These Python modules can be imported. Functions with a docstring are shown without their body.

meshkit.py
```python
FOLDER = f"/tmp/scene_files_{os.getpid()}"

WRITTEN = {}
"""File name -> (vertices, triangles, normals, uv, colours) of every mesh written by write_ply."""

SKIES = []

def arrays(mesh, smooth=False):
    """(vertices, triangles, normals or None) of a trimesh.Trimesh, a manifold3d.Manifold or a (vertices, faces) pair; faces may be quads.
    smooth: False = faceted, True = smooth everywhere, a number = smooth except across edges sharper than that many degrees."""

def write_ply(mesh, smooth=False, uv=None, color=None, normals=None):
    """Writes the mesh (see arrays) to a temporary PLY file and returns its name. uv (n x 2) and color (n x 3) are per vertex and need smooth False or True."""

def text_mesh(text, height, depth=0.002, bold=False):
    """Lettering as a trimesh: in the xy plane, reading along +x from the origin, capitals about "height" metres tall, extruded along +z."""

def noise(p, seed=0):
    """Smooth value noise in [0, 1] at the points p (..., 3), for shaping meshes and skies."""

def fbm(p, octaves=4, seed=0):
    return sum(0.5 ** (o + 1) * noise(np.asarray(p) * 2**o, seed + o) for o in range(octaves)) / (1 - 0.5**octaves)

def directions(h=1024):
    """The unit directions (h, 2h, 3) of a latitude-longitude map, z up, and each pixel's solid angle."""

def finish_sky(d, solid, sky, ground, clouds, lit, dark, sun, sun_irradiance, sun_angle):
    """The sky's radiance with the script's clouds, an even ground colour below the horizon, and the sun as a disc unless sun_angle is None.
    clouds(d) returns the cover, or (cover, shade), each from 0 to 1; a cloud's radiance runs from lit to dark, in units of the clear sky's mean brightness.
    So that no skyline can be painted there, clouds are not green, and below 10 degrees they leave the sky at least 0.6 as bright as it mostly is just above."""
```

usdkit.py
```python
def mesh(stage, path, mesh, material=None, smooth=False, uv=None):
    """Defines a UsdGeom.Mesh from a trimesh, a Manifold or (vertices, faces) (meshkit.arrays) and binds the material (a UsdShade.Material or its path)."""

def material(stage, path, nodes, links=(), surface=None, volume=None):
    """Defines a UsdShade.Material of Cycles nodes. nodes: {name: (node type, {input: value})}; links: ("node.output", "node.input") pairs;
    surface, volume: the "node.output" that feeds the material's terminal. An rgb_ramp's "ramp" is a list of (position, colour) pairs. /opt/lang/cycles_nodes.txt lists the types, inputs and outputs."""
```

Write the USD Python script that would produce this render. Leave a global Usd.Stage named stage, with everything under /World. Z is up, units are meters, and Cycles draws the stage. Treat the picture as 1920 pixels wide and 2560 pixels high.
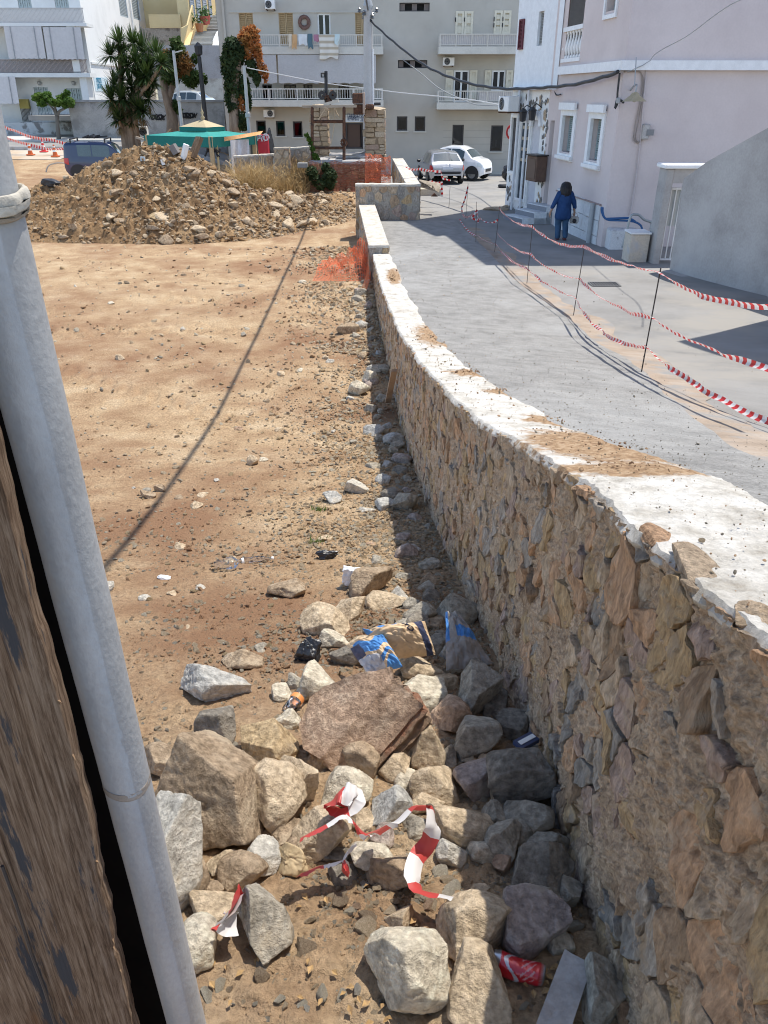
import math, random
import numpy as np, trimesh, usdkit, meshkit
from scipy.interpolate import PchipInterpolator
from scipy.spatial import Voronoi
from shapely.geometry import Polygon, box as sbox
from pxr import Usd, UsdGeom, UsdLux, UsdShade, Sdf, Gf, Vt

stage = Usd.Stage.CreateInMemory()
UsdGeom.SetStageUpAxis(stage, 'Z'); UsdGeom.SetStageMetersPerUnit(stage, 1.0)
UsdGeom.Xform.Define(stage, '/World'); UsdGeom.Scope.Define(stage, '/World/Looks')
# ---------------------------------------------------------------- camera, sky, sun
F, PITCH, EYE = 1900.0, math.radians(28.7), np.array([0, 0, 5.0])
cam = UsdGeom.Camera.Define(stage, '/World/camera')
cam.AddTranslateOp().Set(Gf.Vec3d(*EYE)); cam.AddRotateXOp().Set(90 - 28.7)
cam.CreateFocalLengthAttr(24.0); cam.CreateHorizontalApertureAttr(24.0 * 1920 / F); cam.CreateVerticalApertureAttr(24.0 * 2560 / F)
cam.CreateClippingRangeAttr(Gf.Vec2f(.05, 500)); cam.CreateExposureAttr(0.66)
SUNDIR = np.array([.31, .25, 1.0]); SUNDIR /= np.linalg.norm(SUNDIR)
SUN_EL, SUN_ROT = math.asin(SUNDIR[2]), math.atan2(SUNDIR[0], SUNDIR[1])
sky = UsdLux.DomeLight.Define(stage, '/World/sky')
skym = usdkit.material(stage, '/World/Looks/sky_look', {'t': ('sky_texture', {'sky_type': 'single_scattering', 'sun_disc': False, 'sun_elevation': SUN_EL, 'sun_rotation': SUN_ROT, 'aerosol_density': 1.0}), 'b': ('background_shader', {'strength': .145})}, [('t.color', 'b.color')], surface='b.background')
UsdShade.MaterialBindingAPI.Apply(sky.GetPrim()).Bind(skym)
sky.GetPrim().SetCustomDataByKey('kind', 'structure')
sun = UsdLux.DistantLight.Define(stage, '/World/sun')
sun.CreateNormalizeAttr(True); sun.CreateIntensityAttr(.98); sun.CreateAngleAttr(.53); sun.CreateColorAttr(Gf.Vec3f(1, .95, .87))
_z = SUNDIR; _x = np.cross([0, 0, 1.0], _z); _x /= np.linalg.norm(_x); _y = np.cross(_z, _x)
sun.AddTransformOp().Set(Gf.Matrix4d(*_x, 0, *_y, 0, *_z, 0, 0, 0, 20, 1))
# ---------------------------------------------------------------- from the photograph's pixels to points of the place
CP, SP = math.cos(PITCH), math.sin(PITCH)
def ray(u, v):
    a, b = (u - 960) / F, (v - 1280) / F
    return np.array([a, CP - b * SP, -(SP + b * CP)])
def atY(u, v, Y):
    r = ray(u, v); return EYE + r * (Y / r[1])
def atX(u, v, X):
    r = ray(u, v); return EYE + r * (X / r[0])
def on(u, v, zf, y0=.6, y1=90):
    r = ray(u, v); t = np.geomspace(y0, y1, 900) / r[1]
    P = EYE + t[:, None] * r; d = P[:, 2] - zf(P[:, 0], P[:, 1])
    k = np.argmax(d < 0) if (d < 0).any() else len(t) - 1
    if k == 0: return P[0]
    f = d[k - 1] / (d[k - 1] - d[k] + 1e-12); return P[k - 1] + (P[k] - P[k - 1]) * np.clip(f, 0, 1)
K = 1920 / 1659
def c2(x, y): return 500 + x / 3.318, y / 3.318
def c3(x, y): return 900 + x / 3.318, y / 3.318
def c4(x, y): return 1240 + x / 2.44, y / 2.44
def c1(x, y): return x / 2.592, y / 2.592
def cL(x, y): return x / 5.53, y / 5.53
def cR(x, y): return 1240 + x / 5.821, 180 + y / 5.821
def cM(x, y): return 700 + x / 5.53, 180 + y / 5.53
def cG(x, y): return 340 + x / 3.95, 270 + y / 3.95
def cT(x, y): return 240 + x / 5.184, y / 5.184
def cS(x, y): return 1030 + x / 4.254, 340 + y / 4.254
# ---------------------------------------------------------------- objects
used = {}
def uniq(parent, name):
    k = parent + '/' + name; n = used.get(k, 0); used[k] = n + 1
    return k if n == 0 else f'{k}_{n:03d}'
def data(p, label=None, cat=None, group=None, kind=None):
    for k, v in (('label', label), ('category', cat), ('group', group), ('kind', kind)):
        if v: p.SetCustomDataByKey(k, v)
class Th:
    def __init__(s, path, o): s.path, s.o = path, np.asarray(o, float)
def thing(name, label, cat, loc, group=None, kind=None):
    x = UsdGeom.Xform.Define(stage, uniq('/World', name)); x.AddTranslateOp().Set(Gf.Vec3d(*map(float, loc)))
    data(x.GetPrim(), label, cat, group, kind); return Th(str(x.GetPath()), loc)
def arr(mesh):
    v, f, _ = meshkit.arrays(mesh, False); return np.asarray(v, float), f
def part(t, name, mesh, mat, smooth=False, label=None, uv=None, kind=None):
    v, f = arr(mesh)
    m = usdkit.mesh(stage, uniq(t.path, name), (v - t.o, f), mat, smooth, uv)
    if label: m.GetPrim().SetCustomDataByKey('label', label)
    if kind: m.GetPrim().SetCustomDataByKey('kind', kind)
    return Th(str(m.GetPath()), t.o)
def solo(name, mesh, mat, label=None, cat=None, group=None, kind=None, smooth=False, loc=None, uv=None):
    v, f = arr(mesh)
    loc = np.array([(v[:, 0].min() + v[:, 0].max()) / 2, (v[:, 1].min() + v[:, 1].max()) / 2, v[:, 2].min()]) if loc is None else np.asarray(loc, float)
    m = usdkit.mesh(stage, uniq('/World', name), (v - loc, f), mat, smooth, uv)
    m.AddTranslateOp().Set(Gf.Vec3d(*loc)); data(m.GetPrim(), label, cat, group, kind); return Th(str(m.GetPath()), loc)
def struct(name, mesh, mat, smooth=False, loc=(0, 0, 0)): return solo(name, mesh, mat, kind='structure', smooth=smooth, loc=loc)
# ---------------------------------------------------------------- meshes
def cat(*ms):
    ms = [arr(m) for m in (ms[0] if len(ms) == 1 and isinstance(ms[0], list) else ms)]; n = 0; V, Fc = [], []
    for v, f in ms: V.append(v); Fc.append(f + n); n += len(v)
    return np.vstack(V), np.vstack(Fc)
def bx(a, b):
    a, b = np.minimum(a, b), np.maximum(a, b)
    m = trimesh.creation.box(b - a); m.apply_translation((a + b) / 2); return arr(m)
def obox(c, s, R=None):
    m = trimesh.creation.box(s); v = np.array(m.vertices)
    if R is not None: v = v @ np.asarray(R).T
    return v + c, np.array(m.faces)
def rbox(c, s, r=.02, R=None):
    """a box with chamfered edges"""
    s = np.asarray(s, float); r = min(r, s.min() * .45); h = s / 2; P = []
    for sx in (-1, 1):
        for sy in (-1, 1):
            for sz in (-1, 1):
                q = np.array([sx, sy, sz]) * h
                for k in range(3):
                    w = q - np.array([sx, sy, sz]) * r; w[k] = q[k]; P.append(w)
    m = trimesh.convex.convex_hull(np.array(P)); v = np.array(m.vertices)
    if R is not None: v = v @ np.asarray(R).T
    return v + c, np.array(m.faces)
def rotz(a): c, s = math.cos(a), math.sin(a); return np.array([[c, -s, 0], [s, c, 0], [0, 0, 1.0]])
def rotx(a): c, s = math.cos(a), math.sin(a); return np.array([[1.0, 0, 0], [0, c, -s], [0, s, c]])
def roty(a): c, s = math.cos(a), math.sin(a); return np.array([[c, 0, s], [0, 1.0, 0], [-s, 0, c]])
def tube(pts, r, n=8, cap=True):
    p = np.asarray(pts, float); r = np.broadcast_to(r, (len(p),))
    t = np.gradient(p, axis=0); t /= np.linalg.norm(t, axis=1, keepdims=True) + 1e-12
    ref = np.array([0, 0, 1.0]) if abs(t[:, 2]).mean() < .8 else np.array([1.0, 0, 0])
    a = np.cross(t, ref); a /= np.linalg.norm(a, axis=1, keepdims=True) + 1e-12; b = np.cross(t, a)
    an = np.arange(n) * 2 * np.pi / n
    v = (p[:, None] + r[:, None, None] * (np.cos(an)[None, :, None] * a[:, None] + np.sin(an)[None, :, None] * b[:, None])).reshape(-1, 3)
    i, j = np.meshgrid(np.arange(len(p) - 1), np.arange(n), indexing='ij')
    q = np.stack([i * n + j, i * n + (j + 1) % n, (i + 1) * n + (j + 1) % n, (i + 1) * n + j], -1).reshape(-1, 4)
    f = np.vstack([q[:, [0, 2, 1]], q[:, [0, 3, 2]]])
    if cap:
        v = np.vstack([v, p[:1], p[-1:]]); k = len(v) - 2; m = (len(p) - 1) * n; jj = np.arange(n)
        f = np.vstack([f, np.stack([np.full(n, k), jj, (jj + 1) % n], 1), np.stack([np.full(n, k + 1), m + (jj + 1) % n, m + jj], 1)])
    return v, f
def bar(a, b, w, h=None):
    a, b = np.asarray(a, float), np.asarray(b, float); d = b - a; L = np.linalg.norm(d); d /= L
    ref = np.array([0, 0, 1.0]) if abs(d[2]) < .9 else np.array([0, 1.0, 0])
    x = np.cross(d, ref); x /= np.linalg.norm(x); y = np.cross(x, d)
    return obox((a + b) / 2, (w, L, h or w), np.stack([x, d, y], 1))
def sag(a, b, s, n=24):
    t = np.linspace(0, 1, n)[:, None]; p = np.asarray(a) * (1 - t) + np.asarray(b) * t; p[:, 2] -= s * 4 * (t * (1 - t))[:, 0]; return p
def spl(pts, n=40):
    p = np.asarray(pts, float); d = np.r_[0, np.cumsum(np.linalg.norm(np.diff(p, axis=0), axis=1))]
    return PchipInterpolator(d, p)(np.linspace(0, d[-1], n))
def grid(V):
    """(ny, nx, 3) points as a sheet"""
    ny, nx = V.shape[:2]; i, j = np.meshgrid(np.arange(ny - 1), np.arange(nx - 1), indexing='ij'); a = (i * nx + j).ravel()
    return V.reshape(-1, 3), np.vstack([np.stack([a, a + 1, a + nx + 1], 1), np.stack([a, a + nx + 1, a + nx], 1)])
def extrude(poly, d):
    m = trimesh.creation.extrude_polygon(poly, d, engine='earcut'); return arr(m)
def lathe(prof, n=20, c=(0, 0, 0)):
    prof = np.asarray(prof, float); an = np.linspace(0, 2 * np.pi, n, endpoint=False)
    V = np.stack([prof[:, 0, None] * np.cos(an), prof[:, 0, None] * np.sin(an), np.broadcast_to(prof[:, 1, None], (len(prof), n))], -1)
    i, j = np.meshgrid(np.arange(len(prof) - 1), np.arange(n), indexing='ij')
    q = np.stack([i * n + j, i * n + (j + 1) % n, (i + 1) * n + (j + 1) % n, (i + 1) * n + j], -1).reshape(-1, 4)
    return V.reshape(-1, 3) + c, np.vstack([q[:, :3], q[:, [0, 2, 3]]])
fbm = meshkit.fbm
def fb(x, y, s, o=4, seed=0):
    x, y = np.broadcast_arrays(x, y); return fbm(np.stack([x * s, y * s, np.zeros_like(x) + seed * 7.3], -1), o, seed) - .5
_ico = {}
def rock(seed, size, sub=3, cuts=9, rough=.05, lo=.55, hi=.92, strat=None):
    """an angular broken stone: a ball cut by planes, then roughened; size = its three full extents"""
    if sub not in _ico:
        m = trimesh.creation.icosphere(sub); _ico[sub] = (np.array(m.vertices), np.array(m.faces))
    d, f = _ico[sub]; g = np.random.default_rng(seed); r = np.ones(len(d))
    for _ in range(cuts):
        n = g.normal(size=3); n /= np.linalg.norm(n); o = g.uniform(lo, hi); k = d @ n
        r = np.where(k > 1e-6, np.minimum(r, o / np.maximum(k, 1e-6)), r)
    o = g.uniform(0, 50, 3)
    r = r * (1 + rough * 2 * (fbm(d * 2.2 + o, 3) - .5) + rough * .9 * (fbm(d * 8 + o, 3 if sub > 3 else 2) - .5))
    if sub > 2: r = r * (1 - rough * .9 * np.clip(.14 - np.abs(fbm(d * 1.7 + o[::-1], 2) - .5), 0, .14) / .14 * fbm(d * 3.1 + o, 2))
    if strat: r = r * (1 + strat * (np.abs(((d @ np.array([.3, .2, .93])) * 5 + 1.5 * fbm(d * 2 + o, 2)) % 1 - .5) - .25))
    v = d * r[:, None]; v -= (v.max(0) + v.min(0)) / 2; v /= (v.max(0) - v.min(0)) / 2
    return v * np.asarray(size) / 2, f
# ---------------------------------------------------------------- materials
MATS = {}
def M(name, cols, scale=4., rough=.85, bump=.3, bscale=30., bdist=.01, spec=.3, metal=0., detail=6., speck=None, fine=(.82, 1.12), stretch=(1, 1, 1), world=False, coat=0., dirt=None, dscale=1.5, dlo=.5, dhi=.62, voro=None, trans=0., rnd=0.):
    """noise of the given colours, finer noise over it and in the bump; dirt: a second colour in patches; speck: small spots"""
    if name in MATS: return MATS[name]
    if np.ndim(cols[0]) == 0: cols = [np.array(cols) * .9, np.array(cols) * 1.06]
    k = len(cols); ramp = [(.32 + .36 * i / max(k - 1, 1), tuple(c)) for i, c in enumerate(cols)]
    N = {'tc': ('geometry' if world else 'texture_coordinate', {}), 'mp': ('mapping', {'scale': stretch}),
         'n1': ('noise_texture', {'scale': scale, 'detail': detail, 'roughness': .62}), 'r1': ('rgb_ramp', {'ramp': ramp}),
         'n2': ('noise_texture', {'scale': bscale, 'detail': 8., 'roughness': .68}), 'm2': ('map_range', {'from_min': .3, 'from_max': .7, 'to_min': fine[0], 'to_max': fine[1]}),
         'mu': ('mix_color', {'blend_type': 'multiply', 'fac': 1., 'use_clamp': False}), 'bp': ('bump', {'strength': bump, 'distance': bdist}),
         'p': ('principled_bsdf', {'roughness': rough, 'specular_ior_level': spec, 'metallic': metal, 'coat_weight': coat})}
    L = [('tc.position' if world else 'tc.object', 'mp.vector'), ('mp.vector', 'n1.vector'), ('mp.vector', 'n2.vector'), ('n1.fac', 'r1.fac'), ('n2.fac', 'm2.value'), ('r1.color', 'mu.a'), ('m2.result', 'mu.b'), ('bp.normal', 'p.normal')]
    last, hgt = 'mu.result', 'n2.fac'
    if voro:
        N['vo'] = ('voronoi_texture', {'scale': voro[0], 'feature': 'f1'}); N['vh'] = ('math', {'math_type': 'multiply', 'value2': voro[1]}); N['va'] = ('math', {'math_type': 'add'})
        L += [('mp.vector', 'vo.vector'), ('vo.distance', 'vh.value1'), ('vh.value', 'va.value1'), ('n2.fac', 'va.value2')]; hgt = 'va.value'
    if dirt is not None:
        N['n3'] = ('noise_texture', {'scale': dscale, 'detail': 7., 'roughness': .66}); N['r3'] = ('rgb_ramp', {'ramp': [(dlo, (0, 0, 0)), (dhi, (1, 1, 1))]}); N['m3'] = ('mix_color', {'blend_type': 'mix', 'b': dirt})
        L += [('tc.position' if world else 'tc.object', 'n3.vector'), ('n3.fac', 'r3.fac'), ('r3.color', 'm3.fac'), (last, 'm3.a')]; last = 'm3.result'
    if speck:
        N['vs'] = ('voronoi_texture', {'scale': speck[0], 'feature': 'f1'}); N['rs'] = ('rgb_ramp', {'ramp': [(speck[1] * .6, (1, 1, 1)), (speck[1], (0, 0, 0))]}); N['ms'] = ('mix_color', {'blend_type': 'mix', 'b': speck[2]})
        L += [('mp.vector', 'vs.vector'), ('vs.distance', 'rs.fac'), ('rs.color', 'ms.fac'), (last, 'ms.a')]; last = 'ms.result'
    if rnd:
        N['oi'] = ('object_info', {}); N['or'] = ('map_range', {'to_min': 1 - rnd, 'to_max': 1 + rnd}); N['om'] = ('mix_color', {'blend_type': 'multiply', 'fac': 1., 'use_clamp': False})
        L += [('oi.random', 'or.value'), (last, 'om.a'), ('or.result', 'om.b')]; last = 'om.result'
    L += [(last, 'p.base_color'), (hgt, 'bp.height')]; out = 'p.BSDF'
    if trans:
        N['tr'] = ('translucent_bsdf', {}); N['mc'] = ('mix_closure', {'fac': trans}); L += [(last, 'tr.color'), ('p.BSDF', 'mc.closure1'), ('tr.BSDF', 'mc.closure2')]; out = 'mc.closure'
    MATS[name] = usdkit.material(stage, '/World/Looks/' + name, N, L, surface=out); return MATS[name]
def plain(name, col, rough=.6, spec=.4, metal=0., coat=0.): return M(name, [np.array(col) * .93, np.array(col) * 1.05], 6., rough, .08, 40., .003, spec, metal, fine=(.93, 1.06), coat=coat)
def glassm(name, tint=(.02, .03, .04), fac=.75):
    if name in MATS: return MATS[name]
    MATS[name] = usdkit.material(stage, '/World/Looks/' + name, {'fr': ('fresnel', {'IOR': 1.5}), 'd': ('transparent_bsdf', {'color': tint}), 'g': ('glossy_bsdf', {'roughness': .03, 'color': (.95, .95, .95)}), 'm': ('mix_closure', {})}, [('fr.fac', 'm.fac'), ('d.BSDF', 'm.closure1'), ('g.BSDF', 'm.closure2')], surface='m.closure'); return MATS[name]
# ---------------------------------------------------------------- palette
dirtm = M('dirt', [(.325, .213, .124), (.44, .312, .188), (.52, .398, .258)], 1.6, .95, 1., 30., .05, .1, detail=9., dirt=(.265, .155, .09), dscale=.42, dlo=.45, dhi=.64, fine=(.55, 1.36), world=True)
heapm = M('heap_earth', [(.19, .115, .06), (.28, .18, .095), (.36, .245, .135)], 1.6, .95, .9, 22., .05, .1, fine=(.7, 1.2), world=True)
asph = M('asphalt', [(.19, .185, .175), (.235, .23, .22), (.27, .265, .255)], .8, .9, .5, 120., .006, .2, fine=(.8, 1.15), dirt=(.27, .255, .23), dscale=.35, world=True)
conc = M('apron_concrete', [(.19, .187, .177), (.245, .24, .228), (.29, .285, .27)], 3.5, .92, 1., 50., .012, .2, fine=(.66, 1.25), dirt=(.34, .34, .33), dscale=.28, dlo=.50, dhi=.76, stretch=(1, 1, 1), world=True)
sand = M('sand_strip', [(.25, .20, .155), (.315, .255, .20), (.35, .30, .25)], 2.5, .95, .4, 60., .006, .1, dirt=(.24, .235, .225), dscale=1.3, world=True)
limem = M('lime_mortar', [(.42, .38, .31), (.53, .50, .44), (.60, .575, .52)], 5., .95, 1., 40., .012, .1, fine=(.78, 1.1), dirt=(.36, .30, .225), dscale=3.2, dlo=.54, dhi=.7, world=True)
mortm = M('rough_mortar', [(.38, .275, .185), (.51, .38, .265), (.60, .465, .335)], 9., .95, 1., 60., .03, .1, fine=(.45, 1.3), world=True)
sh3 = lambda c: [tuple(x * k for x in c) for k in (.92, 1.2, 1.38)]
WST = [M('wall_stone_' + n, sh3(c), 7., .92, 1., 22., .045, .12, fine=(.45, 1.35), stretch=(2.2, 2.2, .6), dirt=d, dscale=8., dlo=.55, dhi=.68) for n, c, d in [
    ('ochre', (.43, .305, .175), (.40, .32, .24)), ('orange', (.47, .30, .185), (.52, .41, .30)), ('tan', (.46, .355, .25), (.40, .28, .17)), ('grey', (.35, .305, .255), (.41, .31, .21)),
    ('slate', (.28, .255, .225), (.40, .33, .25)), ('plum', (.38, .28, .225), (.47, .36, .25)), ('brown', (.35, .245, .16), (.37, .31, .24))]]
# ---------------------------------------------------------------- heights: the dug-out lot on the left, the street on the right
_Db = PchipInterpolator([-6, .5, 1.18, 2.24, 4.77, 8, 12.7, 18, 22, 27, 32, 37, 42, 50, 60, 90], [2.0, 2.2, 2.28, 2.53, 3.27, 4.0, 4.58, 4.6, 4.5, 4.5, 4.12, 3.72, 3.74, 4.16, 4.3, 4.3])
_Dl = PchipInterpolator([-6, .5, 1.18, 2.24, 4.77, 8, 12.7, 18, 22, 27, 40, 50, 58, 68, 120], [2.0, 2.2, 2.28, 2.53, 3.27, 4.0, 4.58, 4.6, 4.5, 4.5, 3.55, 2.95, 2.72, 2.6, 2.4])
_Dt = PchipInterpolator([-6, .9, 1.18, 2.24, 4.77, 8.6, 12.7, 22, 26, 35, 42, 50, 90], [.3, .80, .875, 1.13, 1.87, 2.66, 3.28, 3.80, 3.86, 3.62, 3.66, 4.12, 4.2])
Xw = PchipInterpolator([-8, .5, 1.18, 2.24, 3.3, 4.77, 8, 12.7, 18, 22.2, 29], [.70, .69, .68, .68, .66, .60, .42, .17, -.13, -.33, -.70])
def zd(X, Y):
    X, Y = np.broadcast_arrays(np.asarray(X, float), np.asarray(Y, float)); w = np.clip((X + 14) / 7, 0, 1); w = w * w * (3 - 2 * w)
    return 5 - (_Db(Y) * w + _Dl(Y) * (1 - w))
def zs(X, Y):
    X, Y = np.broadcast_arrays(np.asarray(X, float), np.asarray(Y, float))
    c = np.clip(X - Xw(np.minimum(Y, 28)) - .5, 0, 3) * .07 * np.clip((24 - Y) / 12, 0, 1)
    return 5 - (_Dt(Y) + .035 + c)
def g_dirt(u, v): return on(u, v, zd)
def g_st(u, v): return on(u, v, zs)
# the lot: one sheet, finer towards the viewer
Ys = np.r_[np.linspace(-4, .5, 12)[:-1], np.geomspace(.5, 60, 620), np.linspace(62, 110, 20)]
tt = np.linspace(0, 1, 400)
L0 = -(5 + 1.15 * np.maximum(Ys, 0)); R0 = np.where(Ys < 28, Xw(np.minimum(Ys, 28.)) + .15, np.minimum(.5 + (Ys - 28) * .9, 14))
X2 = L0[:, None] + (R0 - L0)[:, None] * (1 - (1 - tt) ** 1.6)[None]; Y2 = np.broadcast_to(Ys[:, None], X2.shape)
near = np.clip((7 - Y2) / 5, .25, 1)
Zl = zd(X2, Y2) + fb(X2, Y2, .5, 3, 1) * .10 + fb(X2, Y2, 3.1, 4, 2) * .07 * near + np.abs(fb(X2, Y2, 11, 3, 3)) * .05 * near + fb(X2, Y2, 38, 3, 4) * .034 * near
for (x0, y0, dx, dy) in [(-6.5, 17, 1, .12), (-5.4, 16.6, 1, .16), (-3, 19.5, 1, -.05), (-4.2, 12.5, .8, -.6)]:   # tyre tracks
    s = (X2 - x0) * dx + (Y2 - y0) * dy; p = -(X2 - x0) * dy + (Y2 - y0) * dx
    m = (np.abs(p) < .28) & (np.abs(s) < 2.6); Zl = Zl + np.where(m, .018 * np.sign(np.sin(s * 16 + np.abs(p) * 14)) - .01, 0)
struct('dirt_ground', grid(np.stack([X2, Y2, Zl], -1)), dirtm, smooth=True)
g = np.linspace(-260, 260, 9); gx, gy = np.meshgrid(g, g)
struct('terrain', grid(np.stack([gx, gy + 100, gx * 0 - .6], -1)), M('far_ground', [(.3, .26, .2), (.36, .32, .25)], .2, .95, world=True))
# street
Yr = np.r_[np.linspace(-5, 1, 12)[:-1], np.geomspace(1, 52, 190)]
xr = np.linspace(0, 1, 60) ** 1.3
XL = np.where(Yr < 28, Xw(np.minimum(Yr, 28)) + .3, np.minimum(-.3 + 0 * Yr, 2)); XL = np.where((Yr >= 28), 1.0 - np.clip((Yr - 28) * .04, 0, .4), XL); XL = np.where(Yr > 38.5, .6 - np.clip((Yr - 38.5) * 1.5, 0, 5), XL)
Xs = XL[:, None] + (24 - XL)[:, None] * xr; Yq = np.broadcast_to(Yr[:, None], Xs.shape)
struct('street', grid(np.stack([Xs, Yq, zs(Xs, Yq) + fb(Xs, Yq, .6, 3, 5) * .03 + fb(Xs, Yq, 5, 3, 6) * .006], -1)), asph, smooth=True)
cab = np.array([g_st(x * K, y * K) for x, y in [(945, 437), (985, 478), (1040, 530), (1120, 612), (1230, 690), (1340, 770), (1480, 888), (1659, 1003)]])
o_ = np.argsort(cab[:, 1]); Xc_ = PchipInterpolator(cab[o_, 1], cab[o_, 0]); yc0, yc1 = cab[:, 1].min(), cab[:, 1].max(); sl0 = float(Xc_.derivative()(yc0))
def Xc(Y): Y = np.asarray(Y, float); return np.where(Y < yc0, Xc_(yc0) + .35 * (Y - yc0), Xc_(np.clip(Y, yc0, yc1)) - .05 * np.maximum(Y - yc1, 0))
def strip(name, fa, fb_, mat, lift, y0, y1, n=150, m=26, amp=.012):
    Y = np.geomspace(y0, y1, n); t = np.linspace(0, 1, m); A, B = fa(Y), fb_(Y)
    X = A[:, None] + (B - A)[:, None] * t; Y = np.broadcast_to(Y[:, None], X.shape)
    Z = zs(X, Y) + fb(X, Y, .6, 3, 5) * .03 + fb(X, Y, 5, 3, 6) * .006 + lift + np.abs(fb(X, Y, 26, 3, 8)) * amp
    struct(name, grid(np.stack([X, Y, Z], -1)), mat, smooth=True)
strip('concrete_path', lambda Y: Xw(np.minimum(Y, 28)) + .32, lambda Y: np.maximum(Xc(Y) + fb(Y, Y * 0, 1.3, 3, 9) * .12, Xw(np.minimum(Y, 28)) + .6), conc, .012, 1., 28.4, 320, 60)
strip('sand_path', lambda Y: Xc(Y) - .12, lambda Y: Xc(Y) + .55 + fb(Y, Y * 0, .8, 3, 10) * .7, sand, .007, 1.6, 27, 200, 20, .006)
# ---------------------------------------------------------------- stone masonry: every stone is a piece of its own
def seeds_poisson(g, q0, q1, h1, rmin, rmax, ky=.85):
    pts = []; cell = {}; tries = int((q1 - q0) * h1 / (rmin * rmin) * 5); s = rmax
    for _ in range(tries):
        q, h = g.uniform(q0, q1), g.uniform(-.05, h1 + .05); r = rmin + (rmax - rmin) * g.random() ** 1.7
        i, j = int(q / s), int(h * ky / s); ok = True
        for a in (i - 1, i, i + 1):
            for b in (j - 1, j, j + 1):
                for (Q, H, R) in cell.get((a, b), ()):
                    if (Q - q) ** 2 + ((H - h) * ky) ** 2 < (.5 * (R + r)) ** 2: ok = False; break
                if not ok: break
            if not ok: break
        if ok: pts.append((q, h)); cell.setdefault((i, j), []).append((q, h, r))
    return np.array(pts)
def cells_voronoi(g, q0, q1, H, rmin, rmax, ky=.85):
    h1 = max(H(np.linspace(q0, q1, 50))); p = seeds_poisson(g, q0, q1, h1, rmin, rmax, ky); P = p * [1, ky]
    big = np.vstack([P, [[q0 - 50, 0], [q1 + 50, 0], [(q0 + q1) / 2, -50], [(q0 + q1) / 2, 50]]]); vo = Voronoi(big); out = []
    for i in range(len(P)):
        reg = vo.regions[vo.point_region[i]]
        if -1 in reg or len(reg) < 3: continue
        pl = Polygon(vo.vertices[reg] / [1, ky]).intersection(sbox(q0, 0, q1, float(H(p[i, 0]))))
        if pl.geom_type == 'Polygon' and pl.area > .002: out.append(pl)
    return out
def cells_rows(g, q0, q1, H, hmin, hmax, lmin, lmax):
    out, h = [], 0.
    while h < H - .03:
        dh = min(g.uniform(hmin, hmax), H - h); q = q0
        while q < q1 - .02:
            l = g.uniform(lmin, lmax); l = q1 - q if q + l > q1 - lmin * .6 else l; e = lambda: g.uniform(-.018, .018)
            if dh > .2 and g.random() < .35:
                k = h + dh * g.uniform(.35, .65); out += [Polygon([(q, h), (q + l, h + e()), (q + l, k + e()), (q, k)]), Polygon([(q, k), (q + l, k + e()), (q + l, h + dh), (q, h + dh)])]
            else: out.append(Polygon([(q, h + e()), (q + l, h + e()), (q + l + e(), h + dh), (q + e(), h + dh)]))
            q += l
        h += dh
    return [c.buffer(0) for c in out if c.area > .002]
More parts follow.
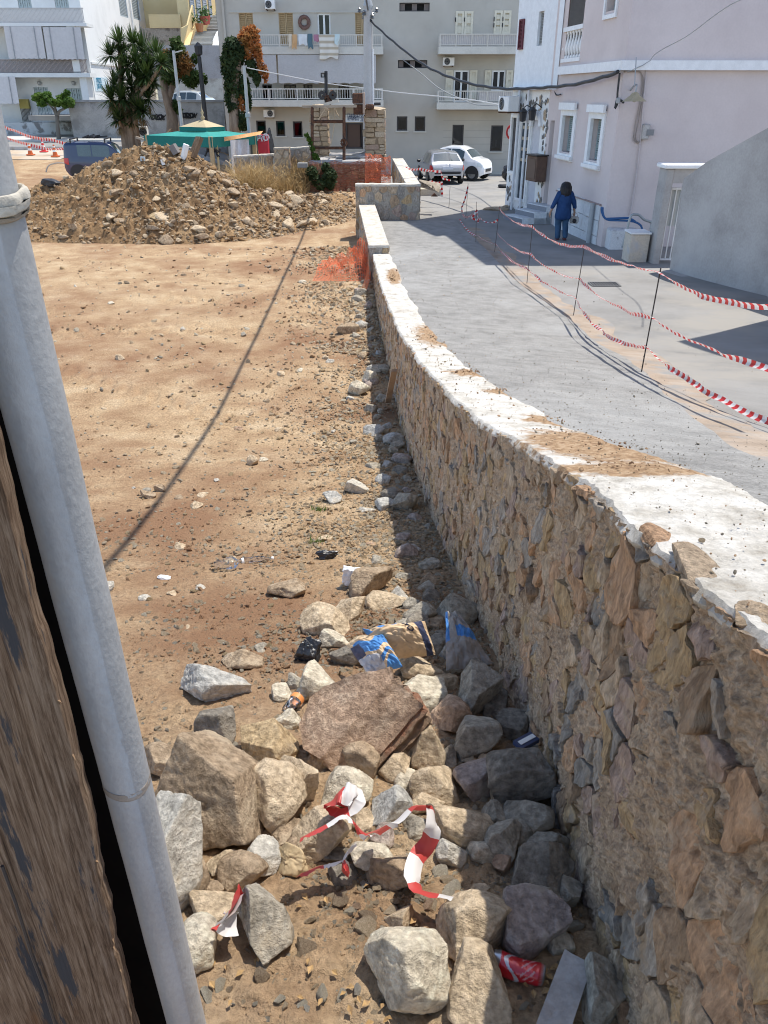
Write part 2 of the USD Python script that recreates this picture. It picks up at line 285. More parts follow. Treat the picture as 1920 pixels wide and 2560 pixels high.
def stone_piece(g, pl, P, prot, n, rings, gap, tilt=.01, rough=.012, fs=9.):
    """one stone of a wall: its outline on the face, swelling out of the mortar; P(q, h, out) gives the point"""
    gap = gap * g.uniform(.4, 2.); pl = pl.buffer(-gap - .008).buffer(.008)
    if pl.is_empty: return None
    if pl.geom_type != 'Polygon': pl = max(pl.geoms, key=lambda a: a.area)
    if pl.area < .0012: return None
    c = np.array(pl.centroid.coords[0]); L = pl.exterior.length
    b = np.array([pl.exterior.interpolate(k / n * L).coords[0] for k in range(n)]); b = b + (fbm(np.c_[b * 16, np.full(n, g.uniform(0, 99))], 3) - .5)[:, None] * (b - c) / np.linalg.norm(b - c, axis=1, keepdims=True) * .055
    tq, th = g.normal(size=2) * tilt / .1; Q, O = [], []
    for k, (f, o) in enumerate(rings):
        q = c + (b - c) * f; Q.append(q)
        nz = (fbm(np.c_[q * fs, np.full(len(q), c[0] * 3.1)], 4) - .5) + (fbm(np.c_[q * 38, np.full(len(q), c[0])], 3) - .5) * .45
        O.append(np.full(n, o * prot - (.022 if k == 0 else 0)) + (nz * rough * 2 + ((q - c) @ [tq, th]) * min(1, o)) * (k > 0))
    Q = np.vstack(Q + [c[None]]); O = np.r_[np.concatenate(O), np.mean(O[-1])]; V = P(Q[:, 0], Q[:, 1], O); f = []
    for k in range(len(rings) - 1):
        i = np.arange(n); a, d = k * n + i, k * n + (i + 1) % n; f += [np.stack([a, d, d + n], 1), np.stack([a, d + n, a + n], 1)]
    i = np.arange(n); a = (len(rings) - 1) * n; f.append(np.stack([a + i, a + (i + 1) % n, np.full(n, len(V) - 1)], 1))
    f = np.vstack(f); nrm = np.cross(V[f[:, 1]] - V[f[:, 0]], V[f[:, 2]] - V[f[:, 0]]).sum(0); o = P(c[:1], c[1:], np.array([.1])) - P(c[:1], c[1:], np.array([0.]))
    return V, (f if nrm @ o[0] > 0 else f[:, ::-1])
R_NEAR = [(1, .2), (.99, .85), (.96, 1.), (.84, 1.), (.66, 1.02), (.45, 1.04), (.22, 1.05)]; R_MID = [(1, 0), (.97, .8), (.75, 1.), (.36, 1.04)]; R_FAR = [(1, 0), (.88, .9)]
def masonry(t, cells, P, g, mats, wts, prot=(.008, .035), gap=.011, keyd=None, most=300, near=4., mid=9., rough=.012, name='stone'):
    """stones on one face as parts; those past the limit joined, by tone"""
    info = sorted(((keyd(*c.centroid.coords[0]) if keyd else 5., k) for k, c in enumerate(cells))); rest = {}
    for r, (d, k) in enumerate(info):
        n, rg = (26, R_NEAR) if d < near else (14, R_MID) if d < mid else (9, R_FAR)
        m = stone_piece(g, cells[k], P, g.uniform(*prot), n, rg, gap, rough=rough); mi = g.choice(len(mats), p=wts)
        if m is None: continue
        if r < most: part(t, name, m, mats[mi], smooth=40 if d < mid else False)
        else: rest.setdefault(mi, []).append(m)
    for mi, ms in rest.items(): part(t, 'far_stones', cat(ms), mats[mi], kind='stuff')
def cap_material():
    N = {'tc': ('geometry', {}), 'n1': ('noise_texture', {'scale': 5., 'detail': 8., 'roughness': .66}), 'r1': ('rgb_ramp', {'ramp': [(.32, (.33, .30, .25)), (.45, (.49, .465, .415)), (.62, (.64, .62, .575))]}), 'n2': ('noise_texture', {'scale': 45., 'detail': 8., 'roughness': .7}), 'm2': ('map_range', {'from_min': .3, 'from_max': .7, 'to_min': .74, 'to_max': 1.12}), 'mu': ('mix_color', {'blend_type': 'multiply', 'fac': 1., 'use_clamp': False}),
         'n3': ('noise_texture', {'scale': 9., 'detail': 8., 'roughness': .7}), 'mx': ('mix_color', {'blend_type': 'mix'}), 'n4': ('noise_texture', {'scale': 30., 'detail': 6.}), 'r4': ('rgb_ramp', {'ramp': [(.35, (.22, .14, .085)), (.5, (.31, .21, .125)), (.65, (.40, .29, .19))]}), 'ws': ('math', {'math_type': 'multiply_add', 'value2': 2.2, 'value3': -1.1}), 'bp': ('bump', {'strength': 1., 'distance': .014}), 'p': ('principled_bsdf', {'roughness': .95, 'specular_ior_level': .1})}
    L = [(a, b) for a, b in (('tc.position', 'n1.vector'), ('tc.position', 'n2.vector'), ('tc.position', 'n3.vector'), ('tc.position', 'n4.vector'), ('n1.fac', 'r1.fac'), ('n2.fac', 'm2.value'), ('r1.color', 'mu.a'), ('m2.result', 'mu.b'), ('n3.fac', 'ws.value1'), ('n4.fac', 'r4.fac'), ('n2.fac', 'bp.height'), ('bp.normal', 'p.normal'))]; prev = None
    for k, (q, a, b) in enumerate(spots):
        N[f's{k}'] = ('vector_math', {'math_type': 'subtract', 'vector2': q}); N[f'c{k}'] = ('vector_math', {'math_type': 'multiply', 'vector2': (1 / b, 1 / a, 0)}); N[f'l{k}'] = ('vector_math', {'math_type': 'length'}); N[f'a{k}'] = ('math', {'math_type': 'add'}); L += [('tc.position', f's{k}.vector1'), (f's{k}.vector', f'c{k}.vector1'), (f'c{k}.vector', f'l{k}.vector1'), (f'l{k}.value', f'a{k}.value1'), ('ws.value', f'a{k}.value2')]
        if prev: N[f'mn{k}'] = ('math', {'math_type': 'minimum'}); L += [(prev, f'mn{k}.value1'), (f'a{k}.value', f'mn{k}.value2')]; prev = f'mn{k}.value'
        else: prev = f'a{k}.value'
    N['mr'] = ('map_range', {'from_min': .95, 'from_max': 1.35, 'to_min': 1., 'to_max': 0., 'clamp': True}); L += [(prev, 'mr.value'), ('mr.result', 'mx.fac'), ('mu.result', 'mx.a'), ('r4.color', 'mx.b'), ('mx.result', 'p.base_color')]
    return usdkit.material(stage, '/World/Looks/wall_cap', N, L, surface='p.BSDF')
# ---- the long retaining wall beside the lot
zt = lambda Y: 5 - _Dt(Y)
HA = lambda Y: np.asarray(_Db(Y) - _Dt(Y)) + .12
def PA(q, h, o):
    q, h, o = np.broadcast_arrays(q, h, o); return np.stack([Xw(q) - o, q + 0 * o, zt(q) - .012 - h], -1)
wallA = thing('retaining_wall', 'long rough stone retaining wall with white mortar top beside the dug dirt lot', 'wall', (.68, 2, 2.5))
g = np.random.default_rng(11)
Yw = np.r_[np.linspace(-2, .5, 12)[:-1], np.geomspace(.5, 22.1, 520)]; hh = np.linspace(0, 1, 190)
Qm, Hm = np.meshgrid(Yw, hh, indexing='ij'); Hm = Hm * HA(Qm)
om = fbm(np.stack([Qm * 7, Hm * 7, Qm * 0], -1), 5) * .06 - .034 + np.abs(fbm(np.stack([Qm * 38, Hm * 38, Qm * 0 + 3], -1), 3) - .5) * .05 * np.clip(5 / Qm.clip(.5), 0, 1)
v_, f_ = grid(PA(Qm, Hm, om)); part(wallA, 'mortar', (v_, f_), mortm, smooth=True)
cellsA = cells_voronoi(g, .25, 22.05, HA, .055, .36, .78)
masonry(wallA, cellsA, PA, g, WST, [.22, .19, .22, .1, .05, .09, .13], (-.010, .019), .003, keyd=lambda q, h: q, most=298, near=3.4, mid=9., rough=.03)
# its mortar top, with brown earth spilled on it here and there
spots = [(on(u, v, lambda X, Y: zt(Y)), a, b) for u, v, a, b in [(1100, 838, 1.2, .30), (1068, 745, .8, .16), (1185, 932, .26, .24), (1265, 978, .16, .16), (1500, 1112, .62, .30), (1575, 1172, .14, .26), (1400, 1050, .25, .2), (985, 690, 1., .14)]]
capm = cap_material()
tq = np.linspace(0, 1, 30); Qc, Tc = np.meshgrid(Yw, tq, indexing='ij'); wid = .5
edge = fb(Qc, Qc * 0, 3, 4, 21) * .05 + fb(Qc, Qc * 0, 15, 4, 22) * .05
Xcap = Xw(Qc) - .012 + edge * (1 - Tc) ** 2 + Tc * (wid + fb(Qc, Qc * 0, 2, 3, 23) * .12)
Zcap = zt(Qc) + fb(Xcap, Qc, 2.2, 3, 24) * .03 + fb(Xcap, Qc, 14, 4, 25) * .026 + fb(Xcap, Qc, 60, 2, 26) * .008 - .03 * (Tc < .02) - .015 * np.clip(Tc - .85, 0, 1) / .15
top = np.stack([Xcap, Qc, Zcap], -1)
skirtL = np.stack([top[:, 0] + [.03, 0, -.03], top[:, 0] + [0.004, 0, -.012]], 1); skirtL[:, 0, 2] -= .0 + .03 * fbm(np.c_[Yw * 12, Yw * 0, Yw * 0], 3); skirtL[:, 0, 0] += .045
skirtR = np.stack([top[:, -1] + [0, 0, -.015], top[:, -1] + [0, 0, -.6]], 1)
part(wallA, 'cap', grid(np.concatenate([skirtL, top, skirtR], 1)), capm, smooth=38)
ei = top[-1]; fa_ = np.concatenate([ei[None] + [0, .003, 0], ei[None] + [0, .003, -.75]]); part(wallA, 'end_face', grid(fa_), mortm)
for k, (u, v, w, d, h) in enumerate([(1650, 1340, .17, .10, .04), (1720, 1415, .24, .12, .035), (1845, 1535, .13, .10, .045)]):
    p = on(u, v, lambda X, Y: zt(Y)); p[0] = Xw(p[1]) + d * .40; p[2] = zt(p[1]) - h * .22
    vv, ff = rock(300 + k, (d, w, h), 4, 8, .05, .4, .8); part(wallA, 'edge_slab', (vv + p, ff), WST[[1, 2, 2, 0, 0, 3, 2][k]], smooth=True)
# ---- its raised far stretch, and the walled box at its end
def block_wall(name, label, A, B, zt0, zt1, zb, th, seed, rr, mats=WST, w=[.2, .08, .3, .2, .1, .06, .06], top=limem, capw=.02, faces='FLRB', prot=(.006, .03)):
    """a free-standing wall along A > B (plan), its face towards the right of travel called F"""
    A, B = np.asarray(A, float), np.asarray(B, float); L = np.linalg.norm(B - A); d = (B - A) / L; n = np.array([d[1], -d[0]]); g = np.random.default_rng(seed)
    t = thing(name, label, 'wall', (*((A + B) / 2), zb)); ztf = lambda q: zt0 + (zt1 - zt0) * np.clip(q / L, 0, 1)
    def face(o0, dd, nn, zf):
        def P(q, h, o):
            q, h, o = np.broadcast_arrays(q, h, o); xy = o0 + q[..., None] * dd + o[..., None] * nn; return np.concatenate([xy, (zf(q) - .03 - h)[..., None]], -1)
        return P
    todo = {'F': (face(A, d, n, ztf), L), 'R': (face(A - n * th, n, -d, lambda q: zt0 + 0 * q), th), 'L': (face(B, -n, d, lambda q: zt1 + 0 * q), th), 'B': (face(B - n * th, -d, -n, lambda q: ztf(L - q)), L)}
    for k in faces:
        P, l = todo[k]; H = lambda q: np.asarray(P(np.asarray(q, float), 0., 0.)[..., 2] - zb)
        qq, h2 = np.meshgrid(np.linspace(0, l, 30), np.linspace(0, 1, 16), indexing='ij'); h2 = h2 * H(qq)
        part(t, 'mortar', grid(P(qq, h2, fbm(np.stack([qq * 9, h2 * 9, qq * 0], -1), 3) * .03 - .02)), mortm2)
        masonry(t, cells_voronoi(g, 0, l, H, *rr), P, g, mats, w, prot, .009, near=0, mid=50, most=120)
    qq, w2 = np.meshgrid(np.linspace(-capw, L + capw, 60), np.linspace(-capw, th + capw, 12), indexing='ij'); xy = A + qq[..., None] * d - w2[..., None] * n
    z = ztf(qq) + fb(xy[..., 0], xy[..., 1], 7, 4, seed) * .03; b_ = np.concatenate([xy, z[..., None]], -1)
    e = lambda s: np.stack([s, s - [0, 0, .07]], 0)
    part(t, 'cap', cat(grid(b_), grid(e(b_[0])), grid(e(b_[-1])), grid(e(b_[:, 0])), grid(e(b_[:, -1]))), top, smooth=35); return t
mortm2 = M('pale_mortar', [(.33, .29, .235), (.40, .36, .30)], 6., .95, .7, 50., .02, .1, world=True)
sl = Xw(28.4) - Xw(21.6)
block_wall('retaining_wall', 'higher far stretch of the stone retaining wall, ending at the walled box', (Xw(28.4) - .2, 28.45), (Xw(21.6) - .1, 21.65), 1.68, 1.43, .3, .52, 21, (.14, .3), faces='FLB', w=[.15, .05, .35, .25, .1, .05, .05])
block_wall('box_wall', 'low mortared stone wall facing the concrete path, near side of the walled box', (-.98, 28.5), (1.25, 28.5), 2.32, 2.32, .4, .42, 22, (.15, .38), faces='FRLB', w=[.08, .07, .22, .3, .16, .07, .1], prot=(.004, .018))
block_wall('box_wall', 'sloping pale topped stone wall running back beside the parked silver hatchback', (1.25, 28.96), (.85, 38.2), 2.30, 2.5, .6, .45, 23, (.2, .4), faces='FBL')
spm = M('spilled_earth', [(.25, .16, .095), (.34, .225, .135), (.40, .28, .18)], 6., .95, .9, 80., .015, .1, world=True)
# ---------------------------------------------------------------- facades
class Fac:
    """a vertical wall plane: p0 on the ground plan, dr along it, n outward (towards the street)"""
    def __init__(s, p0, dr, n): s.p0, s.dr, s.n = np.array([*p0, 0.]), np.array([*dr, 0.]) / np.hypot(*dr), np.array([*n, 0.]) / np.hypot(*n)
    def P(s, q, z, o=0.): return s.p0 + s.dr * q + s.n * o + np.array([0, 0, z])
    def px(s, u, v, o=0.):
        r = ray(u, v); a = s.p0 + s.n * o; t = ((a - EYE) @ s.n) / (r @ s.n); X = EYE + r * t - a; return float(X @ s.dr), float(EYE[2] + r[2] * t)
    def R(s, f, x0, y0, x1, y1, o=0.):
        """the rectangle on the wall that a pixel rectangle of a zoomed view f covers"""
        c = [s.px(*f(x, y), o) for x, y in ((x0, y0), (x1, y0), (x0, y1), (x1, y1))]
        q = sorted([(c[0][0] + c[2][0]) / 2, (c[1][0] + c[3][0]) / 2]); z = sorted([(c[0][1] + c[1][1]) / 2, (c[2][1] + c[3][1]) / 2]); return q[0], z[0], q[1], z[1]
    def box(s, q0, z0, q1, z1, o0, o1, ch=0.):
        c = (s.P(q0, z0, o0) + s.P(q1, z1, o1)) / 2; R = np.stack([s.dr, s.n, [0, 0, 1.]], 1); sz = (abs(q1 - q0), abs(o1 - o0), abs(z1 - z0))
        return rbox(c, sz, ch, R) if ch else obox(c, sz, R)
    def wall(s, q0, z0, q1, z1, holes, d=.25):
        xs = sorted({q0, q1, *[h[0] for h in holes], *[h[2] for h in holes]}); zz = sorted({z0, z1, *[h[1] for h in holes], *[h[3] for h in holes]}); V, Fc = [], []
        def quad(*p): k = len(V); V.extend(p); Fc.extend([[k, k + 1, k + 2], [k, k + 2, k + 3]])
        for a, b in zip(xs, xs[1:]):
            for c, e in zip(zz, zz[1:]):
                m, n = (a + b) / 2, (c + e) / 2
                if q0 < m < q1 and z0 < n < z1 and not any(h[0] < m < h[2] and h[1] < n < h[3] for h in holes): quad(s.P(a, c), s.P(b, c), s.P(b, e), s.P(a, e))
        for a, c, b, e in holes:
            quad(s.P(a, c), s.P(a, e), s.P(a, e, -d), s.P(a, c, -d)); quad(s.P(b, c), s.P(b, c, -d), s.P(b, e, -d), s.P(b, e))
            quad(s.P(a, c), s.P(a, c, -d), s.P(b, c, -d), s.P(b, c)); quad(s.P(a, e), s.P(b, e), s.P(b, e, -d), s.P(a, e, -d))
        return np.array(V), np.array(Fc)
    def frame(s, r, w, o0, o1):
        a, c, b, e = r; return cat(s.box(a, c, a + w, e, o0, o1), s.box(b - w, c, b, e, o0, o1), s.box(a + w, c, b - w, c + w, o0, o1), s.box(a + w, e - w, b - w, e, o0, o1))
    def shutter(s, r, o0, o1, n=8, w=.05, tilt=True):
        a, c, b, e = r; ms = [s.frame(r, w, o0, o1)]; zz = np.linspace(c + w, e - w, n + 1)
        for k in range(n): ms.append(s.box(a + w, zz[k] + .006, b - w, zz[k + 1] - (zz[1] - zz[0]) * .3, o0 + .004, o0 + (o1 - o0) * .7))
        ms.append(s.box(a + w * .6, c + w * .6, b - w * .6, e - w * .6, o0 - .004, o0 + .006)); return cat(*ms)
    def rail(s, q0, q1, z0, z1, o, n, r=.012): # upright bars with a top and a bottom rail
        return cat(*[s.box(q - r, z0, q + r, z1, o - r, o + r) for q in np.linspace(q0, q1, n)])
def ac_unit(t_or_none, fc, r, o0, o1, label, fan_left=True):
    a, c, b, e = r; p = fc.P((a + b) / 2, c, o0); t = thing('air_conditioner', label, 'air conditioner', p)
    part(t, 'casing', fc.box(a, c, b, e, o0, o1, .02), whitep); w = b - a; h = e - c; cx = a + w * (.36 if fan_left else .64); cz = c + h * .5; R = h * .4
    ring = [fc.P(cx + R * math.cos(k), cz + R * math.sin(k), o1 + .004) for k in np.linspace(0, 2 * np.pi, 25)[:-1]]
    part(t, 'fan_opening', (np.array([fc.P(cx, cz, o1 + .004)] + ring), np.array([[0, 1 + k, 1 + (k + 1) % 24] for k in range(24)])), darkp)
    gr = [tube([fc.P(cx + R * f * math.cos(k), cz + R * f * math.sin(k), o1 + .012) for k in np.linspace(0, 2 * np.pi, 25)], .006, 4) for f in (1, .7, .4)]
    part(t, 'fan_grille', cat(gr), greyp); [part(t, 'bracket', fc.box(q, c - .05, q + .04, c - .004, 0, o1), rustm) for q in (a + .05, b - .09)]; return t
whitep = plain('white_paint', (.72, .72, .70)); darkp = plain('near_black', (.02, .02, .022), .5); greyp = plain('grey_metal', (.35, .36, .36), .45, metal=.3); blackp = plain('black_paint', (.025, .025, .027), .4)
rustm = M('rusty_iron', [(.06, .03, .02), (.11, .055, .035), (.16, .085, .05)], 9, .85, .5, 60, .006, .2, dirt=(.05, .035, .03), dscale=6)
intm = plain('dark_room', (.03, .032, .035), .9); pane = glassm('window_glass', (.25, .28, .3)); curtain = plain('curtain_cloth', (.55, .55, .53), .9)
beige = M('beige_render', [(.40, .37, .32), (.44, .41, .355), (.475, .445, .39)], .5, .92, .25, 25, .01, .1, fine=(.93, 1.05), dirt=(.36, .335, .295), dscale=.35, dlo=.55, dhi=.8, world=True)
slabm = M('balcony_slab', [(.52, .50, .445), (.58, .56, .50)], 1.2, .9, .2, 25, .01, .1, fine=(.9, 1.06), dirt=(.40, .38, .34), dscale=.9, dlo=.55, dhi=.8, world=True)
woodsh = M('ochre_shutter', [(.36, .25, .13), (.43, .31, .17)], 5, .7, .3, 40, .004, .3, stretch=(1, 1, .2)); creamsh = plain('cream_shutter', (.62, .57, .45), .6); railp = plain('pale_railing', (.55, .52, .46), .5)
awnm = M('grey_awning', [(.42, .405, .39), (.47, .455, .44)], .7, .9, .15, 20, .01, .1, world=True); brownd = plain('brown_door', (.085, .05, .035), .5)
# ======================================================= the beige apartment block across the end of the street
YB = 50.0; fB = Fac((0, YB), (1, 0), (0, -1)); fS = Fac((0, YB - 1.25), (1, 0), (0, -1))
ap = thing('apartment_block', 'wide beige apartment block with balconies across the end of the street', 'building', (0, YB, .9))
qL = fB.px(*c2(142, 200))[0]; qR = 13.0; zT = 11.6; zG = .8
H = []
W = lambda f, *a: H.append(fB.R(f, *a)) or H[-1]
gw = [W(c2, 468, 1000, 548, 1120), W(c2, 632, 1003, 705, 1128), W(c2, 772, 1006, 850, 1137), W(c3, 306, 965, 392, 1085), W(c3, 455, 965, 541, 1088), W(c3, 765, 1035, 858, 1248), W(c3, 1083, 1040, 1182, 1256)]
door = W(c2, 1208, 1018, 1352, 1235); slots = [W(c3, 327, 22, 578, 95), W(c3, 315, 498, 558, 565)]
shut = [W(c2, 330, 108, 445, 378), W(c2, 657, 108, 775, 378), W(c2, 1288, 105, 1400, 378)]; whd = W(c2, 975, 108, 1085, 375)
cs = [W(c3, 790, 92, 935, 378), W(c3, 1112, 86, 1252, 280)]; fd = W(c3, 775, 582, 902, 845); fw = W(c3, 1092, 582, 1205, 752)
under = [W(c2, 520, 700, 600, 825), W(c2, 700, 700, 800, 825), W(c2, 860, 700, 935, 825), W(c2, 1150, 700, 1240, 825)]
part(ap, 'wall', cat(fB.wall(qL, zG, qR, zT, H), fB.box(qL, zG, qL + .01, zT, -9, 0)), beige)
part(ap, 'interior', fB.box(qL + .2, zG, qR - .2, zT, -1.2, -.6), intm)
for gq in (915, 1000, 1085, 1140, 1195, 1260, 1320): # scored lines of the ground storey
    z = fB.px(1100, gq / 3.318)[1]; xs_ = [fB.px(1100, 300)[0] + .2] + sum([[r[0] - .03, r[2] + .03] for r in gw[5:] if r[1] - .1 < z < r[3] + .1], []) + [qR - .3]; [part(ap, 'groove', fB.box(xs_[k], z - .012, xs_[k + 1], z + .012, -.002, .004), plain('groove_grey', (.33, .31, .275))) for k in range(0, len(xs_), 2)]
def window(t, fc, r, fr, d=.18, w=.06, leaves=1, label=None, gl=None):
    m = [fc.frame(r, w, -d, -d + .06)]; a, c, b, e = r
    for k in range(1, leaves): q = a + (b - a) * k / leaves; m.append(fc.box(q - w * .6, c + w, q + w * .6, e - w, -d + .002, -d + .062))
    wt = part(t, 'window', cat(m), fr, label=label); part(wt, 'pane', fc.box(a + w * .5, c + w * .5, b - w * .5, e - w * .5, -d + .02, -d + .03), gl or pane); return wt
dkfr = plain('dark_frame', (.05, .045, .045), .5)
for k, r in enumerate(gw):
    wt = window(ap, fB, r, dkfr, .12, .07); part(wt, 'sill', fB.box(r[0] - .08, r[1] - .07, r[2] + .08, r[1] - .004, -.1, .06), slabm)
    if k in (1, 6): part(wt, 'paper', fB.box(r[0] + .3, r[1] + .25, r[2] - .3, r[1] + .62, -.13, -.126 + .02), whitep)
a, c, b, e = door; dr = part(ap, 'door', fB.box(a + .1, c, b - .16, e - .06, -.2, -.14), brownd); part(ap, 'door_frame', fB.frame(door, .09, -.2, -.05), dkfr)
part(dr, 'notice', cat(fB.box(a + 1.15, c + 1.55, a + 1.62, c + 2.1, -.139, -.13), fB.box(a + 1.25, c + 1.2, a + 1.55, c + 1.54, -.139, -.131)), whitep)
for r in slots:
    a, c, b, e = r; sl_ = part(ap, 'window', fB.frame(r, .05, -.16, -.1), dkfr, label='long narrow slot window with dark slats')
    part(sl_, 'slats', cat(*[fB.box(a + (b - a) * (k + .08) / 5, c + .05, a + (b - a) * (k + .92) / 5, e - .05, -.18, -.13) for k in (0, 2, 4)]), plain('slat_brown', (.16, .13, .115)))
for r in shut:
    m = (r[0] + r[2]) / 2
    for a, b in ((r[0], m - .01), (m + .01, r[2])): part(ap, 'shutter', fB.shutter((a, r[1], b, r[3]), -.12, -.04, 16), woodsh, label='closed ochre wooden balcony shutter')
window(ap, fB, whd, whitep, .15, .09, 2, 'white balcony door with pale curtain'); a, c, b, e = whd
part(ap, 'curtain', cat(*[fB.box(a + (b - a) * k / 9 + .01, c, a + (b - a) * (k + .8) / 9, e, -.34, -.3) for k in range(9)]), plain('blue_curtain', (.30, .36, .44), .9))
for r in cs:
    m = (r[0] + r[2]) / 2
    for a, b in ((r[0], m - .01), (m + .01, r[2])): s_ = part(ap, 'shutter', fB.shutter((a, r[1], b, r[3]), -.06, .03, 3, .12), creamsh, label='closed cream panel shutter'); part(s_, 'hinges', cat(fB.box(a - .03, r[3] - .5, a + .02, r[3] - .3, .03, .05), fB.box(a - .03, r[1] + .3, a + .02, r[1] + .5, .03, .05)), darkp)
for r, hg in ((fd, 2), (fw, 2)):
    window(ap, fB, r, whitep, .1, .09, 2, 'white double casement'); w = (r[2] - r[0]) * .52; part(ap, 'curtain', fB.box(r[0] + .1, r[1], (r[0] + r[2]) / 2 - .1, r[3], -.42, -.38), curtain)
    for a, b in ((r[0] - w, r[0] - .04), (r[2] + .04, r[2] + w)): part(ap, 'shutter', fB.shutter((a, r[1] + .05, b, r[3]), .01, .07, 2, .1), creamsh, label='open cream shutter folded back on the wall')
for r in under: window(ap, fB, r, dkfr, .12, .06, 2)
part(ap, 'drain_pipe', fB.box(qL + .35, zG, qL + .47, zT, .01, .12), beige)
def balcony(f, x0, y0, x1, y1, ry, solid, nb, rm, lb):
    q0, z0, q1, z1 = fS.R(f, x0, y0, x1, y1); s = part(ap, 'balcony', fS.box(q0, z0, q1, z1, -1.24, 0), slabm, label=lb); zt_ = fS.px(*f(x0, ry))[1]
    part(s, 'railing', cat(fS.rail(q0 + .06, q1 - .06, z1 + .06, zt_, -.06, nb), fS.box(q0 + .03, zt_, q1 - .03, zt_ + .05, -.09, -.03), fS.box(q0 + .03, z1 + .06, q1 - .03, z1 + .1, -.085, -.035), *[fS.box(q - .03, z1, q + .03, zt_, -.09, -.03) for q in np.linspace(q0 + .08, q1 - .08, 6)],
        *[fS.box(q - .012, z1 + .06, q + .012, zt_, -o - .012, -o + .012) for q in (q0 + .06, q1 - .06) for o in np.arange(.2, 1.2, .14)]), rm)
    if solid: part(s, 'panel', fS.box(q0 + .1 if solid == 1 else q0 + (q1 - q0) * .5, z1 + .1, q1 - .1, zt_ - .01, -.075, -.065), plain('balcony_sheet', (.43, .41, .40)))
    return q0, z0, q1, z1, zt_
bal1 = balcony(c2, 440, 385, 1520, 450, 293, 0, 62, railp, 'upper left balcony hung with washing'); balcony(c2, 330, 830, 1522, 885, 742, 0, 58, plain('white_railing', (.66, .64, .60)), 'lower left balcony with white railing behind the awnings')
balcony(c3, 652, 385, 1330, 447, 288, 1, 44, railp, 'upper right balcony with sheeted railing'); balcony(c3, 638, 850, 1330, 908, 760, 2, 40, railp, 'lower right balcony with white doors')
# awnings of the lower left balcony
for k, (x0, x1) in enumerate([(505, 636), (650, 1460)]):
    q0, z0, q1, z1 = fS.R(c2, x0, 455, x1, 695); n = 14; q = np.linspace(q0, q1, n * 3); V = np.zeros((9, len(q), 3))
    for i, s_ in enumerate(np.linspace(0, 1, 9)): V[i] = [fS.P(a, z1 + (z0 - z1) * s_ + (.05 * abs(math.sin(a * 5)) if i == 8 else 0), -.02 + .12 * s_ + .01 * math.sin(a * 3)) for a in q]
    part(ap, 'awning', grid(V), awnm, smooth=True, label='lowered grey balcony awning')
# the top storey's parapet band
part(ap, 'ledge', fB.box(*[fB.R(c2, 245, 98, 1300, 104)[k] for k in range(4)], 0, .05), slabm)
ac_unit(ap, fB, fB.R(c2, 548, 5, 630, 82), .1, .5, 'air conditioner high on the beige block above the ochre shutters')
ac_unit(ap, fB, fB.R(c2, 535, 908, 622, 972), .1, .5, 'air conditioner below the lower balcony of the beige block, above the ground windows', False)
ac_unit(ap, fB, fB.R(c3, 685, 478, 778, 547), .1, .45, 'air conditioner above the white double door of the beige block')
wr = fB.px(*c2(866, 185)); m = trimesh.creation.torus(.26, .1, 24, 10); vv = np.array(m.vertices)[:, [0, 2, 1]]; vv += (fbm(vv * 9, 3)[:, None] - .5) * .1
solo('wreath', (vv + fB.P(wr[0], wr[1], .06), np.array(m.faces)), plain('wreath_twigs', (.16, .09, .07), .9), 'round dark wreath hung between shutters over the washing balcony', 'wreath')
# washing
def cloth(x0, y0, x1, y1, mat, lb, cat_, stripes=False, o=.1):
    q0, z0, q1, z1 = fS.R(c2, x0, y0, x1, y1, o); n, m = 22, 24; s, t = np.meshgrid(np.linspace(0, 1, n), np.linspace(0, 1, m)); k = random.Random(x0)
    w = q1 - q0; Q = q0 + s * w * (1 - .06 * t) + .03 * np.sin(t * 5 + k.random() * 6) * t; Z = z1 - (z1 - z0) * t * (1 + .07 * np.sin(s * 7 + k.random() * 6)); O = o + .035 * np.sin(s * w * 11 + 2 * t) * (.3 + t) + .02 * t
    V = np.stack([fS.p0[0] + Q, fS.p0[1] - O, Z], -1); return solo('laundry', grid(V), mat, lb, cat_, smooth=True)
blk = M('striped_blanket', [(.55, .50, .40), (.66, .62, .53)], 3, .95, .3, 60, .005, .05)
MATS['bstripe'] = usdkit.material(stage, '/World/Looks/blanket_bands', {'t': ('texture_coordinate', {}), 'w': ('wave_texture', {'wave_type': 'bands', 'bands_direction': 'z', 'scale': 1.1, 'distortion': .6}), 'r': ('rgb_ramp', {'ramp': [(.2, (.42, .36, .27)), (.5, (.62, .58, .49)), (.8, (.66, .63, .56))]}), 'p': ('principled_bsdf', {'roughness': .95})}, [('t.object', 'w.vector'), ('w.fac', 'r.fac'), ('r.color', 'p.base_color')], surface='p.BSDF')
for a in [(990, 290, 1152, 487, MATS['bstripe'], 'large cream striped blanket hanging over the balcony edge', 'blanket'), (765, 285, 805, 400, plain('orange_cloth', (.55, .33, .16), .9), 'orange towel drying on the balcony rail', 'laundry'), (818, 283, 890, 372, plain('white_cloth', (.62, .64, .64), .9), 'white sheet drying on the balcony rail beside the orange towel', 'laundry'),
          (893, 280, 935, 400, plain('teal_cloth', (.08, .14, .17), .9), 'dark teal garment drying between the white sheet and the blanket', 'laundry'), (943, 285, 985, 345, plain('mauve_cloth', (.35, .16, .22), .9), 'small mauve cloth drying left of the striped blanket', 'laundry'), (735, 280, 762, 385, plain('pale_cloth', (.60, .52, .40), .9), 'narrow pale cloth at the left end of the washing', 'laundry'), (1118, 283, 1160, 372, plain('aqua_cloth', (.50, .60, .60), .9), 'pale aqua cloth right of the striped blanket', 'laundry')]: cloth(*a)
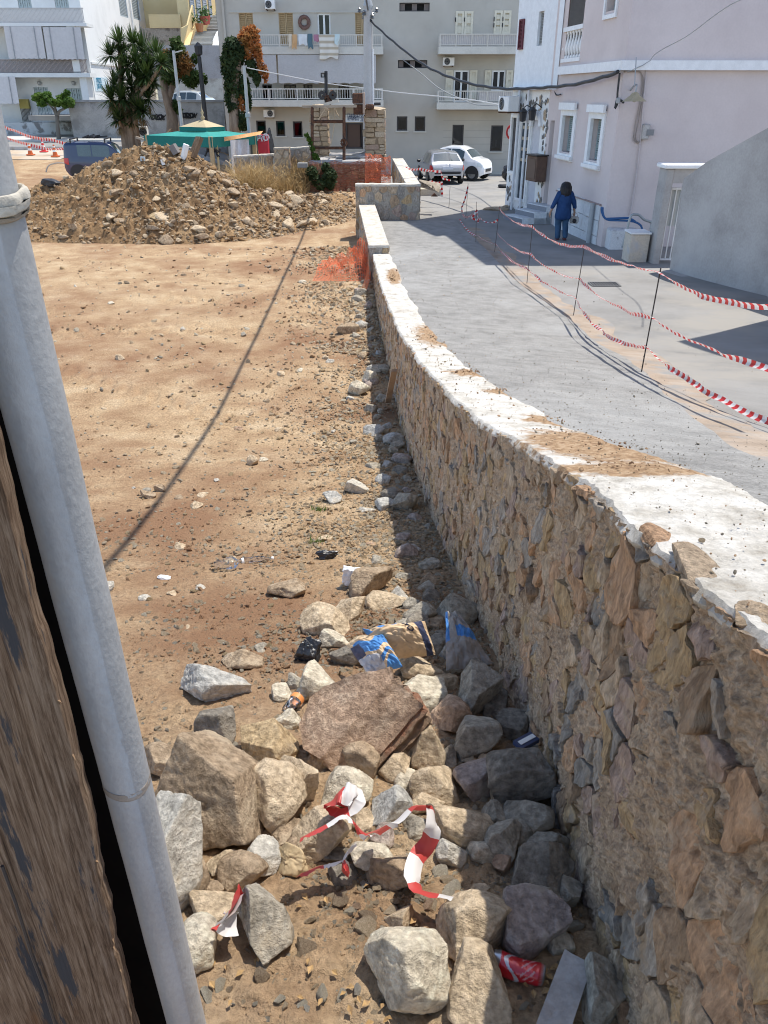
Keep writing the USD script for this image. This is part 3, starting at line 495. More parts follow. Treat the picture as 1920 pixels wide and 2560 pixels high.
q0, z0, q1, z1 = fB.R(c2, 1203, 952, 1368, 1012); sg = thing('office_sign', 'white office sign board above the brown entrance door', 'sign', fB.P((q0 + q1) / 2, z0, 0))
part(sg, 'board', fB.box(q0, z0, q1, z1, .01, .06), plain('sign_white', (.62, .68, .74), .4))
for k, (tx, hh_, zz_) in enumerate([('ΓΡΑΦΕΙΑ ΕΡΓ', .2, .60), ('ΒΕΡΝΑΡΔΟΣ - ΑΛ', .2, .24), ('ΤΗΛ.', .07, .06)]):
    v, f = arr(meshkit.text_mesh(tx, hh_, .008, True)); w = v[:, 0].max(); sc = min(1, (q1 - q0 - .2) / w); V = np.stack([q1 - .06 - (w - v[:, 0]) * sc, np.full(len(v), YB - .064) - v[:, 2], z0 + (z1 - z0) * zz_ + v[:, 1]], 1)
    part(sg, 'lettering', (V, f), plain('sign_blue', (.05, .08, .16), .5))
# ======================================================= left house
YL = 62.0; fL = Fac((0, YL), (1, 0), (0, -1)); fLs = Fac((0, YL - 1.4), (1, 0), (0, -1)); XLc = fL.px(*cL(1340, 1500))[0]
lwall = M('left_house_render', [(.56, .57, .565), (.63, .64, .63), (.67, .68, .67)], .5, .9, .2, 20, .01, .1, fine=(.94, 1.04), dirt=(.50, .49, .45), dscale=.5, dlo=.58, dhi=.85, world=True)
lh = thing('white_house', 'white balcony house with lowered awnings at the far left', 'building', (XLc, YL, 1.6))
H = []; d1 = W2 = fL.R(cL, 505, 1205, 700, 1650); d2 = fL.R(cL, 955, 1220, 1150, 1650); sw = [fL.R(cL, 245, -60, 430, 108), fL.R(cL, 755, -60, 945, 108)]
part(lh, 'wall', fL.wall(-34, 1.4, XLc, 11.5, [d1, d2] + sw), lwall); part(lh, 'interior', fL.box(-33, 1.4, XLc - .3, 11, -1.2, -.5), intm)
fR = Fac((XLc, YL), (0, 1), (1, 0)); yb = fR.px(392, 251)[0]; rw = [fR.R(cT, 300, -60, 400, 215), fR.R(cT, 470, -60, 560, 250)]
part(lh, 'side_wall', fR.wall(0, 1.2, yb, 12.5, rw), M('left_house_side', [(.62, .63, .62), (.70, .71, .70), (.73, .74, .73)], .4, .9, .2, 20, .01, .1, fine=(.95, 1.03), dirt=(.6, .57, .52), dscale=.4, dlo=.6, dhi=.9, world=True))
for r in rw: part(lh, 'shutter', fR.shutter((r[0] + .02, r[1] + .02, r[2] - .02, r[3]), -.12, -.04, 14), plain('grey_blue_shutter', (.32, .37, .40), .6))
for q in ((rw[0][2] + rw[1][0]) / 2,): part(lh, 'drain_pipe', tube([fR.P(q, 4.5, .08), fR.P(q, 12.4, .08)], .05, 8), whitep)
part(lh, 'ledge', fR.box(.2, *[fR.px(*cL(1330, 890))[1] + k for k in (0,)], yb, fR.px(*cL(1330, 890))[1] + .12, .003, .08), lwall)
shg = plain('green_grey_shutter', (.36, .42, .42), .6)
for r in (d1, d2, *sw):
    n = 3
    for k in range(n): part(lh, 'shutter', fL.shutter((r[0] + (r[2] - r[0]) * k / n + .02, r[1], r[0] + (r[2] - r[0]) * (k + 1) / n - .02, r[3]), -.14, -.05, 6, .09), shg)
def lbal(y0, y1, yr, x1, lb, dark):
    q0, z0, q1, z1 = fLs.R(cL, 0, y0, x1, y1); zr = fLs.px(*cL(500, yr))[1]; s = part(lh, 'balcony', fLs.box(-33, z0, q1, z1, -1.39, 0), lwall, label=lb)
    qq = np.arange(-31, q1 - .15, .085); part(s, 'railing', cat(*[fLs.box(q, z1 + .08, q + .06, zr, -.1, -.07) for q in qq], fLs.box(-32, zr, q1 - .08, zr + .05, -.12, -.04), fLs.box(-32, z1 + .03, q1 - .08, z1 + .08, -.12, -.05)), dark); return q1, z1, zr
part(lh, 'pillar', cat(fLs.box(XLc - .75, fL.px(*cL(1150, 1060))[1], XLc - .25, fL.px(*cL(1150, 340))[1], -1.3, -.05), fLs.box(XLc - .5, 1.4, XLc - .02, fL.px(*cL(1150, 1060))[1], -1.3, -.2)), lwall)
b1 = lbal(1010, 1068, 830, 1245, 'lower balcony with brown slatted railing', plain('brown_rail', (.26, .225, .215), .7)); b2 = lbal(318, 362, 118, 1195, 'upper balcony with pale grey slatted railing', plain('grey_rail', (.46, .45, .44), .7))
for x0, x1, y0, y1 in ((95, 612, 365, 820), (632, 1150, 375, 830), (-200, 245, 1060, 1440)):
    q0, z0, q1, z1 = fLs.R(cL, x0, y0, x1, y1); n = 30; V = np.zeros((6, n, 3))
    for i, s_ in enumerate(np.linspace(0, 1, 6)): V[i] = [fLs.P(a, z1 + (z0 - z1) * s_ + (.05 * abs(math.sin(a * 9)) if i == 5 else 0), .02 + .16 * s_) for a in np.linspace(q0, q1, n)]
    aw = part(lh, 'awning', grid(V), plain('pale_awning', (.50, .48, .47), .9), smooth=True); part(aw, 'awning_arms', cat(*[tube([fLs.P(q0 + (q1 - q0) * k, z1, .05), fLs.P(q0 + (q1 - q0) * k, z0, .22)], .025, 6) for k in (.17, .8)]), greyp)
part(lh, 'cabinet', fL.box(*fL.R(cL, 312, 1370, 440, 1500), .3, .6), plain('olive_board', (.30, .24, .06)))
part(lh, 'gate', fL.rail(*[fL.R(cL, 335, 1500, 470, 1680)[k] for k in (0, 2)], *[fL.R(cL, 335, 1500, 470, 1680)[k] for k in (1, 3)], .4, 9, .02), blackp)
part(lh, 'railing', cat(fL.rail(*[fL.R(cL, 470, 1540, 1320, 1680)[k] for k in (0, 2)], *[fL.R(cL, 470, 1540, 1320, 1680)[k] for k in (1, 3)], .5, 44, .012)), whitep)
for x in (552, 1022): q, z = fL.px(*cL(x, 1150)); part(lh, 'wall_lamp', rbox(fL.P(q, z, .12), (.25, .22, .25), .06), greyp)
q0, z0, q1, z1 = fL.R(cL, 1335, 1060, 1440, 1262); part(lh, 'painted_panel', fR.box(.3, z0, 3.4, z1, .004, .02), plain('pale_blue_panel', (.50, .62, .68)))
for k, (tx, zz_) in enumerate([('σπιτι', .62), ('μπλε', .22)]):
    v, f = arr(meshkit.text_mesh(tx, .38, .01, True)); part(lh, 'lettering', (np.stack([XLc + .024 + v[:, 2], YL + .7 + v[:, 0], z0 + (z1 - z0) * zz_ + v[:, 1]], 1), f), plain('graffiti_blue', (.03, .20, .32)))
peel = M('peeling_paint', [(.44, .45, .44), (.52, .53, .52)], 1., .9, .5, 30, .01, .1, dirt=(.20, .19, .18), dscale=1.4, dlo=.5, dhi=.56, world=True)
q0, z0, q1, z1 = fL.R(cL, 0, 1690, 1385, 1880, 1.2); solo('garden_wall', fL.box(-36, 1.2, q1, z1, .9, 1.2, .02), peel, 'low white wall with peeling paint in front of the white balcony house', 'wall')
# ======================================================= behind: graffiti wall, upper road, terraces, stairs, yellow house
graf = M('stained_wall', [(.27, .265, .26), (.34, .335, .325), (.40, .39, .375)], .7, .95, .5, 18, .01, .1, dirt=(.22, .215, .21), dscale=.9, dlo=.5, dhi=.62, world=True)
terr = M('patched_wall', [(.36, .33, .285), (.43, .40, .35), (.50, .48, .43)], .5, .95, .5, 14, .01, .1, dirt=(.30, .27, .235), dscale=.8, dlo=.5, dhi=.6, world=True)
greyc = M('grey_wall', [(.30, .30, .305), (.36, .36, .36)], .5, .95, .4, 14, .01, .1, dirt=(.27, .265, .26), dscale=.7, world=True)
f6 = Fac((0, 57), (1, 0), (0, -1)); zg = f6.px(400, 255)[1]; qa, qb = XLc - .2, f6.px(562, 300)[0]
gwall = thing('graffiti_wall', 'grey stained retaining wall with black scrawled graffiti behind the trees', 'wall', ((qa + qb) / 2, 57, 1))
part(gwall, 'masonry', f6.box(qa, .6, qb, zg, -.5, 0), graf); part(gwall, 'coping', f6.box(qa, zg, qb, zg + .12, -.5, .06), greyc)
for x0, y0, w in ((715, 1520, 170), (1120, 1500, 170)):
    for k in range(3):
        rr_ = random.Random(x0 + k); pts = [f6.P(*f6.px(*cT(x0 + w * s + 22 * math.sin(s * 21 + k * 2), y0 + 34 * math.sin(s * (17 + 5 * k) + k) + rr_.uniform(-8, 8))), .015) for s in np.linspace(0, 1, 22)]
        part(gwall, 'graffiti', tube(spl(pts, 60), .03, 4), darkp, label='black scrawled graffiti line')
struct('upper_road', bx((qa - 3, 57.5, zg - 1.1), (qb + 3, 66, zg - .8)), asph)
f7 = Fac((0, 66), (1, 0), (0, -1)); z7 = f7.px(460, 196)[1]; solo('terrace_wall', f7.box(f7.px(390, 200)[0], zg - .3, f7.px(565, 200)[0], z7, -.5, 0), terr, 'patched beige terrace wall behind the car on the upper road', 'wall')
f8 = Fac((0, 69), (1, 0), (0, -1)); z8 = f8.px(520, 142)[1]; solo('terrace_wall', f8.box(f8.px(455, 150)[0], z7 - 1, f8.px(565, 150)[0], z8, -.5, 0), greyc, 'plain grey terrace wall in the middle below the stairs', 'wall')
f9 = Fac((0, 72), (1, 0), (0, -1)); z9 = f9.px(500, 113)[1]; solo('terrace_wall', f9.box(f9.px(380, 120)[0], z8 - 1.5, f9.px(565, 120)[0], z9, -.5, 0), greyc, 'uppermost grey terrace wall at the foot of the outdoor stairs', 'wall')
stone_old = M('old_stone_wall', [(.30, .27, .23), (.37, .335, .285)], 1.2, .95, .9, 9, .05, .1, voro=(2.5, .8), dirt=(.17, .15, .13), dscale=2.4, dlo=.55, dhi=.64, world=True)
yellow = M('yellow_render', [(.60, .47, .25), (.66, .53, .30)], .5, .9, .2, 20, .01, .1, fine=(.95, 1.04), world=True)
yh = thing('yellow_house', 'yellow house with grey shutters beside the outdoor stairs', 'building', (-19, 76, 8)); fY = Fac((0, 76), (1, 0), (0, -1))
a0, a1 = fY.px(382, 50)[0], fY.px(452, 50)[0]; part(yh, 'stone_base', fY.box(a0 - 1.5, 5.5, a1, fY.px(400, 70)[1], -.5, 0), stone_old)
part(yh, 'parapet', fY.box(a0 - .3, fY.px(400, 70)[1], a1, fY.px(400, 36)[1], -.4, .08), yellow); part(yh, 'wall', cat(fY.box(a0 - 3, fY.px(400, 70)[1], a1 + .3, 19, -4, -2.2), fY.box(fY.px(446, 50)[0], fY.px(400, 70)[1], fY.px(474, 50)[0], 19, -4, -.1)), yellow)
fY2 = Fac((fY.px(474, 50)[0], 76), (.35, 1), (1, -.35)); part(yh, 'street_wall', fY2.box(0, 6, 16, 20, -.4, 0), yellow)
for u0, u1, va, vb in ((471, 481, -20, 42), (487, 497, -20, 62), (503, 512, -20, 45), (518, 524, -20, 42)):
    r = fY2.px(u0, va)[0], fY2.px(u0, vb)[1], fY2.px(u1, va)[0], fY2.px(u0, va)[1]; part(yh, 'shutter', fY2.shutter(r, .01, .08, 10), plain('slate_shutter', (.33, .37, .42), .6))
trim0 = plain('lit_nosing_pale', (.62, .58, .50), .8); stm = M('stair_concrete', [(.26, .24, .21), (.32, .30, .265)], 2, .95, .3, 20, .01, .1, world=True); stt = thing('outdoor_stairs', 'outdoor concrete stairs climbing between the yellow house and the beige block', 'stairs', (-15, 73, z9))  # the pale stair edge colour stands for light on the tread edges
for k in range(11):
    v0 = 112 - k * 3.1; Yk = 72.6 + k * .34; q0, q1 = Fac((0, Yk), (1, 0), (0, -1)).px(478 + k * 1.2, v0)[0], Fac((0, Yk), (1, 0), (0, -1)).px(530 + k * 1.4, v0)[0]; z = atY(500, v0 - 3.1, Yk)[2]; part(stt, 'step', bx((q0, Yk, z - .9), (q1, Yk + .4, z)), stm); part(stt, 'nosing', bx((q0 - .02, Yk - .06, z - .05), (q1 + .02, Yk - .003, z + .012)), trim0)  # pale strips added on the step edges, coloured to look lit above shaded risers
for k in range(13):
    v0 = 74 - k * 3.6; Yk = 76.6 + k * .36; q0, q1 = atY(517 + k * 1.9, v0, Yk)[0], atY(548, v0, Yk)[0]; z = atY(500, v0 - 3.6, Yk)[2]; part(stt, 'step', bx((q0, Yk, z - 1.2), (q1, Yk + .4, z)), stm); part(stt, 'nosing', bx((q0 - .02, Yk - .06, z - .05), (q1 + .02, Yk - .003, z + .012)), trim0)  # same added pale strips, lit edges put in by colour
p0, p1 = atY(474, 112, 72.5), atY(487, 62, 75.8); p2 = p1 + [0, 0, 1.1]
def slab3(pl, d): # polygon in 3-D given thickness along d
    n = len(pl); V = np.vstack([pl, np.asarray(pl) + d]); Fc = [[0, i, i + 1] for i in range(1, n - 1)] + [[n, n + i + 1, n + i] for i in range(1, n - 1)] + sum([[[i, (i + 1) % n, n + (i + 1) % n], [i, n + (i + 1) % n, n + i]] for i in range(n)], []); return V, np.array(Fc)
solo('stair_wall', slab3([atY(457, 112, 72.5), atY(474, 112, 72.5), p1, p1 + [0, 0, 1.4], atY(470, 62, 72.5), atY(455, 70, 72.5)], (-.15, .1, 0)), yellow, 'sunlit yellow side wall rising along the outdoor stairs', 'wall')
solo('stair_parapet', slab3([atY(524, 118, 72.4), atY(552, 118, 72.4), atY(552, 105, 75), atY(546, 75, 76), atY(541, 80, 75)], (.2, .1, 0)), lwall, 'white sloping parapet on the right of the outdoor stairs', 'wall')
for k, (u, v, cm) in enumerate([(500, 80, (.34, .14, .06)), (511, 62, (.36, .07, .05)), (517, 60, (.36, .07, .05))]):
    p = atY(u, v, 75.2 + k * .5); t = thing('flower_pot', ['largest clay flower pot with a green plant on the stairs', 'red flower pot on the stairs, nearer the yellow house', 'red flower pot on the stairs, further up and right'][k], 'flower pot', p); part(t, 'pot', lathe([(.0, 0), (.26, 0), (.36, .6), (.3, .6), (0, .5)], 12, p), plain(f'pot_{k}', cm))
    g = np.random.default_rng(k); cc = p + [0, 0, .85] + g.normal(size=(60, 3)) * [.3, .2, .18]; part(t, 'plant', cat(*[(np.array([c, c + g.normal(size=3) * .14, c + g.normal(size=3) * .14]), np.array([[0, 1, 2]])) for c in cc]), plain('pot_leaf', (.06, .12, .03), .8))
# ======================================================= right side of the street
pink = M('pink_render', [(.54, .465, .445), (.58, .505, .48), (.61, .535, .51)], .6, .92, .15, 22, .01, .1, fine=(.95, 1.04), dirt=(.49, .425, .405), dscale=.4, dlo=.58, dhi=.85, world=True)
trim = plain('white_trim', (.74, .74, .73), .8); c_ = g_st(1502, 617); fP = Fac((c_[0], c_[1]), (-.13, 1), (-1, -.13)); fQ = Fac((c_[0], c_[1]), (1, .02), (.02, -1))
ph = thing('pink_house', 'tall pale pink rendered house with white window surrounds on the right', 'building', (c_[0] + 3, c_[1] + 4, c_[2]))
wA, wB = fP.R(c4, 393, 665, 482, 965), fP.R(c4, 560, 680, 655, 1020); uw = fP.R(c4, 672, -90, 748, 90); lo = fP.R(c4, 392, -130, 535, 352); qe = fP.px(*c4(372, 700))[0]; zr = 13.2; zl0, zl1 = fP.px(*c4(735, 432))[1], fP.px(*c4(735, 374))[1]
zg0 = c_[2] - .5
def inner(r, w=.1): return r[0] + w, r[1] + w, r[2] - w, r[3] - w
part(ph, 'wall', fP.wall(0, zg0, qe, zr, [inner(wA, .16), inner(wB, .16), inner(uw, .1), lo], .3), pink); part(ph, 'interior', fP.box(.4, zg0, qe - .05, zr, -1.6, -1.3), intm)
part(ph, 'loggia', cat(fP.box(lo[0], lo[1], lo[2], lo[3] + 1, -1.25, -1.2)), pink)
Lq = 9.5; part(ph, 'side_wall', cat(fQ.wall(0, zg0, Lq, zr, []), fQ.box(0, zr - .02, Lq, zr, -9, 0)), pink); part(ph, 'rear_wall', cat(obox(fP.P(qe / 2, (zr + zg0) / 2, -9.3), (.1, qe, zr - zg0), np.stack([fP.n, fP.dr, [0, 0, 1.]], 1)), fQ.box(Lq - .1, zg0, Lq, zr, -9, -.02)), pink)
part(ph, 'ledge', cat(fP.box(-.12, zl0, qe, zl1, .003, .12), fQ.box(-.12, zl0, Lq, zl1, .003, .12)), trim)
gsh = plain('sage_shutter', (.29, .36, .37), .6)
for k, (r, lb) in enumerate(((wA, 'far ground floor window with sage shutter half open'), (wB, 'near ground floor window with sage shutter half open'), (uw, 'upper window with blue grey shutter'))):
    s_ = part(ph, 'window', fP.frame((r[0] - .02, r[1] - .08, r[2] + .02, r[3] + .02), .2 if k < 2 else .1, -.05, .05), trim, label=lb); a, c, b, e = inner(r, .16 if k < 2 else .1)
    part(s_, 'shutter', fP.shutter((a + .02, c + .02, (a + b) / 2 - .01, e - .02), -.26, -.2, 16), gsh); part(s_, 'shutter', fP.shutter(((a + b) / 2 + .01, c + .02, b - .02, e - .02), -.26, -.2, 16), gsh)
    if k < 2: part(s_, 'sill', fP.box(a - .2, c - .2, b + .2, c - .1, .052, .12), trim); part(s_, 'lintel', fP.box(a - .22, e + .14, b + .22, e + .34, .052, .13), trim)
bp = [(.0, 0), (.06, .0), (.06, .05), (.035, .1), (.075, .25), (.06, .36), (.03, .52), (.03, .6), (.055, .64), (.055, .7), (0, .7)]; hb = fP.px(*c4(400, 190))[1] - fP.px(*c4(400, 355))[1]; zb = fP.px(*c4(400, 355))[1]
rb = fP.R(c4, 385, 190, 522, 355)
for q in np.linspace(rb[0] + .15, rb[2] - .15, 8): part(ph, 'baluster', lathe([(a * 1.1, b * hb / .7) for a, b in bp], 10, fP.P(q, rb[1], -.06)), trim, smooth=40)
part(ph, 'handrail', cat(fP.box(rb[0], rb[3], rb[2], rb[3] + .12, -.22, .03), fP.box(rb[0], rb[1] - .1, rb[2], rb[1], -.22, .03)), trim)
# marble skirting slabs
marb = M('marble_slab', [(.48, .50, .52), (.57, .59, .60), (.62, .63, .63)], 1.5, .5, .1, 20, .004, .4, dirt=(.40, .38, .36), dscale=2.5, dlo=.58, dhi=.75, rnd=.06); sk = thing('marble_skirting', 'pale marble slabs cladding the foot of the pink house', 'cladding', fP.P(1, c_[2], 0))
zsk = fP.px(*c4(600, 1240))[1]; zs1 = fP.px(*c4(340, 1125))[1]
nq = 6
for k in range(nq):
    for j in range(3):
        q0, q1 = .35 + (qe - 1.2) * k / nq, .35 + (qe - 1.2) * (k + 1) / nq; q0 += (.4 if j % 2 and k else 0); q1 += (.4 if j % 2 and k < nq - 1 else 0); b0 = zg0 + .3; h_ = (zsk + (zs1 - zsk) * (q0 / qe) - b0) / 3
        part(sk, 'slab', fP.box(q0 + .008, b0 + h_ * j + .005, q1 - .008, b0 + h_ * (j + 1) - .005, .004, .035, .006), marb)
part(sk, 'coping', fP.box(.33, zsk + .0, qe - .8, zsk + .035, .004, .06), plain('slab_edge', (.30, .22, .2)))
# white speckled house further down
cw = g_st(*cR(130, 1955)); jn = g_st(1379, 559); fW = Fac((cw[0], cw[1]), (jn[0] - .1 - cw[0], jn[1] + .3 - cw[1]), (jn[1] + .3 - cw[1], -(jn[0] - .1 - cw[0]))); qw = fW.px(*cR(700, 1500))[0]; zj = fW.px(*cR(400, 262))[1]
spk = M('speckled_render', [(.60, .59, .57), (.70, .69, .67)], 2, .9, .3, 20, .01, .1, speck=(2.2, .26, (.17, .16, .14)), world=True)
MATS['spk2'] = spk
wh = thing('speckled_house', 'white house with dark stones set in its ground floor wall', 'building', (cw[0] + 2, cw[1] - 2, cw[2])); dA, dB = fW.R(cR, 330, 735, 440, 1890), fW.R(cR, 215, 665, 305, 1445); arch = fW.R(cR, 475, 695, 600, 1975); porch = fW.R(cR, 740, 500, 900, 2000)
zq = cw[2] - .4
part(wh, 'ground_wall', fW.wall(0, zq, qw, zj, [dA, dB, arch], .07), whitep); part(wh, 'interior', fW.box(.2, zq, qw - .05, zj, -1., -.7), intm)
g = np.random.default_rng(5); ms = {0: [], 1: []}
for _ in range(420):
    q, z = g.uniform(.1, qw - .05), g.uniform(zq + .3, zj - .2)
    if any(h[0] - .2 < q < h[2] + .2 and h[1] - .2 < z < h[3] + .25 for h in (dA, dB, arch)): continue
    n = 7; an = np.linspace(0, 2 * np.pi, n, endpoint=False) + g.uniform(0, 1); R_ = g.uniform(.05, .1) * g.uniform(.6, 1.25, n); V = np.array([fW.P(q + r * .9 * math.cos(a), z + r * 1.2 * math.sin(a), .008) for r, a in zip(R_, an)] + [fW.P(q, z, .03)]); ms[int(g.random() < .25)].append((V, np.array([[k, (k + 1) % n, n] for k in range(n)])))
part(wh, 'set_stones', cat(ms[0]), plain('set_stone_dark', (.15, .14, .13), .9), kind='stuff'); part(wh, 'set_stones', cat(ms[1]), WST[2], kind='stuff')
part(wh, 'door', fW.box(*dA, -.12, -.05), plain('black_door', (.02, .03, .04), .35)); part(wh, 'door_frame', fW.frame((dA[0] - .14, dA[1], dA[2] + .14, dA[3] + .16), .1, .003, .03), trim)
[part(wh, 'transom', m_, plain('grate_tan', (.40, .33, .24))) for m_ in ([fW.box(dA[0] + .06, dA[3] - .35 * k - .2, dA[2] - .06, dA[3] - .35 * k - .1, -.048, -.03) for k in range(4)])]
part(wh, 'window', fW.box(*dB, -.12, -.05), plain('dark_window', (.035, .032, .032), .3)); part(wh, 'window_frame', fW.frame((dB[0] - .1, dB[1] - .1, dB[2] + .1, dB[3] + .1), .08, .003, .03), trim)
part(wh, 'arched_door', fW.box(*arch, -.12, -.06), plain('grey_door', (.50, .50, .53), .7)); am = (arch[0] + arch[2]) / 2; aw_ = (arch[2] - arch[0]) / 2
part(wh, 'arch_trim', cat(tube([fW.P(arch[0] - .04, arch[1], .03), fW.P(arch[0] - .04, arch[3] - aw_ * .6, .03)] + [fW.P(am - (aw_ + .04) * math.cos(s), arch[3] - aw_ * .6 + (aw_ + .1) * math.sin(s), .03) for s in np.linspace(0, np.pi, 9)] + [fW.P(arch[2] + .04, arch[3] - aw_ * .6, .03), fW.P(arch[2] + .04, arch[1], .03)], .09, 6)), trim)
for q in (fW.px(*cR(330, 1000))[0] - .02, fW.px(*cR(455, 1000))[0]): part(wh, 'drain_pipe', tube([fW.P(q, zq, .09), fW.P(q, zj, .09)], .045, 8), plain('pipe_white', (.66, .67, .68), .5))
zu = 14; uA, uB = fW.R(c3, 1318, 160, 1365, 415), fW.R(c3, 1472, 92, 1520, 380); ufc = [fW.R(c3, 1325, 160, 1362, 410), fW.R(c3, 1475, 95, 1518, 378)]
part(wh, 'upper_wall', cat(fW.wall(0, zj, qw + .3, zu, ufc, .2), fW.box(0, zu - .02, qw, zu, -7, 0), fW.box(-.02, zq, 0, zu, -7, 0)), plain('white_render', (.70, .72, .73), .9)); part(wh, 'ledge', fW.box(-.1, zj, qw, zj + .1, .003, .12), trim)
part(wh, 'shutter', fW.shutter(ufc[0], -.05, .06, 20), plain('maroon_shutter', (.12, .03, .04), .6), label='closed maroon shutter'); part(wh, 'shutter', fW.shutter(ufc[1], -.15, -.08, 20), greyp)
r = fW.R(cR, 150, 350, 300, 575, .3); ac_unit(wh, fW, r, .2, .62, 'air conditioner on the street corner of the speckled house')
for k, (x, y) in enumerate(((395, 610), (530, 590))):
    q, z = fW.px(*cR(x, y), .3); p = fW.P(q, z - .25, .3); t = thing('wall_lantern', ('far' if k == 0 else 'near') + ' black wall lantern above the ' + ('black door' if k == 0 else 'arched doorway'), 'lantern', p)
    part(t, 'cage', lathe([(.02, 0), (.1, .02), (.13, .3), (.16, .31), (.05, .42), (0, .44)], 6, p), blackp); part(t, 'bracket', tube([p + [0, 0, .44], p + [.12, 0, .52], p + [.3, 0, .4]], .018, 6), blackp); part(t, 'glass', lathe([(.085, .05), (.11, .27)], 6, p), plain('lantern_glass', (.5, .5, .48), .2))
p = fW.P(*fW.px(*cR(610, 1600), .45), .2); mb = thing('meter_box', 'brown wooden meter box on the speckled wall', 'meter box', p); r = fW.R(cR, 520, 1215, 690, 1590, .2); r = (r[0], r[1], r[0] + .75, r[3])
part(mb, 'box', fW.box(*r, .01, .42, .02), M('brown_box_wood', [(.09, .055, .04), (.14, .085, .06)], 6, .6, .3, 40, .004, .3)); part(mb, 'door', fW.box(r[0] + .06, r[1] + .1, r[2] - .06, r[3] - .1, .422, .435), plain('box_door', (.11, .07, .05))); part(mb, 'lid', fW.box(r[0] - .05, r[3] + .002, r[2] + .05, r[3] + .04, 0, .47), blackp)
q, z = fW.px(*cR(510, 1310), .25); solo('letter_box', fW.box(q - .15, z - .25, q + .15, z + .25, .03, .25, .02), blackp, 'small black letter box beside the brown meter box', 'letter box')
q, z = fW.px(*cR(205, 875), .0); p = fW.P(-.12, z, -.12); sn = thing('road_sign', 'round red and white road sign at the speckled house corner', 'sign', p); m = trimesh.creation.cylinder(.26, .02, sections=28); V = np.array(m.vertices) @ rotx(math.pi / 2).T; part(sn, 'rim', (V @ rotz(.5).T + p, np.array(m.faces)), plain('sign_red', (.5, .03, .03)))
part(sn, 'disc', (V * [.72, 1, .72] @ rotz(.5).T + p + [0, -.008, 0], np.array(m.faces)), whitep); part(sn, 'bar', obox(p + [0, -.02, 0], (.36, .01, .07), roty(.8) @ rotz(.3)), plain('sign_red', (.5, .03, .03))); part(sn, 'post', tube([p + [.05, .05, .2], p + [.05, .05, zq - p[2]]], .03, 8), greyp)
# porch recess and steps between the two houses
fV = Fac((fW.P(qw, 0)[0], fW.P(qw, 0)[1]), (fP.P(qe, 0)[0] - fW.P(qw, 0)[0], fP.P(qe, 0)[1] - fW.P(qw, 0)[1]), (-1, -.02)); lq = np.hypot(*(fP.P(qe, 0) - fW.P(qw, 0))[:2])
en = thing('entrance_porch', 'narrow arched entrance between the speckled house and the pink house', 'entrance', fV.P(lq / 2, zq, 0)); part(en, 'wall', cat(fV.wall(-.1, zq, lq + .1, zr, [(lq * .2, zq, lq * .8, zj - .9)], .6)), pink); part(en, 'door', fV.box(lq * .1, zq, lq * .9, zj - .5, -.75, -.61), plain('pale_door', (.50, .54, .55)))
for k, (s_, h_) in enumerate(((1.15, .17), (.75, .36), (.35, .55))):
    q0, q1 = lq / 2 - .5, lq / 2 + .75; z0 = zs(*fV.P(lq / 2, 0, 1)[:2]) - .1; a_ = fV.box(q0, z0, q1, z0 + .1 + h_, -.2, s_, .01)
    st = part(en, 'step', a_, marb); part(st, 'riser', fV.box(q0 + .02, z0, q1 - .02, z0 + .06 + h_, s_ - .01, s_ + .004), plain('riser_grey', (.20, .21, .23)))
# lamp, meter, pipes on the side wall
q, z = fP.px(*c4(812, 600), .5); pl = fP.P(-.35, z, .75); lm = thing('street_lamp', 'old enamel dish lamp on a bracket on the pink house corner', 'lamp', pl)
lq_ = fQ.px(*c4(812, 590)); pl = fQ.P(lq_[0], lq_[1] - .05, .5); part(lm, 'shade', lathe([(.03, .16), (.08, .14), (.13, .08), (.3, -.05), (.31, -.06), (.28, -.05), (.11, .05), (0, .06)], 22, pl), M('lamp_enamel', [(.38, .31, .18), (.48, .40, .26)], 9, .5, .2, 40, .003, .4), smooth=40); part(lm, 'bulb', (np.array(trimesh.creation.icosphere(2, .07).vertices) + pl + [0, 0, -.01], trimesh.creation.icosphere(2, .07).faces), plain('bulb_glass', (.45, .4, .3), .2))
part(lm, 'bracket', cat(tube(spl([pl + [0, 0, .15], pl + [.02, .02, .3], pl + [.05, .25, .33], pl + [.0, .5, .2]], 16), .022, 8), tube([pl + [-.02, .3, .95], pl + [-.02, .1, .3]], .014, 6)), greyp)
def Qp(x, y, o=.03): return fQ.P(*fQ.px(*c4(x, y), o), o)
mt = thing('electric_meter', 'grey electric meter case with cables on the pink side wall', 'meter', Qp(905, 820)); r = fQ.R(c4, 885, 755, 928, 850); part(mt, 'case', fQ.box(*r, .01, .16, .03), M('meter_grey', [(.40, .38, .36), (.46, .44, .42)], 6, .6, .1)); part(mt, 'dial', fQ.box(r[0] + .1, r[1] + .1, r[0] + .3, r[1] + .25, .162, .175), plain('dial_dark', (.2, .2, .2)))
part(mt, 'cable', cat(tube(spl([Qp(780, 440), Qp(830, 425), Qp(880, 440), Qp(892, 500), Qp(880, 620), Qp(850, 760), Qp(838, 840), Qp(862, 872), Qp(895, 845)], 40), .018, 5), tube(spl([Qp(800, 440), Qp(868, 436), Qp(898, 480), Qp(900, 560), Qp(870, 740), Qp(850, 840), Qp(870, 868), Qp(905, 830)], 40), .014, 5)), plain('cable_tan', (.32, .27, .24)))
solo('wall_cable', tube(spl([Qp(925, 380), Qp(905, 560), Qp(880, 860), Qp(845, 1150), Qp(818, 1310)], 30), .022, 6), plain('conduit_pink', (.50, .44, .43)), 'thin conduit running down the pink side wall to the handrail', 'conduit')
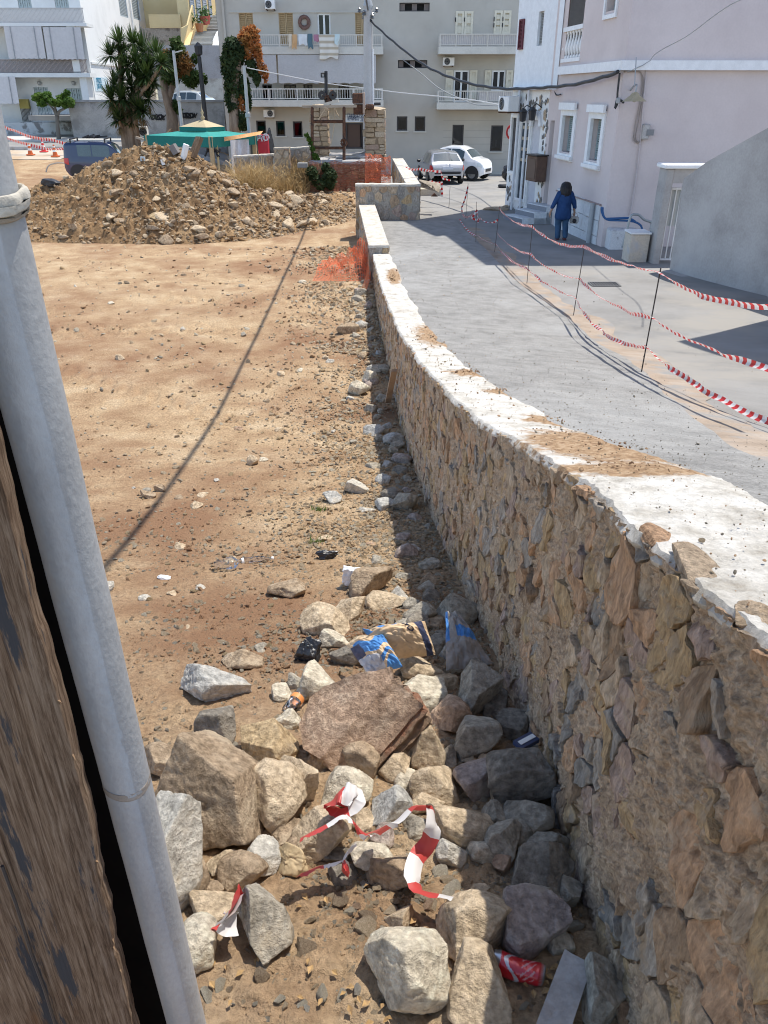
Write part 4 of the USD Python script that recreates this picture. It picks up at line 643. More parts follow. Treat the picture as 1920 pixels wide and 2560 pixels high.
solo('wall_cable', tube(spl([Qp(755, 445, .06), Qp(742, 560, .06), Qp(738, 640, .06), Qp(725, 662, .06), Qp(740, 605, .06), Qp(780, 628, .1)], 30), .028, 6), blackp, 'black cable hanging from the house corner to the lamp', 'cable')
solo('junction_box', fQ.box(*fQ.R(c4, 728, 595, 752, 632), .01, .12, .02), greyp, 'small grey junction box under the black corner cable', 'junction box')
pd = fP.P(.25, 0, .08); pd0 = fP.px(*c4(612, 1260)); solo('drain_pipe', tube([fP.P(pd0[0], zsk + .02, .12), fP.P(pd0[0], zg0 + .35, .12)], .065, 10), plain('pipe_grey', (.33, .35, .36), .5), 'grey drain pipe at the end of the marble skirting', 'pipe')
# low white block, blue hose, handrail, gate pillar, gate, sloping concrete wall
blockm = M('whitewashed_block', [(.56, .55, .54), (.64, .63, .62)], 2, .9, .5, 25, .01, .1, dirt=(.25, .23, .22), dscale=3.5, dlo=.6, dhi=.66, world=True)
pb0, pb1 = g_st(1512, 622), g_st(1590, 640); zb_ = pb0[2]; Yb = pb0[1] - .15; b0, b1 = atY(1521, 630, Yb), atY(1600, 575, Yb); solo('white_block', rbox(((b0[0] + b1[0]) / 2, Yb + .45, (b1[2] + zb_ - .45) / 2), (b1[0] - b0[0], .9, b1[2] - zb_ + .45), .03), blockm, 'low whitewashed block with flaking paint at the pink house foot', 'block')
hz = b1[2] + .06
def Hp(x, y, Y=Yb + .25): return atY(*c4(x, y), Y)
hose = plain('blue_hose', (.03, .10, .24), .4); solo('hose', cat(tube(spl([Hp(652, 1265), Hp(655, 1310), Hp(672, 1335), Hp(730, 1332), Hp(800, 1330), Hp(850, 1352)], 40), .03, 7), tube(spl([Hp(645, 1262), Hp(660, 1325), Hp(690, 1342), Hp(760, 1345), Hp(830, 1350), Hp(885, 1378), Hp(893, 1415)], 40), .03, 7)), hose, 'blue hoses looped over the low white block', 'hose', smooth=True)
Yh = Yb - .5; hr = [atY(*c4(x, y), Yh) for x, y in ((770, 1510), (795, 1420), (820, 1325), (835, 1308), (860, 1308), (905, 1340), (950, 1362), (942, 1400))]; solo('handrail', tube(spl(hr, 40), .035, 8), plain('galvanized', (.36, .38, .38), .4, metal=.5), 'bent grey steel handrail in front of the white block', 'handrail', smooth=True)
cwm = M('weathered_concrete_wall', [(.30, .28, .265), (.37, .35, .33), (.41, .39, .37)], .9, .95, .3, 20, .01, .1, fine=(.88, 1.08), dirt=(.44, .42, .40), dscale=.5, dlo=.5, dhi=.75, world=True)
gb = g_st(*c4(1020, 1640)); gl = g_st(*c4(965, 1610)); Yg = gl[1]; gz = gl[2]
pz = atY(*c4(1010, 1030), Yg)[2]; x0 = atY(*c4(965, 1610), Yg)[0]; x1 = atY(*c4(1010, 1605), Yg)[0]
xa, xb = atY(*c4(942, 1600), Yg)[0], atY(*c4(1060, 1160), Yg)[0]
gp = thing('gate_pillar', 'tall pale concrete gate pillar with a white top', 'pillar', (x0, Yg, gz)); part(gp, 'shaft', rbox(((xa + xb) / 2 + .05, Yg + .3, (gz - .3 + pz) / 2), (xb - xa, .6, pz - gz + .3), .02), cwm); part(gp, 'cap', rbox(((xa + xb) / 2 + .45, Yg + .3, pz + .05), (xb - xa + .95, .7, .1), .02), trim)
part(gp, 'lintel', bx((xb + .05, Yg + .02, atY(*c4(1100, 1140), Yg)[2] + .08), (xb + 1.2, Yg + .5, pz - .002)), cwm)
xs0 = atY(*c4(890, 1600), Yg + .4)[0]; sp = thing('low_pillar', 'low cream pillar with sunlit top left of the gate', 'pillar', (xa - .2, Yg + .4, gz)); zsp = atY(*c4(900, 1425), Yg + .4)[2]; part(sp, 'shaft', rbox((xa - .27, Yg + .55, (zsp + gz - .3) / 2), (.5, .6, zsp - gz + .3), .02), M('cream_plaster', [(.52, .44, .34), (.58, .51, .42)], 1.5, .9, .3, 20, .01, .1, dirt=(.45, .43, .42), dscale=1.2, world=True)); part(sp, 'cap', rbox((xa - .27, Yg + .55, zsp + .025), (.54, .64, .05), .01), trim)
gt = thing('iron_gate', 'white barred iron gate between the pillar and the concrete wall', 'gate', (xb + .4, Yg + .2, gz)); zt1 = atY(*c4(1100, 1150), Yg)[2]; gx0, gx1 = xb + .06, xb + .95
for k, x in enumerate(np.linspace(gx0 + .06, gx1 - .06, 7)): part(gt, 'bar', bx((x - .014, Yg + .2, gz + .1), (x + .014, Yg + .23, zt1 - .05)), whitep)
part(gt, 'frame', cat(bx((gx0, Yg + .19, gz + .06), (gx0 + .05, Yg + .24, zt1)), bx((gx1 - .05, Yg + .19, gz + .06), (gx1, Yg + .24, zt1)), bx((gx0 + .05, Yg + .19, zt1 - .05), (gx1 - .05, Yg + .24, zt1)), bx((gx0 + .05, Yg + .19, gz + .06), (gx1 - .05, Yg + .24, gz + .1))), trim); part(gt, 'sheet', bx((gx0 + .05, Yg + .25, gz + .9), (gx1 - .05, Yg + .26, zt1 - .02)), plain('gate_sheet', (.50, .52, .50))); part(gt, 'latch', bx((gx1 - .2, Yg + .14, gz + 1.05), (gx1 - .1, Yg + .19, gz + 1.2)), blackp)
# sloping concrete wall: from the gate towards the viewer on the right
e0 = g_st(*c4(1060, 1650)); e1 = g_st(1920, 742); d_ = e1 - e0; d_[2] = 0; ln = np.hypot(d_[0], d_[1]); fC = Fac(e0[:2], d_[:2], (d_[1], -d_[0]) if d_[1] * 0 - d_[0] * 1 < 0 else (-d_[1], d_[0]))
if fC.n @ (EYE - fC.p0) < 0: fC.n = -fC.n
tp = [fC.px(*c4(x, y)) for x, y in ((1130, 1160), (1145, 1090), (1290, 985), (1659, 780))]; far = (tp[3][0] + 2.5, tp[3][1] + (tp[3][1] - tp[2][1]) / (tp[3][0] - tp[2][0]) * 2.5)
prof = [(0, e0[2] - .4), (tp[0][0], tp[0][1]), tp[1], tp[2], tp[3], far, (far[0], e0[2] - .4)]; prof[1] = (prof[1][0], tp[0][1])
cwl = thing('concrete_wall', 'smooth grey concrete stair wall with sloping top at the right edge', 'wall', e0); part(cwl, 'wall', slab3([fC.P(a, b) for a, b in prof], -fC.n * .25), cwm)
part(cwl, 'kerb', fC.box(0, e0[2] - .3, far[0], e0[2] + .02, .003, .25, .02), cwm)
# the neighbouring house beyond the right edge of the view, whose shadow crosses the street
nb = thing('neighbour_house', 'plain rendered house just outside the right edge', 'building', (11, 10, 1)); part(nb, 'wall', bx((7.3, 4.0, .5), (17, 14.1, 9.9)), pink)
# ======================================================= trees and plants
def blades(g, c, n, L, w, droop=.5, up=.15, spread=1.):
    """a rosette of sword leaves"""
    V, Fc = [], []
    for _ in range(n):
        a = g.uniform(0, 2 * np.pi); e = math.asin(g.uniform(-.55, .98)) * spread + up; d = np.array([math.cos(a) * math.cos(e), math.sin(a) * math.cos(e), math.sin(e)]); s = np.cross(d, [0, 0, 1.]); s /= np.linalg.norm(s) + 1e-9; l = L * g.uniform(.75, 1.1); k = len(V)
        for t, ww in ((.05, .6), (.4, 1), (.75, .7)):
            p = c + d * l * t - [0, 0, droop * l * t * t * (1 - abs(d[2])) * .6]; V += [p - s * w * ww, p + s * w * ww]
        V.append(c + d * l - [0, 0, droop * l * .6 * (1 - abs(d[2]))]); Fc += [[k, k + 1, k + 3], [k, k + 3, k + 2], [k + 2, k + 3, k + 5], [k + 2, k + 5, k + 4], [k + 4, k + 5, k + 6]]
    return np.array(V), np.array(Fc)
def leaves(g, C, R, n, s, flat=.5):
    """small leaf faces scattered in the shells of clumps C with radii R"""
    V, Fc = [], []; C = np.asarray(C, float); wt = np.array([r[0] * r[2] for r in R]); ids = g.choice(len(C), n, p=wt / wt.sum())
    d = g.normal(size=(n, 3)); d /= np.linalg.norm(d, axis=1, keepdims=True); r = g.uniform(.35, 1.05, n) ** .6; P = C[ids] + d * r[:, None] * np.asarray(R)[ids]
    u = g.normal(size=(n, 3)); u /= np.linalg.norm(u, axis=1, keepdims=True); w = np.cross(u, d + g.normal(size=(n, 3)) * flat); w /= np.linalg.norm(w, axis=1, keepdims=True) + 1e-9; l = s * g.uniform(.6, 1.3, n)[:, None]
    V = np.stack([P - u * l, P + w * l * .5, P + u * l, P - w * l * .5], 1).reshape(-1, 3); k = np.arange(n)[:, None] * 4; return V, np.vstack([k + [0, 1, 2], k + [0, 2, 3]])
barkm = M('bark', [(.17, .12, .085), (.25, .185, .135), (.31, .24, .18)], 4, .95, .9, 20, .03, .1, stretch=(1, 1, .3))
yuccam = M('yucca_leaf', [(.022, .045, .014), (.05, .09, .022), (.085, .135, .035)], 1.1, .5, .1, 30, .003, .4, trans=.2); deadm = M('dead_leaf', [(.20, .145, .075), (.28, .21, .11)], 2, .9, .1, 30, .003, .1, trans=.15)
yu = thing('yucca_tree', 'tall bushy yucca with many sword leaf heads behind the earth heap', 'tree', atY(318, 345, 50)); g = np.random.default_rng(31)
hd = [(300, 560, 1), (190, 720, 1), (480, 570, 1), (610, 690, 1.3), (340, 700, 1), (780, 720, 1.05), (850, 830, .9), (330, 1060, 1.3), (450, 1120, 1), (190, 1290, 1.05), (330, 1290, 1.1), (480, 1330, 1.1), (600, 1150, 1.2), (650, 1000, 1.1), (680, 1280, 1), (560, 1420, 1), (400, 1440, 1), (250, 1460, .9), (300, 1560, .9), (470, 1560, .9), (610, 1460, .9), (700, 900, 1.1), (520, 820, 1.1), (400, 880, 1), (560, 1010, 1.2), (240, 1110, 1), (740, 1080, .8)]
base = [atY(312, 345, 50.), atY(338, 345, 50.2), atY(325, 345, 50.)]
for k, (x, y, s) in enumerate(hd):
    c = atY(*cT(x, y), 50 + g.uniform(-.9, .9)); part(yu, 'leaf_rosette', blades(g, c, 150, 1.02 * s, .034, .5), yuccam)
    if k % 3 == 0: b = base[k % 2 if x < 500 else 1]; part(yu, 'trunk', tube(spl([b - [0, 0, 1], b + (c - b) * [.15, .3, .45], b + (c - b) * [.7, .8, .8], c], 14), np.linspace(.2, .08, 14), 8), barkm, smooth=True)
    if y > 1250: part(yu, 'dead_skirt', blades(g, c - [0, 0, .35], 40, .55, .016, 1.8, -.9), deadm)
for b in base: part(yu, 'trunk', tube([b - [0, 0, 1.5], b + [.05, 0, .6], b + [0, .1, 1.8]], [.3, .24, .18], 9), barkm, smooth=True)
greenm = M('green_leaf', [(.03, .06, .015), (.06, .105, .028), (.10, .15, .045)], 1.2, .7, .1, 30, .003, .2, trans=.3); brownleaf = M('rust_leaf', [(.19, .09, .03), (.29, .15, .055), (.22, .18, .06)], 1.4, .85, .1, 30, .003, .1, trans=.3); limeleaf = M('lime_leaf', [(.035, .085, .012), (.075, .15, .02), (.14, .225, .04)], 1.1, .6, .1, 30, .003, .3, trans=.35)
ivym = M('ivy_leaf', [(.018, .035, .014), (.035, .06, .022), (.06, .09, .035)], 1.1, .7, .1, 30, .003, .2, trans=.15); redleaf = M('red_bloom', [(.30, .10, .035), (.44, .17, .06), (.33, .20, .07)], 1.4, .85, .1, 30, .003, .1, trans=.3)
def Tp(x, y, Y): return atY(*cT(x, y), Y)
tr = thing('street_tree', 'tree with rust and green foliage and a bare leaning trunk beside the yucca', 'tree', Tp(990, 1690, 54)); Y = 54
part(tr, 'trunk', tube(spl([Tp(995, 1760, Y), Tp(985, 1500, Y), Tp(930, 1290, Y), Tp(880, 1090, Y), Tp(850, 960, Y)], 16), np.linspace(.42, .2, 16), 10), barkm, smooth=True); part(tr, 'limb', tube(spl([Tp(930, 1280, Y), Tp(985, 1130, Y), Tp(1030, 960, Y), Tp(1120, 800, Y)], 12), np.linspace(.25, .07, 12), 8), barkm, smooth=True)
r_ = lambda a: np.array([a, a * .8, a]) * Y / 5.184 / 1900
g = np.random.default_rng(7)
part(tr, 'crown', leaves(g, [Tp(1040, 560, Y), Tp(1060, 650, Y), Tp(960, 800, Y), Tp(930, 960, Y), Tp(1010, 900, Y), Tp(1300, 1000, Y), Tp(1380, 1020, Y), Tp(1290, 760, Y), Tp(1000, 1020, Y), Tp(1240, 1060, Y), Tp(1200, 1000, Y)], [r_(70), r_(90), r_(110), r_(110), r_(110), r_(80), r_(60), r_(50), r_(80), r_(70), r_(90)], 3600, .12), greenm)
part(tr, 'rust_foliage', leaves(g, [Tp(930, 720, Y), Tp(1120, 760, Y), Tp(1150, 860, Y), Tp(1190, 960, Y), Tp(900, 880, Y), Tp(1080, 900, Y)], [r_(70), r_(90), r_(110), r_(80), r_(70), r_(90)], 1900, .11), brownleaf); part(tr, 'trunk_shoots', leaves(g, [Tp(1020, 1370, Y), Tp(1060, 1420, Y)], [r_(65), r_(50)], 500, .1), greenm)
def Lp(x, y, Y): return atY(*cL(x, y), Y)
Y = 56.; ot = thing('orange_tree', 'small round green orange tree on the pavement before the white house', 'tree', Lp(812, 1925, Y)); part(ot, 'trunk', tube(spl([Lp(815, 1940, Y), Lp(800, 1780, Y), Lp(790, 1600, Y)], 8), [.16, .14, .13, .13, .12, .12, .12, .13], 9), plain('grey_bark', (.15, .135, .115), .9), smooth=True)
for pts in ([(790, 1620), (730, 1500), (640, 1420)], [(792, 1600), (770, 1520), (700, 1350)], [(792, 1600), (830, 1530), (900, 1500), (960, 1420)]): part(ot, 'limb', tube(spl([Lp(x, y, Y) for x, y in pts], 8), np.linspace(.11, .03, 8), 7), plain('grey_bark', (.15, .135, .115), .9), smooth=True)
r_ = lambda a, b: np.array([a, a, b]) * Y / 5.53 / 1900
gq_ = np.random.default_rng(19); cl_ = [(620 + gq_.normal() * 62, 1375 + gq_.normal() * 52) for _ in range(17)] + [(905 + gq_.normal() * 62, 1395 + gq_.normal() * 45) for _ in range(17)] + [(760, 1430), (720, 1400)]
part(ot, 'crown', leaves(gq_, [Lp(x, y, Y + gq_.uniform(-.8, .8)) for x, y in cl_], [r_(gq_.uniform(32, 62), gq_.uniform(26, 48)) for _ in cl_], 5200, .095), limeleaf)
Y = 45.; iv = thing('ivy_column', 'dark ivy covered trunk topped with rust red creeper left of the beige block', 'tree', atY(588, 330, Y)); r_ = lambda a, b: np.array([a, a, b]) * Y / 3.318 / 1900
def Bp(x, y, Y=Y): return atY(*c2(x, y), Y)
part(iv, 'trunk', tube(spl([Bp(290, 1100), Bp(280, 900), Bp(300, 600), Bp(350, 350)], 12), np.linspace(.3, .16, 12), 9), barkm, smooth=True)
part(iv, 'crown', leaves(g, [Bp(270, 400), Bp(240, 500), Bp(220, 580), Bp(300, 480), Bp(270, 600), Bp(260, 700), Bp(250, 820), Bp(270, 880), Bp(370, 720), Bp(390, 800), Bp(360, 1000), Bp(350, 1040), Bp(420, 560), Bp(470, 640), Bp(320, 420), Bp(400, 860), Bp(290, 760), Bp(300, 950)], [r_(70, 70), r_(60, 70), r_(40, 60), r_(60, 60), r_(60, 80), r_(55, 80), r_(40, 80), r_(45, 60), r_(40, 70), r_(30, 70), r_(40, 60), r_(40, 40), r_(40, 60), r_(30, 60), r_(60, 60), r_(25, 50), r_(40, 80), r_(25, 60)], 7500, .11), ivym)
part(iv, 'red_creeper', leaves(g, [Bp(400, 300), Bp(440, 270), Bp(370, 330), Bp(450, 360), Bp(480, 440), Bp(500, 540), Bp(400, 430), Bp(540, 610), Bp(350, 850)], [r_(70, 60), r_(50, 50), r_(50, 50), r_(50, 60), r_(30, 70), r_(25, 70), r_(40, 70), r_(25, 60), r_(25, 70)], 2300, .1), redleaf)
drym = M('dry_grass', [(.36, .25, .11), (.47, .34, .17), (.55, .42, .23)], 3, .95, .1, 30, .003, .05, trans=.2)
def dry(name, label, u0, u1, v, Y, h, n, seed, mat=drym, cat_='weeds'):
    g = np.random.default_rng(seed); V, Fc = [], []; a, b = atY(u0, v, Y), atY(u1, v, Y)
    for _ in range(n):
        t = g.random(); p = a + (b - a) * t + [g.normal() * .1, g.normal() * .5, 0]; p[2] = float(zd(p[0], p[1])) - .02; e = 1 - (2 * t - 1) ** 2 * .6; l = h * g.uniform(.4, 1.1) * e; d = np.array([g.normal() * .45, g.normal() * .45, 1.]); s = np.array([g.normal(), g.normal(), 0]); s *= .012 / (np.linalg.norm(s) + 1e-9); k = len(V); m = p + d * l * .55; q = p + d * l + [g.normal() * l * .25, g.normal() * l * .25, -.1 * l]
        V += [p - s, p + s, m + s, m - s, q]; Fc += [[k, k + 1, k + 2], [k, k + 2, k + 3], [k + 3, k + 2, k + 4]]
        for _ in range(2): k = len(V); w = m + (q - m) * g.random(); V += [w, w + s * 2, w + g.normal(size=3) * l * .2]; Fc.append([k, k + 1, k + 2])
    return solo(name, (np.array(V), np.array(Fc)), mat, label, cat_)
dry('dry_bush', 'large tan dried weed bush between the heap and the old walls', 598, 670, 440, 35.5, 1.5, 1500, 41); dry('dry_bush', 'golden dried grass against the low dark ruin wall', 738, 775, 408, 37.5, 1.5, 700, 42); dry('dry_bush', 'low golden dried grass in front of the low dark ruin wall', 690, 765, 425, 36.5, .9, 700, 43)
# ======================================================= walled ruin with two stone pillars
YR = 38.5; ash = [M('pillar_stone_' + n, c, 4, .92, .7, 22, .03, .1, fine=(.75, 1.15), dirt=d, dscale=5, dlo=.56, dhi=.7) for n, c, d in [('tan', [(.33, .25, .165), (.42, .325, .22)], (.22, .17, .12)), ('pale', [(.40, .325, .235), (.48, .40, .30)], (.30, .24, .17)), ('rose', [(.31, .22, .17), (.38, .28, .21)], (.24, .17, .13))]]
jm = M('pillar_joint', [(.20, .15, .10), (.27, .205, .14)], 5, .95, .9, 30, .02, .1, world=True)
def pillar(label, u0, u1, vt, vb, Y, dp, seed):
    a, b = atY(u0, vb, Y), atY(u1, vb, Y); z1 = atY(u0, vt, Y)[2]; z0 = a[2] - .4; g = np.random.default_rng(seed); t = thing('stone_pillar', label, 'pillar', (a[0], Y, z0)); part(t, 'core', bx((a[0] + .02, Y + .02, z0), (b[0] - .02, Y + dp - .02, z1 - .05)), jm)
    for f, w in ((Fac((a[0], Y), (1, 0), (0, -1)), b[0] - a[0]), (Fac((b[0], Y), (0, 1), (1, 0)), dp), (Fac((a[0], Y + dp), (0, -1), (-1, 0)), dp)):
        P = lambda q, h, o, f=f: f.p0 + np.asarray(q)[..., None] * f.dr + np.asarray(o)[..., None] * f.n + np.stack([np.asarray(q) * 0, np.asarray(q) * 0, z1 - np.asarray(h)], -1)
        P2 = lambda q, h, o, P=P: P(*np.broadcast_arrays(q, h, o)); masonry(t, cells_rows(g, 0, w, z1 - z0, .17, .42, .3, .75), P2, g, ash, [.45, .35, .2], (.0, .04), .014, near=0, mid=50)
    vv, ff = rock(seed, (b[0] - a[0] + .1, dp + .05, .22), 3, 10, .08); part(t, 'cap_stone', (vv + [(a[0] + b[0]) / 2, Y + dp / 2, z1 + .02], ff), ash[1]); return a, b, z1
pillar('left rough stone pillar behind the rusty frame', 780, 822, 268, 392, 39.3, .95, 51); pillar('right rough stone pillar beside the utility pole', 913, 962, 274, 402, YR, .9, 52)
def Mp(x, y, Y=YR): return atY(*cM(x, y), Y)
slab2 = M('old_slab', [(.36, .35, .34), (.43, .42, .41)], 2, .9, .4, 25, .01, .1, dirt=(.30, .27, .23), dscale=2, world=True)
zp = Mp(900, 1225, 36.8)[2]; xl, xr2 = Mp(400, 1230, 36.8)[0], Mp(1400, 1230, 36.8)[0]; pf = thing('ruin_platform', 'flat concrete platform slabs around the stone pillars', 'platform', ((xl + xr2) / 2, 38, zp - .2))
part(pf, 'slab', rbox(((xl + xr2) / 2, 38.4, zp - .08), (xr2 - xl, 3.4, .16), .03), slab2)
g = np.random.default_rng(55)
for k in range(7): p = Mp(*[(700, 1120), (820, 1090), (960, 1080), (1080, 1100), (1120, 1130), (900, 1140), (1000, 1170)][k], 39.8 - k * .25); part(pf, 'loose_slab', rbox((p[0], p[1], zp + .06 + .03 * (k % 3)), (g.uniform(.8, 1.5), .5, .07), .015, rotz(g.uniform(-.3, .3)) @ roty(g.uniform(-.08, .08))), slab2)
rub = M('rubble_core', [(.20, .15, .105), (.29, .22, .155), (.35, .275, .2)], 2.5, .95, 1., 12, .05, .1, world=True)
zr0 = zd(-2.5, 36.8) - .3
base_w = thing('ruin_base_wall', 'low rubble wall under the platform, covered with orange net', 'wall', ((xl + xr2) / 2, 37, zr0)); fB2 = Fac((xl, 36.75), (1, 0), (0, -1)); lw = xr2 - xl
part(base_w, 'core', bx((xl, 36.8, zr0), (xr2, 38.6, zp - .17)), rub); masonry(base_w, cells_voronoi(g, 0, lw, lambda q: np.asarray(q) * 0 + (zp - .17 - zr0), .16, .34, 1.3), lambda q, h, o: np.stack([xl + q, 36.78 - o + 0 * q, zp - .17 - h], -1) if np.ndim(o) == np.ndim(q) else np.stack([xl + q + 0 * o, 36.78 - o + 0 * q, zp - .17 - h + 0 * o], -1), g, [WST[0], WST[5], WST[6], WST[2]], [.3, .3, .2, .2], (.0, .07), .015, near=0, mid=50)
netm = M('orange_net', [(.66, .16, .07), (.76, .24, .12)], 3, .7, .05, 30, .002, .3, trans=.3); netold = M('faded_net', [(.26, .10, .06), (.38, .14, .09)], 2, .8, .05, 30, .002, .2, trans=.2)
def net(S, nu, nv, w, mat, name, label):
    """a plastic mesh over a surface S(s, t): strips both ways"""
    V, Fc = [], []; s = np.linspace(0, 1, nu); t = np.linspace(0, 1, nv)
    def strip_(P, d):
        k = len(V); d = d / (np.linalg.norm(d, axis=1, keepdims=True) + 1e-9) * w; V.extend(np.stack([P - d, P + d], 1).reshape(-1, 3)); n = len(P); i = k + 2 * np.arange(n - 1)[:, None]; Fc.extend(np.vstack([i + [0, 1, 3], i + [0, 3, 2]]).tolist())
    m = 60
    for a in s: tt_ = np.linspace(0, 1, m); P = S(np.full(m, a), tt_); strip_(P, S(np.full(m, a + .01), tt_) - P)
    for b in t: ss = np.linspace(0, 1, m); P = S(ss, np.full(m, b)) + [0, 0, .002]; strip_(P, S(ss, np.full(m, b + .01)) - P)
    return solo(name, (np.array(V), np.array(Fc)), mat, label, 'net')
net(lambda s, t: np.stack([xl + .05 + lw * .98 * s, 36.6 - .12 * np.sin(s * 23) * t - .25 * t - .1 * fbm(np.c_[s * 9, t * 4, s * 0], 3), zp + .02 - (zp - zr0 - .25) * t - .12 * np.abs(np.sin(s * 9)) * (1 - t)], -1), 56, 18, .011, netold, 'orange_net', 'faded orange mesh net hanging across the ruin base wall')
a_ = Mp(1200, 1260, 36.3)
net(lambda s, t: np.stack([Mp(1180, 1300, 36.3)[0] + 1.1 * s, 36.25 - .3 * t - .15 * fbm(np.c_[s * 7, t * 7, s * 0], 3), a_[2] + .2 - 1.1 * t + .35 * fbm(np.c_[s * 5, t * 5, s * 0 + 4], 3) - .5 * (s - .4) ** 2], -1), 22, 20, .012, netm, 'orange_net', 'brighter bunched orange net over the right end of the ruin base wall')
p_ = on(*cM(200, 1530), zd)
net(lambda s, t: np.stack([p_[0] - .95 + 1.9 * s, p_[1] - .7 + 1.6 * t, zd(p_[0], p_[1] - .7 + 1.6 * t) + .1 + .75 * np.clip(fbm(np.c_[s * 4, t * 4, s * 0 + 9], 4) - .2, 0, 1) * np.clip(4 * s * (1 - s) + .3, 0, 1)], -1), 44, 40, .012, netm, 'orange_net', 'crumpled orange net lying left of the ruin base wall')
fr = thing('scaffold', 'rusty iron pipe frame standing between the stone pillars', 'frame', Mp(660, 1230, 37.2))
for x in (445, 885): part(fr, 'upright', tube([Mp(x, 1235, 37.2), Mp(x, 480, 37.2)], .07, 8), rustm)
for y in (685, 1050): part(fr, 'rail', tube([Mp(445, y, 37.2), Mp(885, y, 37.2)], .06, 8), rustm)
part(fr, 'wheel', tube([Mp(885, 975, 37.12) + .13 * np.array([math.cos(k), 0, math.sin(k)]) for k in np.linspace(0, 6.3, 14)], .05, 6), rustm)
oldw = M('grey_old_wood', [(.24, .20, .155), (.34, .29, .23), (.42, .37, .30)], 3, .9, .6, 40, .008, .1, stretch=(.3, 3, 3)); solo('wood_plank', bar(Mp(310, 478, 37.4), Mp(1055, 472, 37.4), .5, .1), oldw, 'long grey plank lying across the rusty frame', 'plank'); solo('wood_plank', bar(Mp(605, 452, 37.5), Mp(810, 398, 37.5), .3, .12), plain('pale_board', (.46, .43, .37), .9), 'short pale board propped on top of the long plank', 'plank')
mc = thing('rusty_machine', 'brown rusty winding machine on top of the ruin', 'machine', Mp(1080, 600, 38))
def mbx(x0, y0, x1, y1, Y, d, ch=.04): a, b = Mp(x0, y1, Y), Mp(x1, y0, Y); return rbox(((a[0] + b[0]) / 2, Y + d / 2, (a[2] + b[2]) / 2), (b[0] - a[0], d, b[2] - a[2]), ch)
part(mc, 'housing', mbx(1000, 290, 1145, 440, 38, .7), rustm); part(mc, 'lower_box', mbx(1015, 445, 1160, 590, 38.1, .6), rustm); part(mc, 'side_plate', mbx(1145, 280, 1170, 575, 37.9, .8, .01), M('pale_rust', [(.36, .27, .22), (.44, .35, .28)], 6, .9, .4)); part(mc, 'gear_box', mbx(1180, 445, 1300, 512, 38, .6), rustm); part(mc, 'shaft', tube([Mp(1300, 442, 38.2), Mp(1392, 440, 38.2)], .06, 8), blackp)
mp_ = thing('flood_light_mast', 'dark mast with a black floodlight and old winch gear', 'mast', Mp(640, 440, 38.4)); part(mp_, 'mast', tube([Mp(640, 440, 38.4), Mp(635, -12, 38.4)], .075, 8), blackp)
fl = part(mp_, 'floodlight', cat(mbx(562, 8, 622, 22, 38.3, .1, .01), mbx(562, 62, 622, 76, 38.3, .1, .01), mbx(562, 22, 576, 62, 38.3, .1, .01), mbx(608, 22, 622, 62, 38.3, .1, .01)), blackp); part(fl, 'lamp_glass', mbx(577, 23, 607, 61, 38.34, .03, .002), plain('lamp_face', (.42, .42, .42), .2))
g = np.random.default_rng(4)
for k in range(9): x, y = g.uniform(590, 740), g.uniform(220, 420); part(mp_, 'winch_gear', bar(Mp(x, y, 38.3), Mp(x + g.uniform(-40, 40), y + g.uniform(30, 120), 38.3 + g.uniform(-.2, .2)), g.uniform(.05, .14)), rustm if k % 3 else blackp)
for x in (580, 730): part(mp_, 'wheel', lathe([(.05, -.05), (.17, -.05), (.17, .05), (.05, .05)], 14), rustm) if 0 else part(mp_, 'wheel', (np.array(lathe([(.05, -.05), (.17, -.05), (.17, .05), (.05, .05), (.05, -.05)], 14)[0])[:, [0, 2, 1]] + Mp(x, 320, 38.2), lathe([(.05, -.05), (.17, -.05), (.17, .05), (.05, .05), (.05, -.05)], 14)[1][:, ::-1]), blackp)
for k, pts in enumerate(([(640, 500), (520, 680), (460, 770)], [(770, 520), (800, 590), (830, 620)], [(760, 500), (750, 700), (690, 1050)])): solo('hanging_rope', tube(spl([Mp(x, y, 37.9) for x, y in pts], 14), .03, 5), plain('rope_tan', (.42, .35, .26), .9), ['pale rope slanting across the left pillar', 'short rope loop right of the left pillar', 'long rope hanging down the right side of the left pillar'][k], 'rope')
solo('grey_block', mbx(240, 1258, 372, 1328, 36.2, .5, .02), plain('block_dark', (.23, .23, .22), .9), 'grey concrete block at the left end of the ruin base wall', 'block')
vn = thing('vine', 'bright green vine climbing the left of the rusty frame', 'plant', Mp(450, 1200, 37)); part(vn, 'stem', tube(spl([Mp(500, 1220, 37), Mp(440, 1050, 37), Mp(400, 930, 37), Mp(360, 870, 37)], 12), .025, 5), greenm); rr = lambda a: np.array([a, a, a]) * 34 / 5.53 / 1900
part(vn, 'leaves', leaves(np.random.default_rng(2), [Mp(365, 875, 37), Mp(400, 930, 37), Mp(420, 980, 37), Mp(450, 1060, 37), Mp(480, 1160, 37), Mp(510, 1210, 37)], [rr(30), rr(30), rr(28), rr(35), rr(40), rr(45)], 420, .07), limeleaf)
bs = thing('base_shrub', 'dark green weeds growing through the net at the ruin base', 'plant', Mp(560, 1560, 36)); part(bs, 'leaves', leaves(np.random.default_rng(3), [Mp(440, 1380, 36.2), Mp(480, 1480, 36.2), Mp(640, 1330, 36.3), Mp(700, 1430, 36.1), Mp(700, 1540, 36.1), Mp(560, 1560, 36.), Mp(620, 1480, 36.1)], [rr(80), rr(80), rr(70), rr(90), rr(80), rr(70), rr(60)], 1900, .07), ivym)
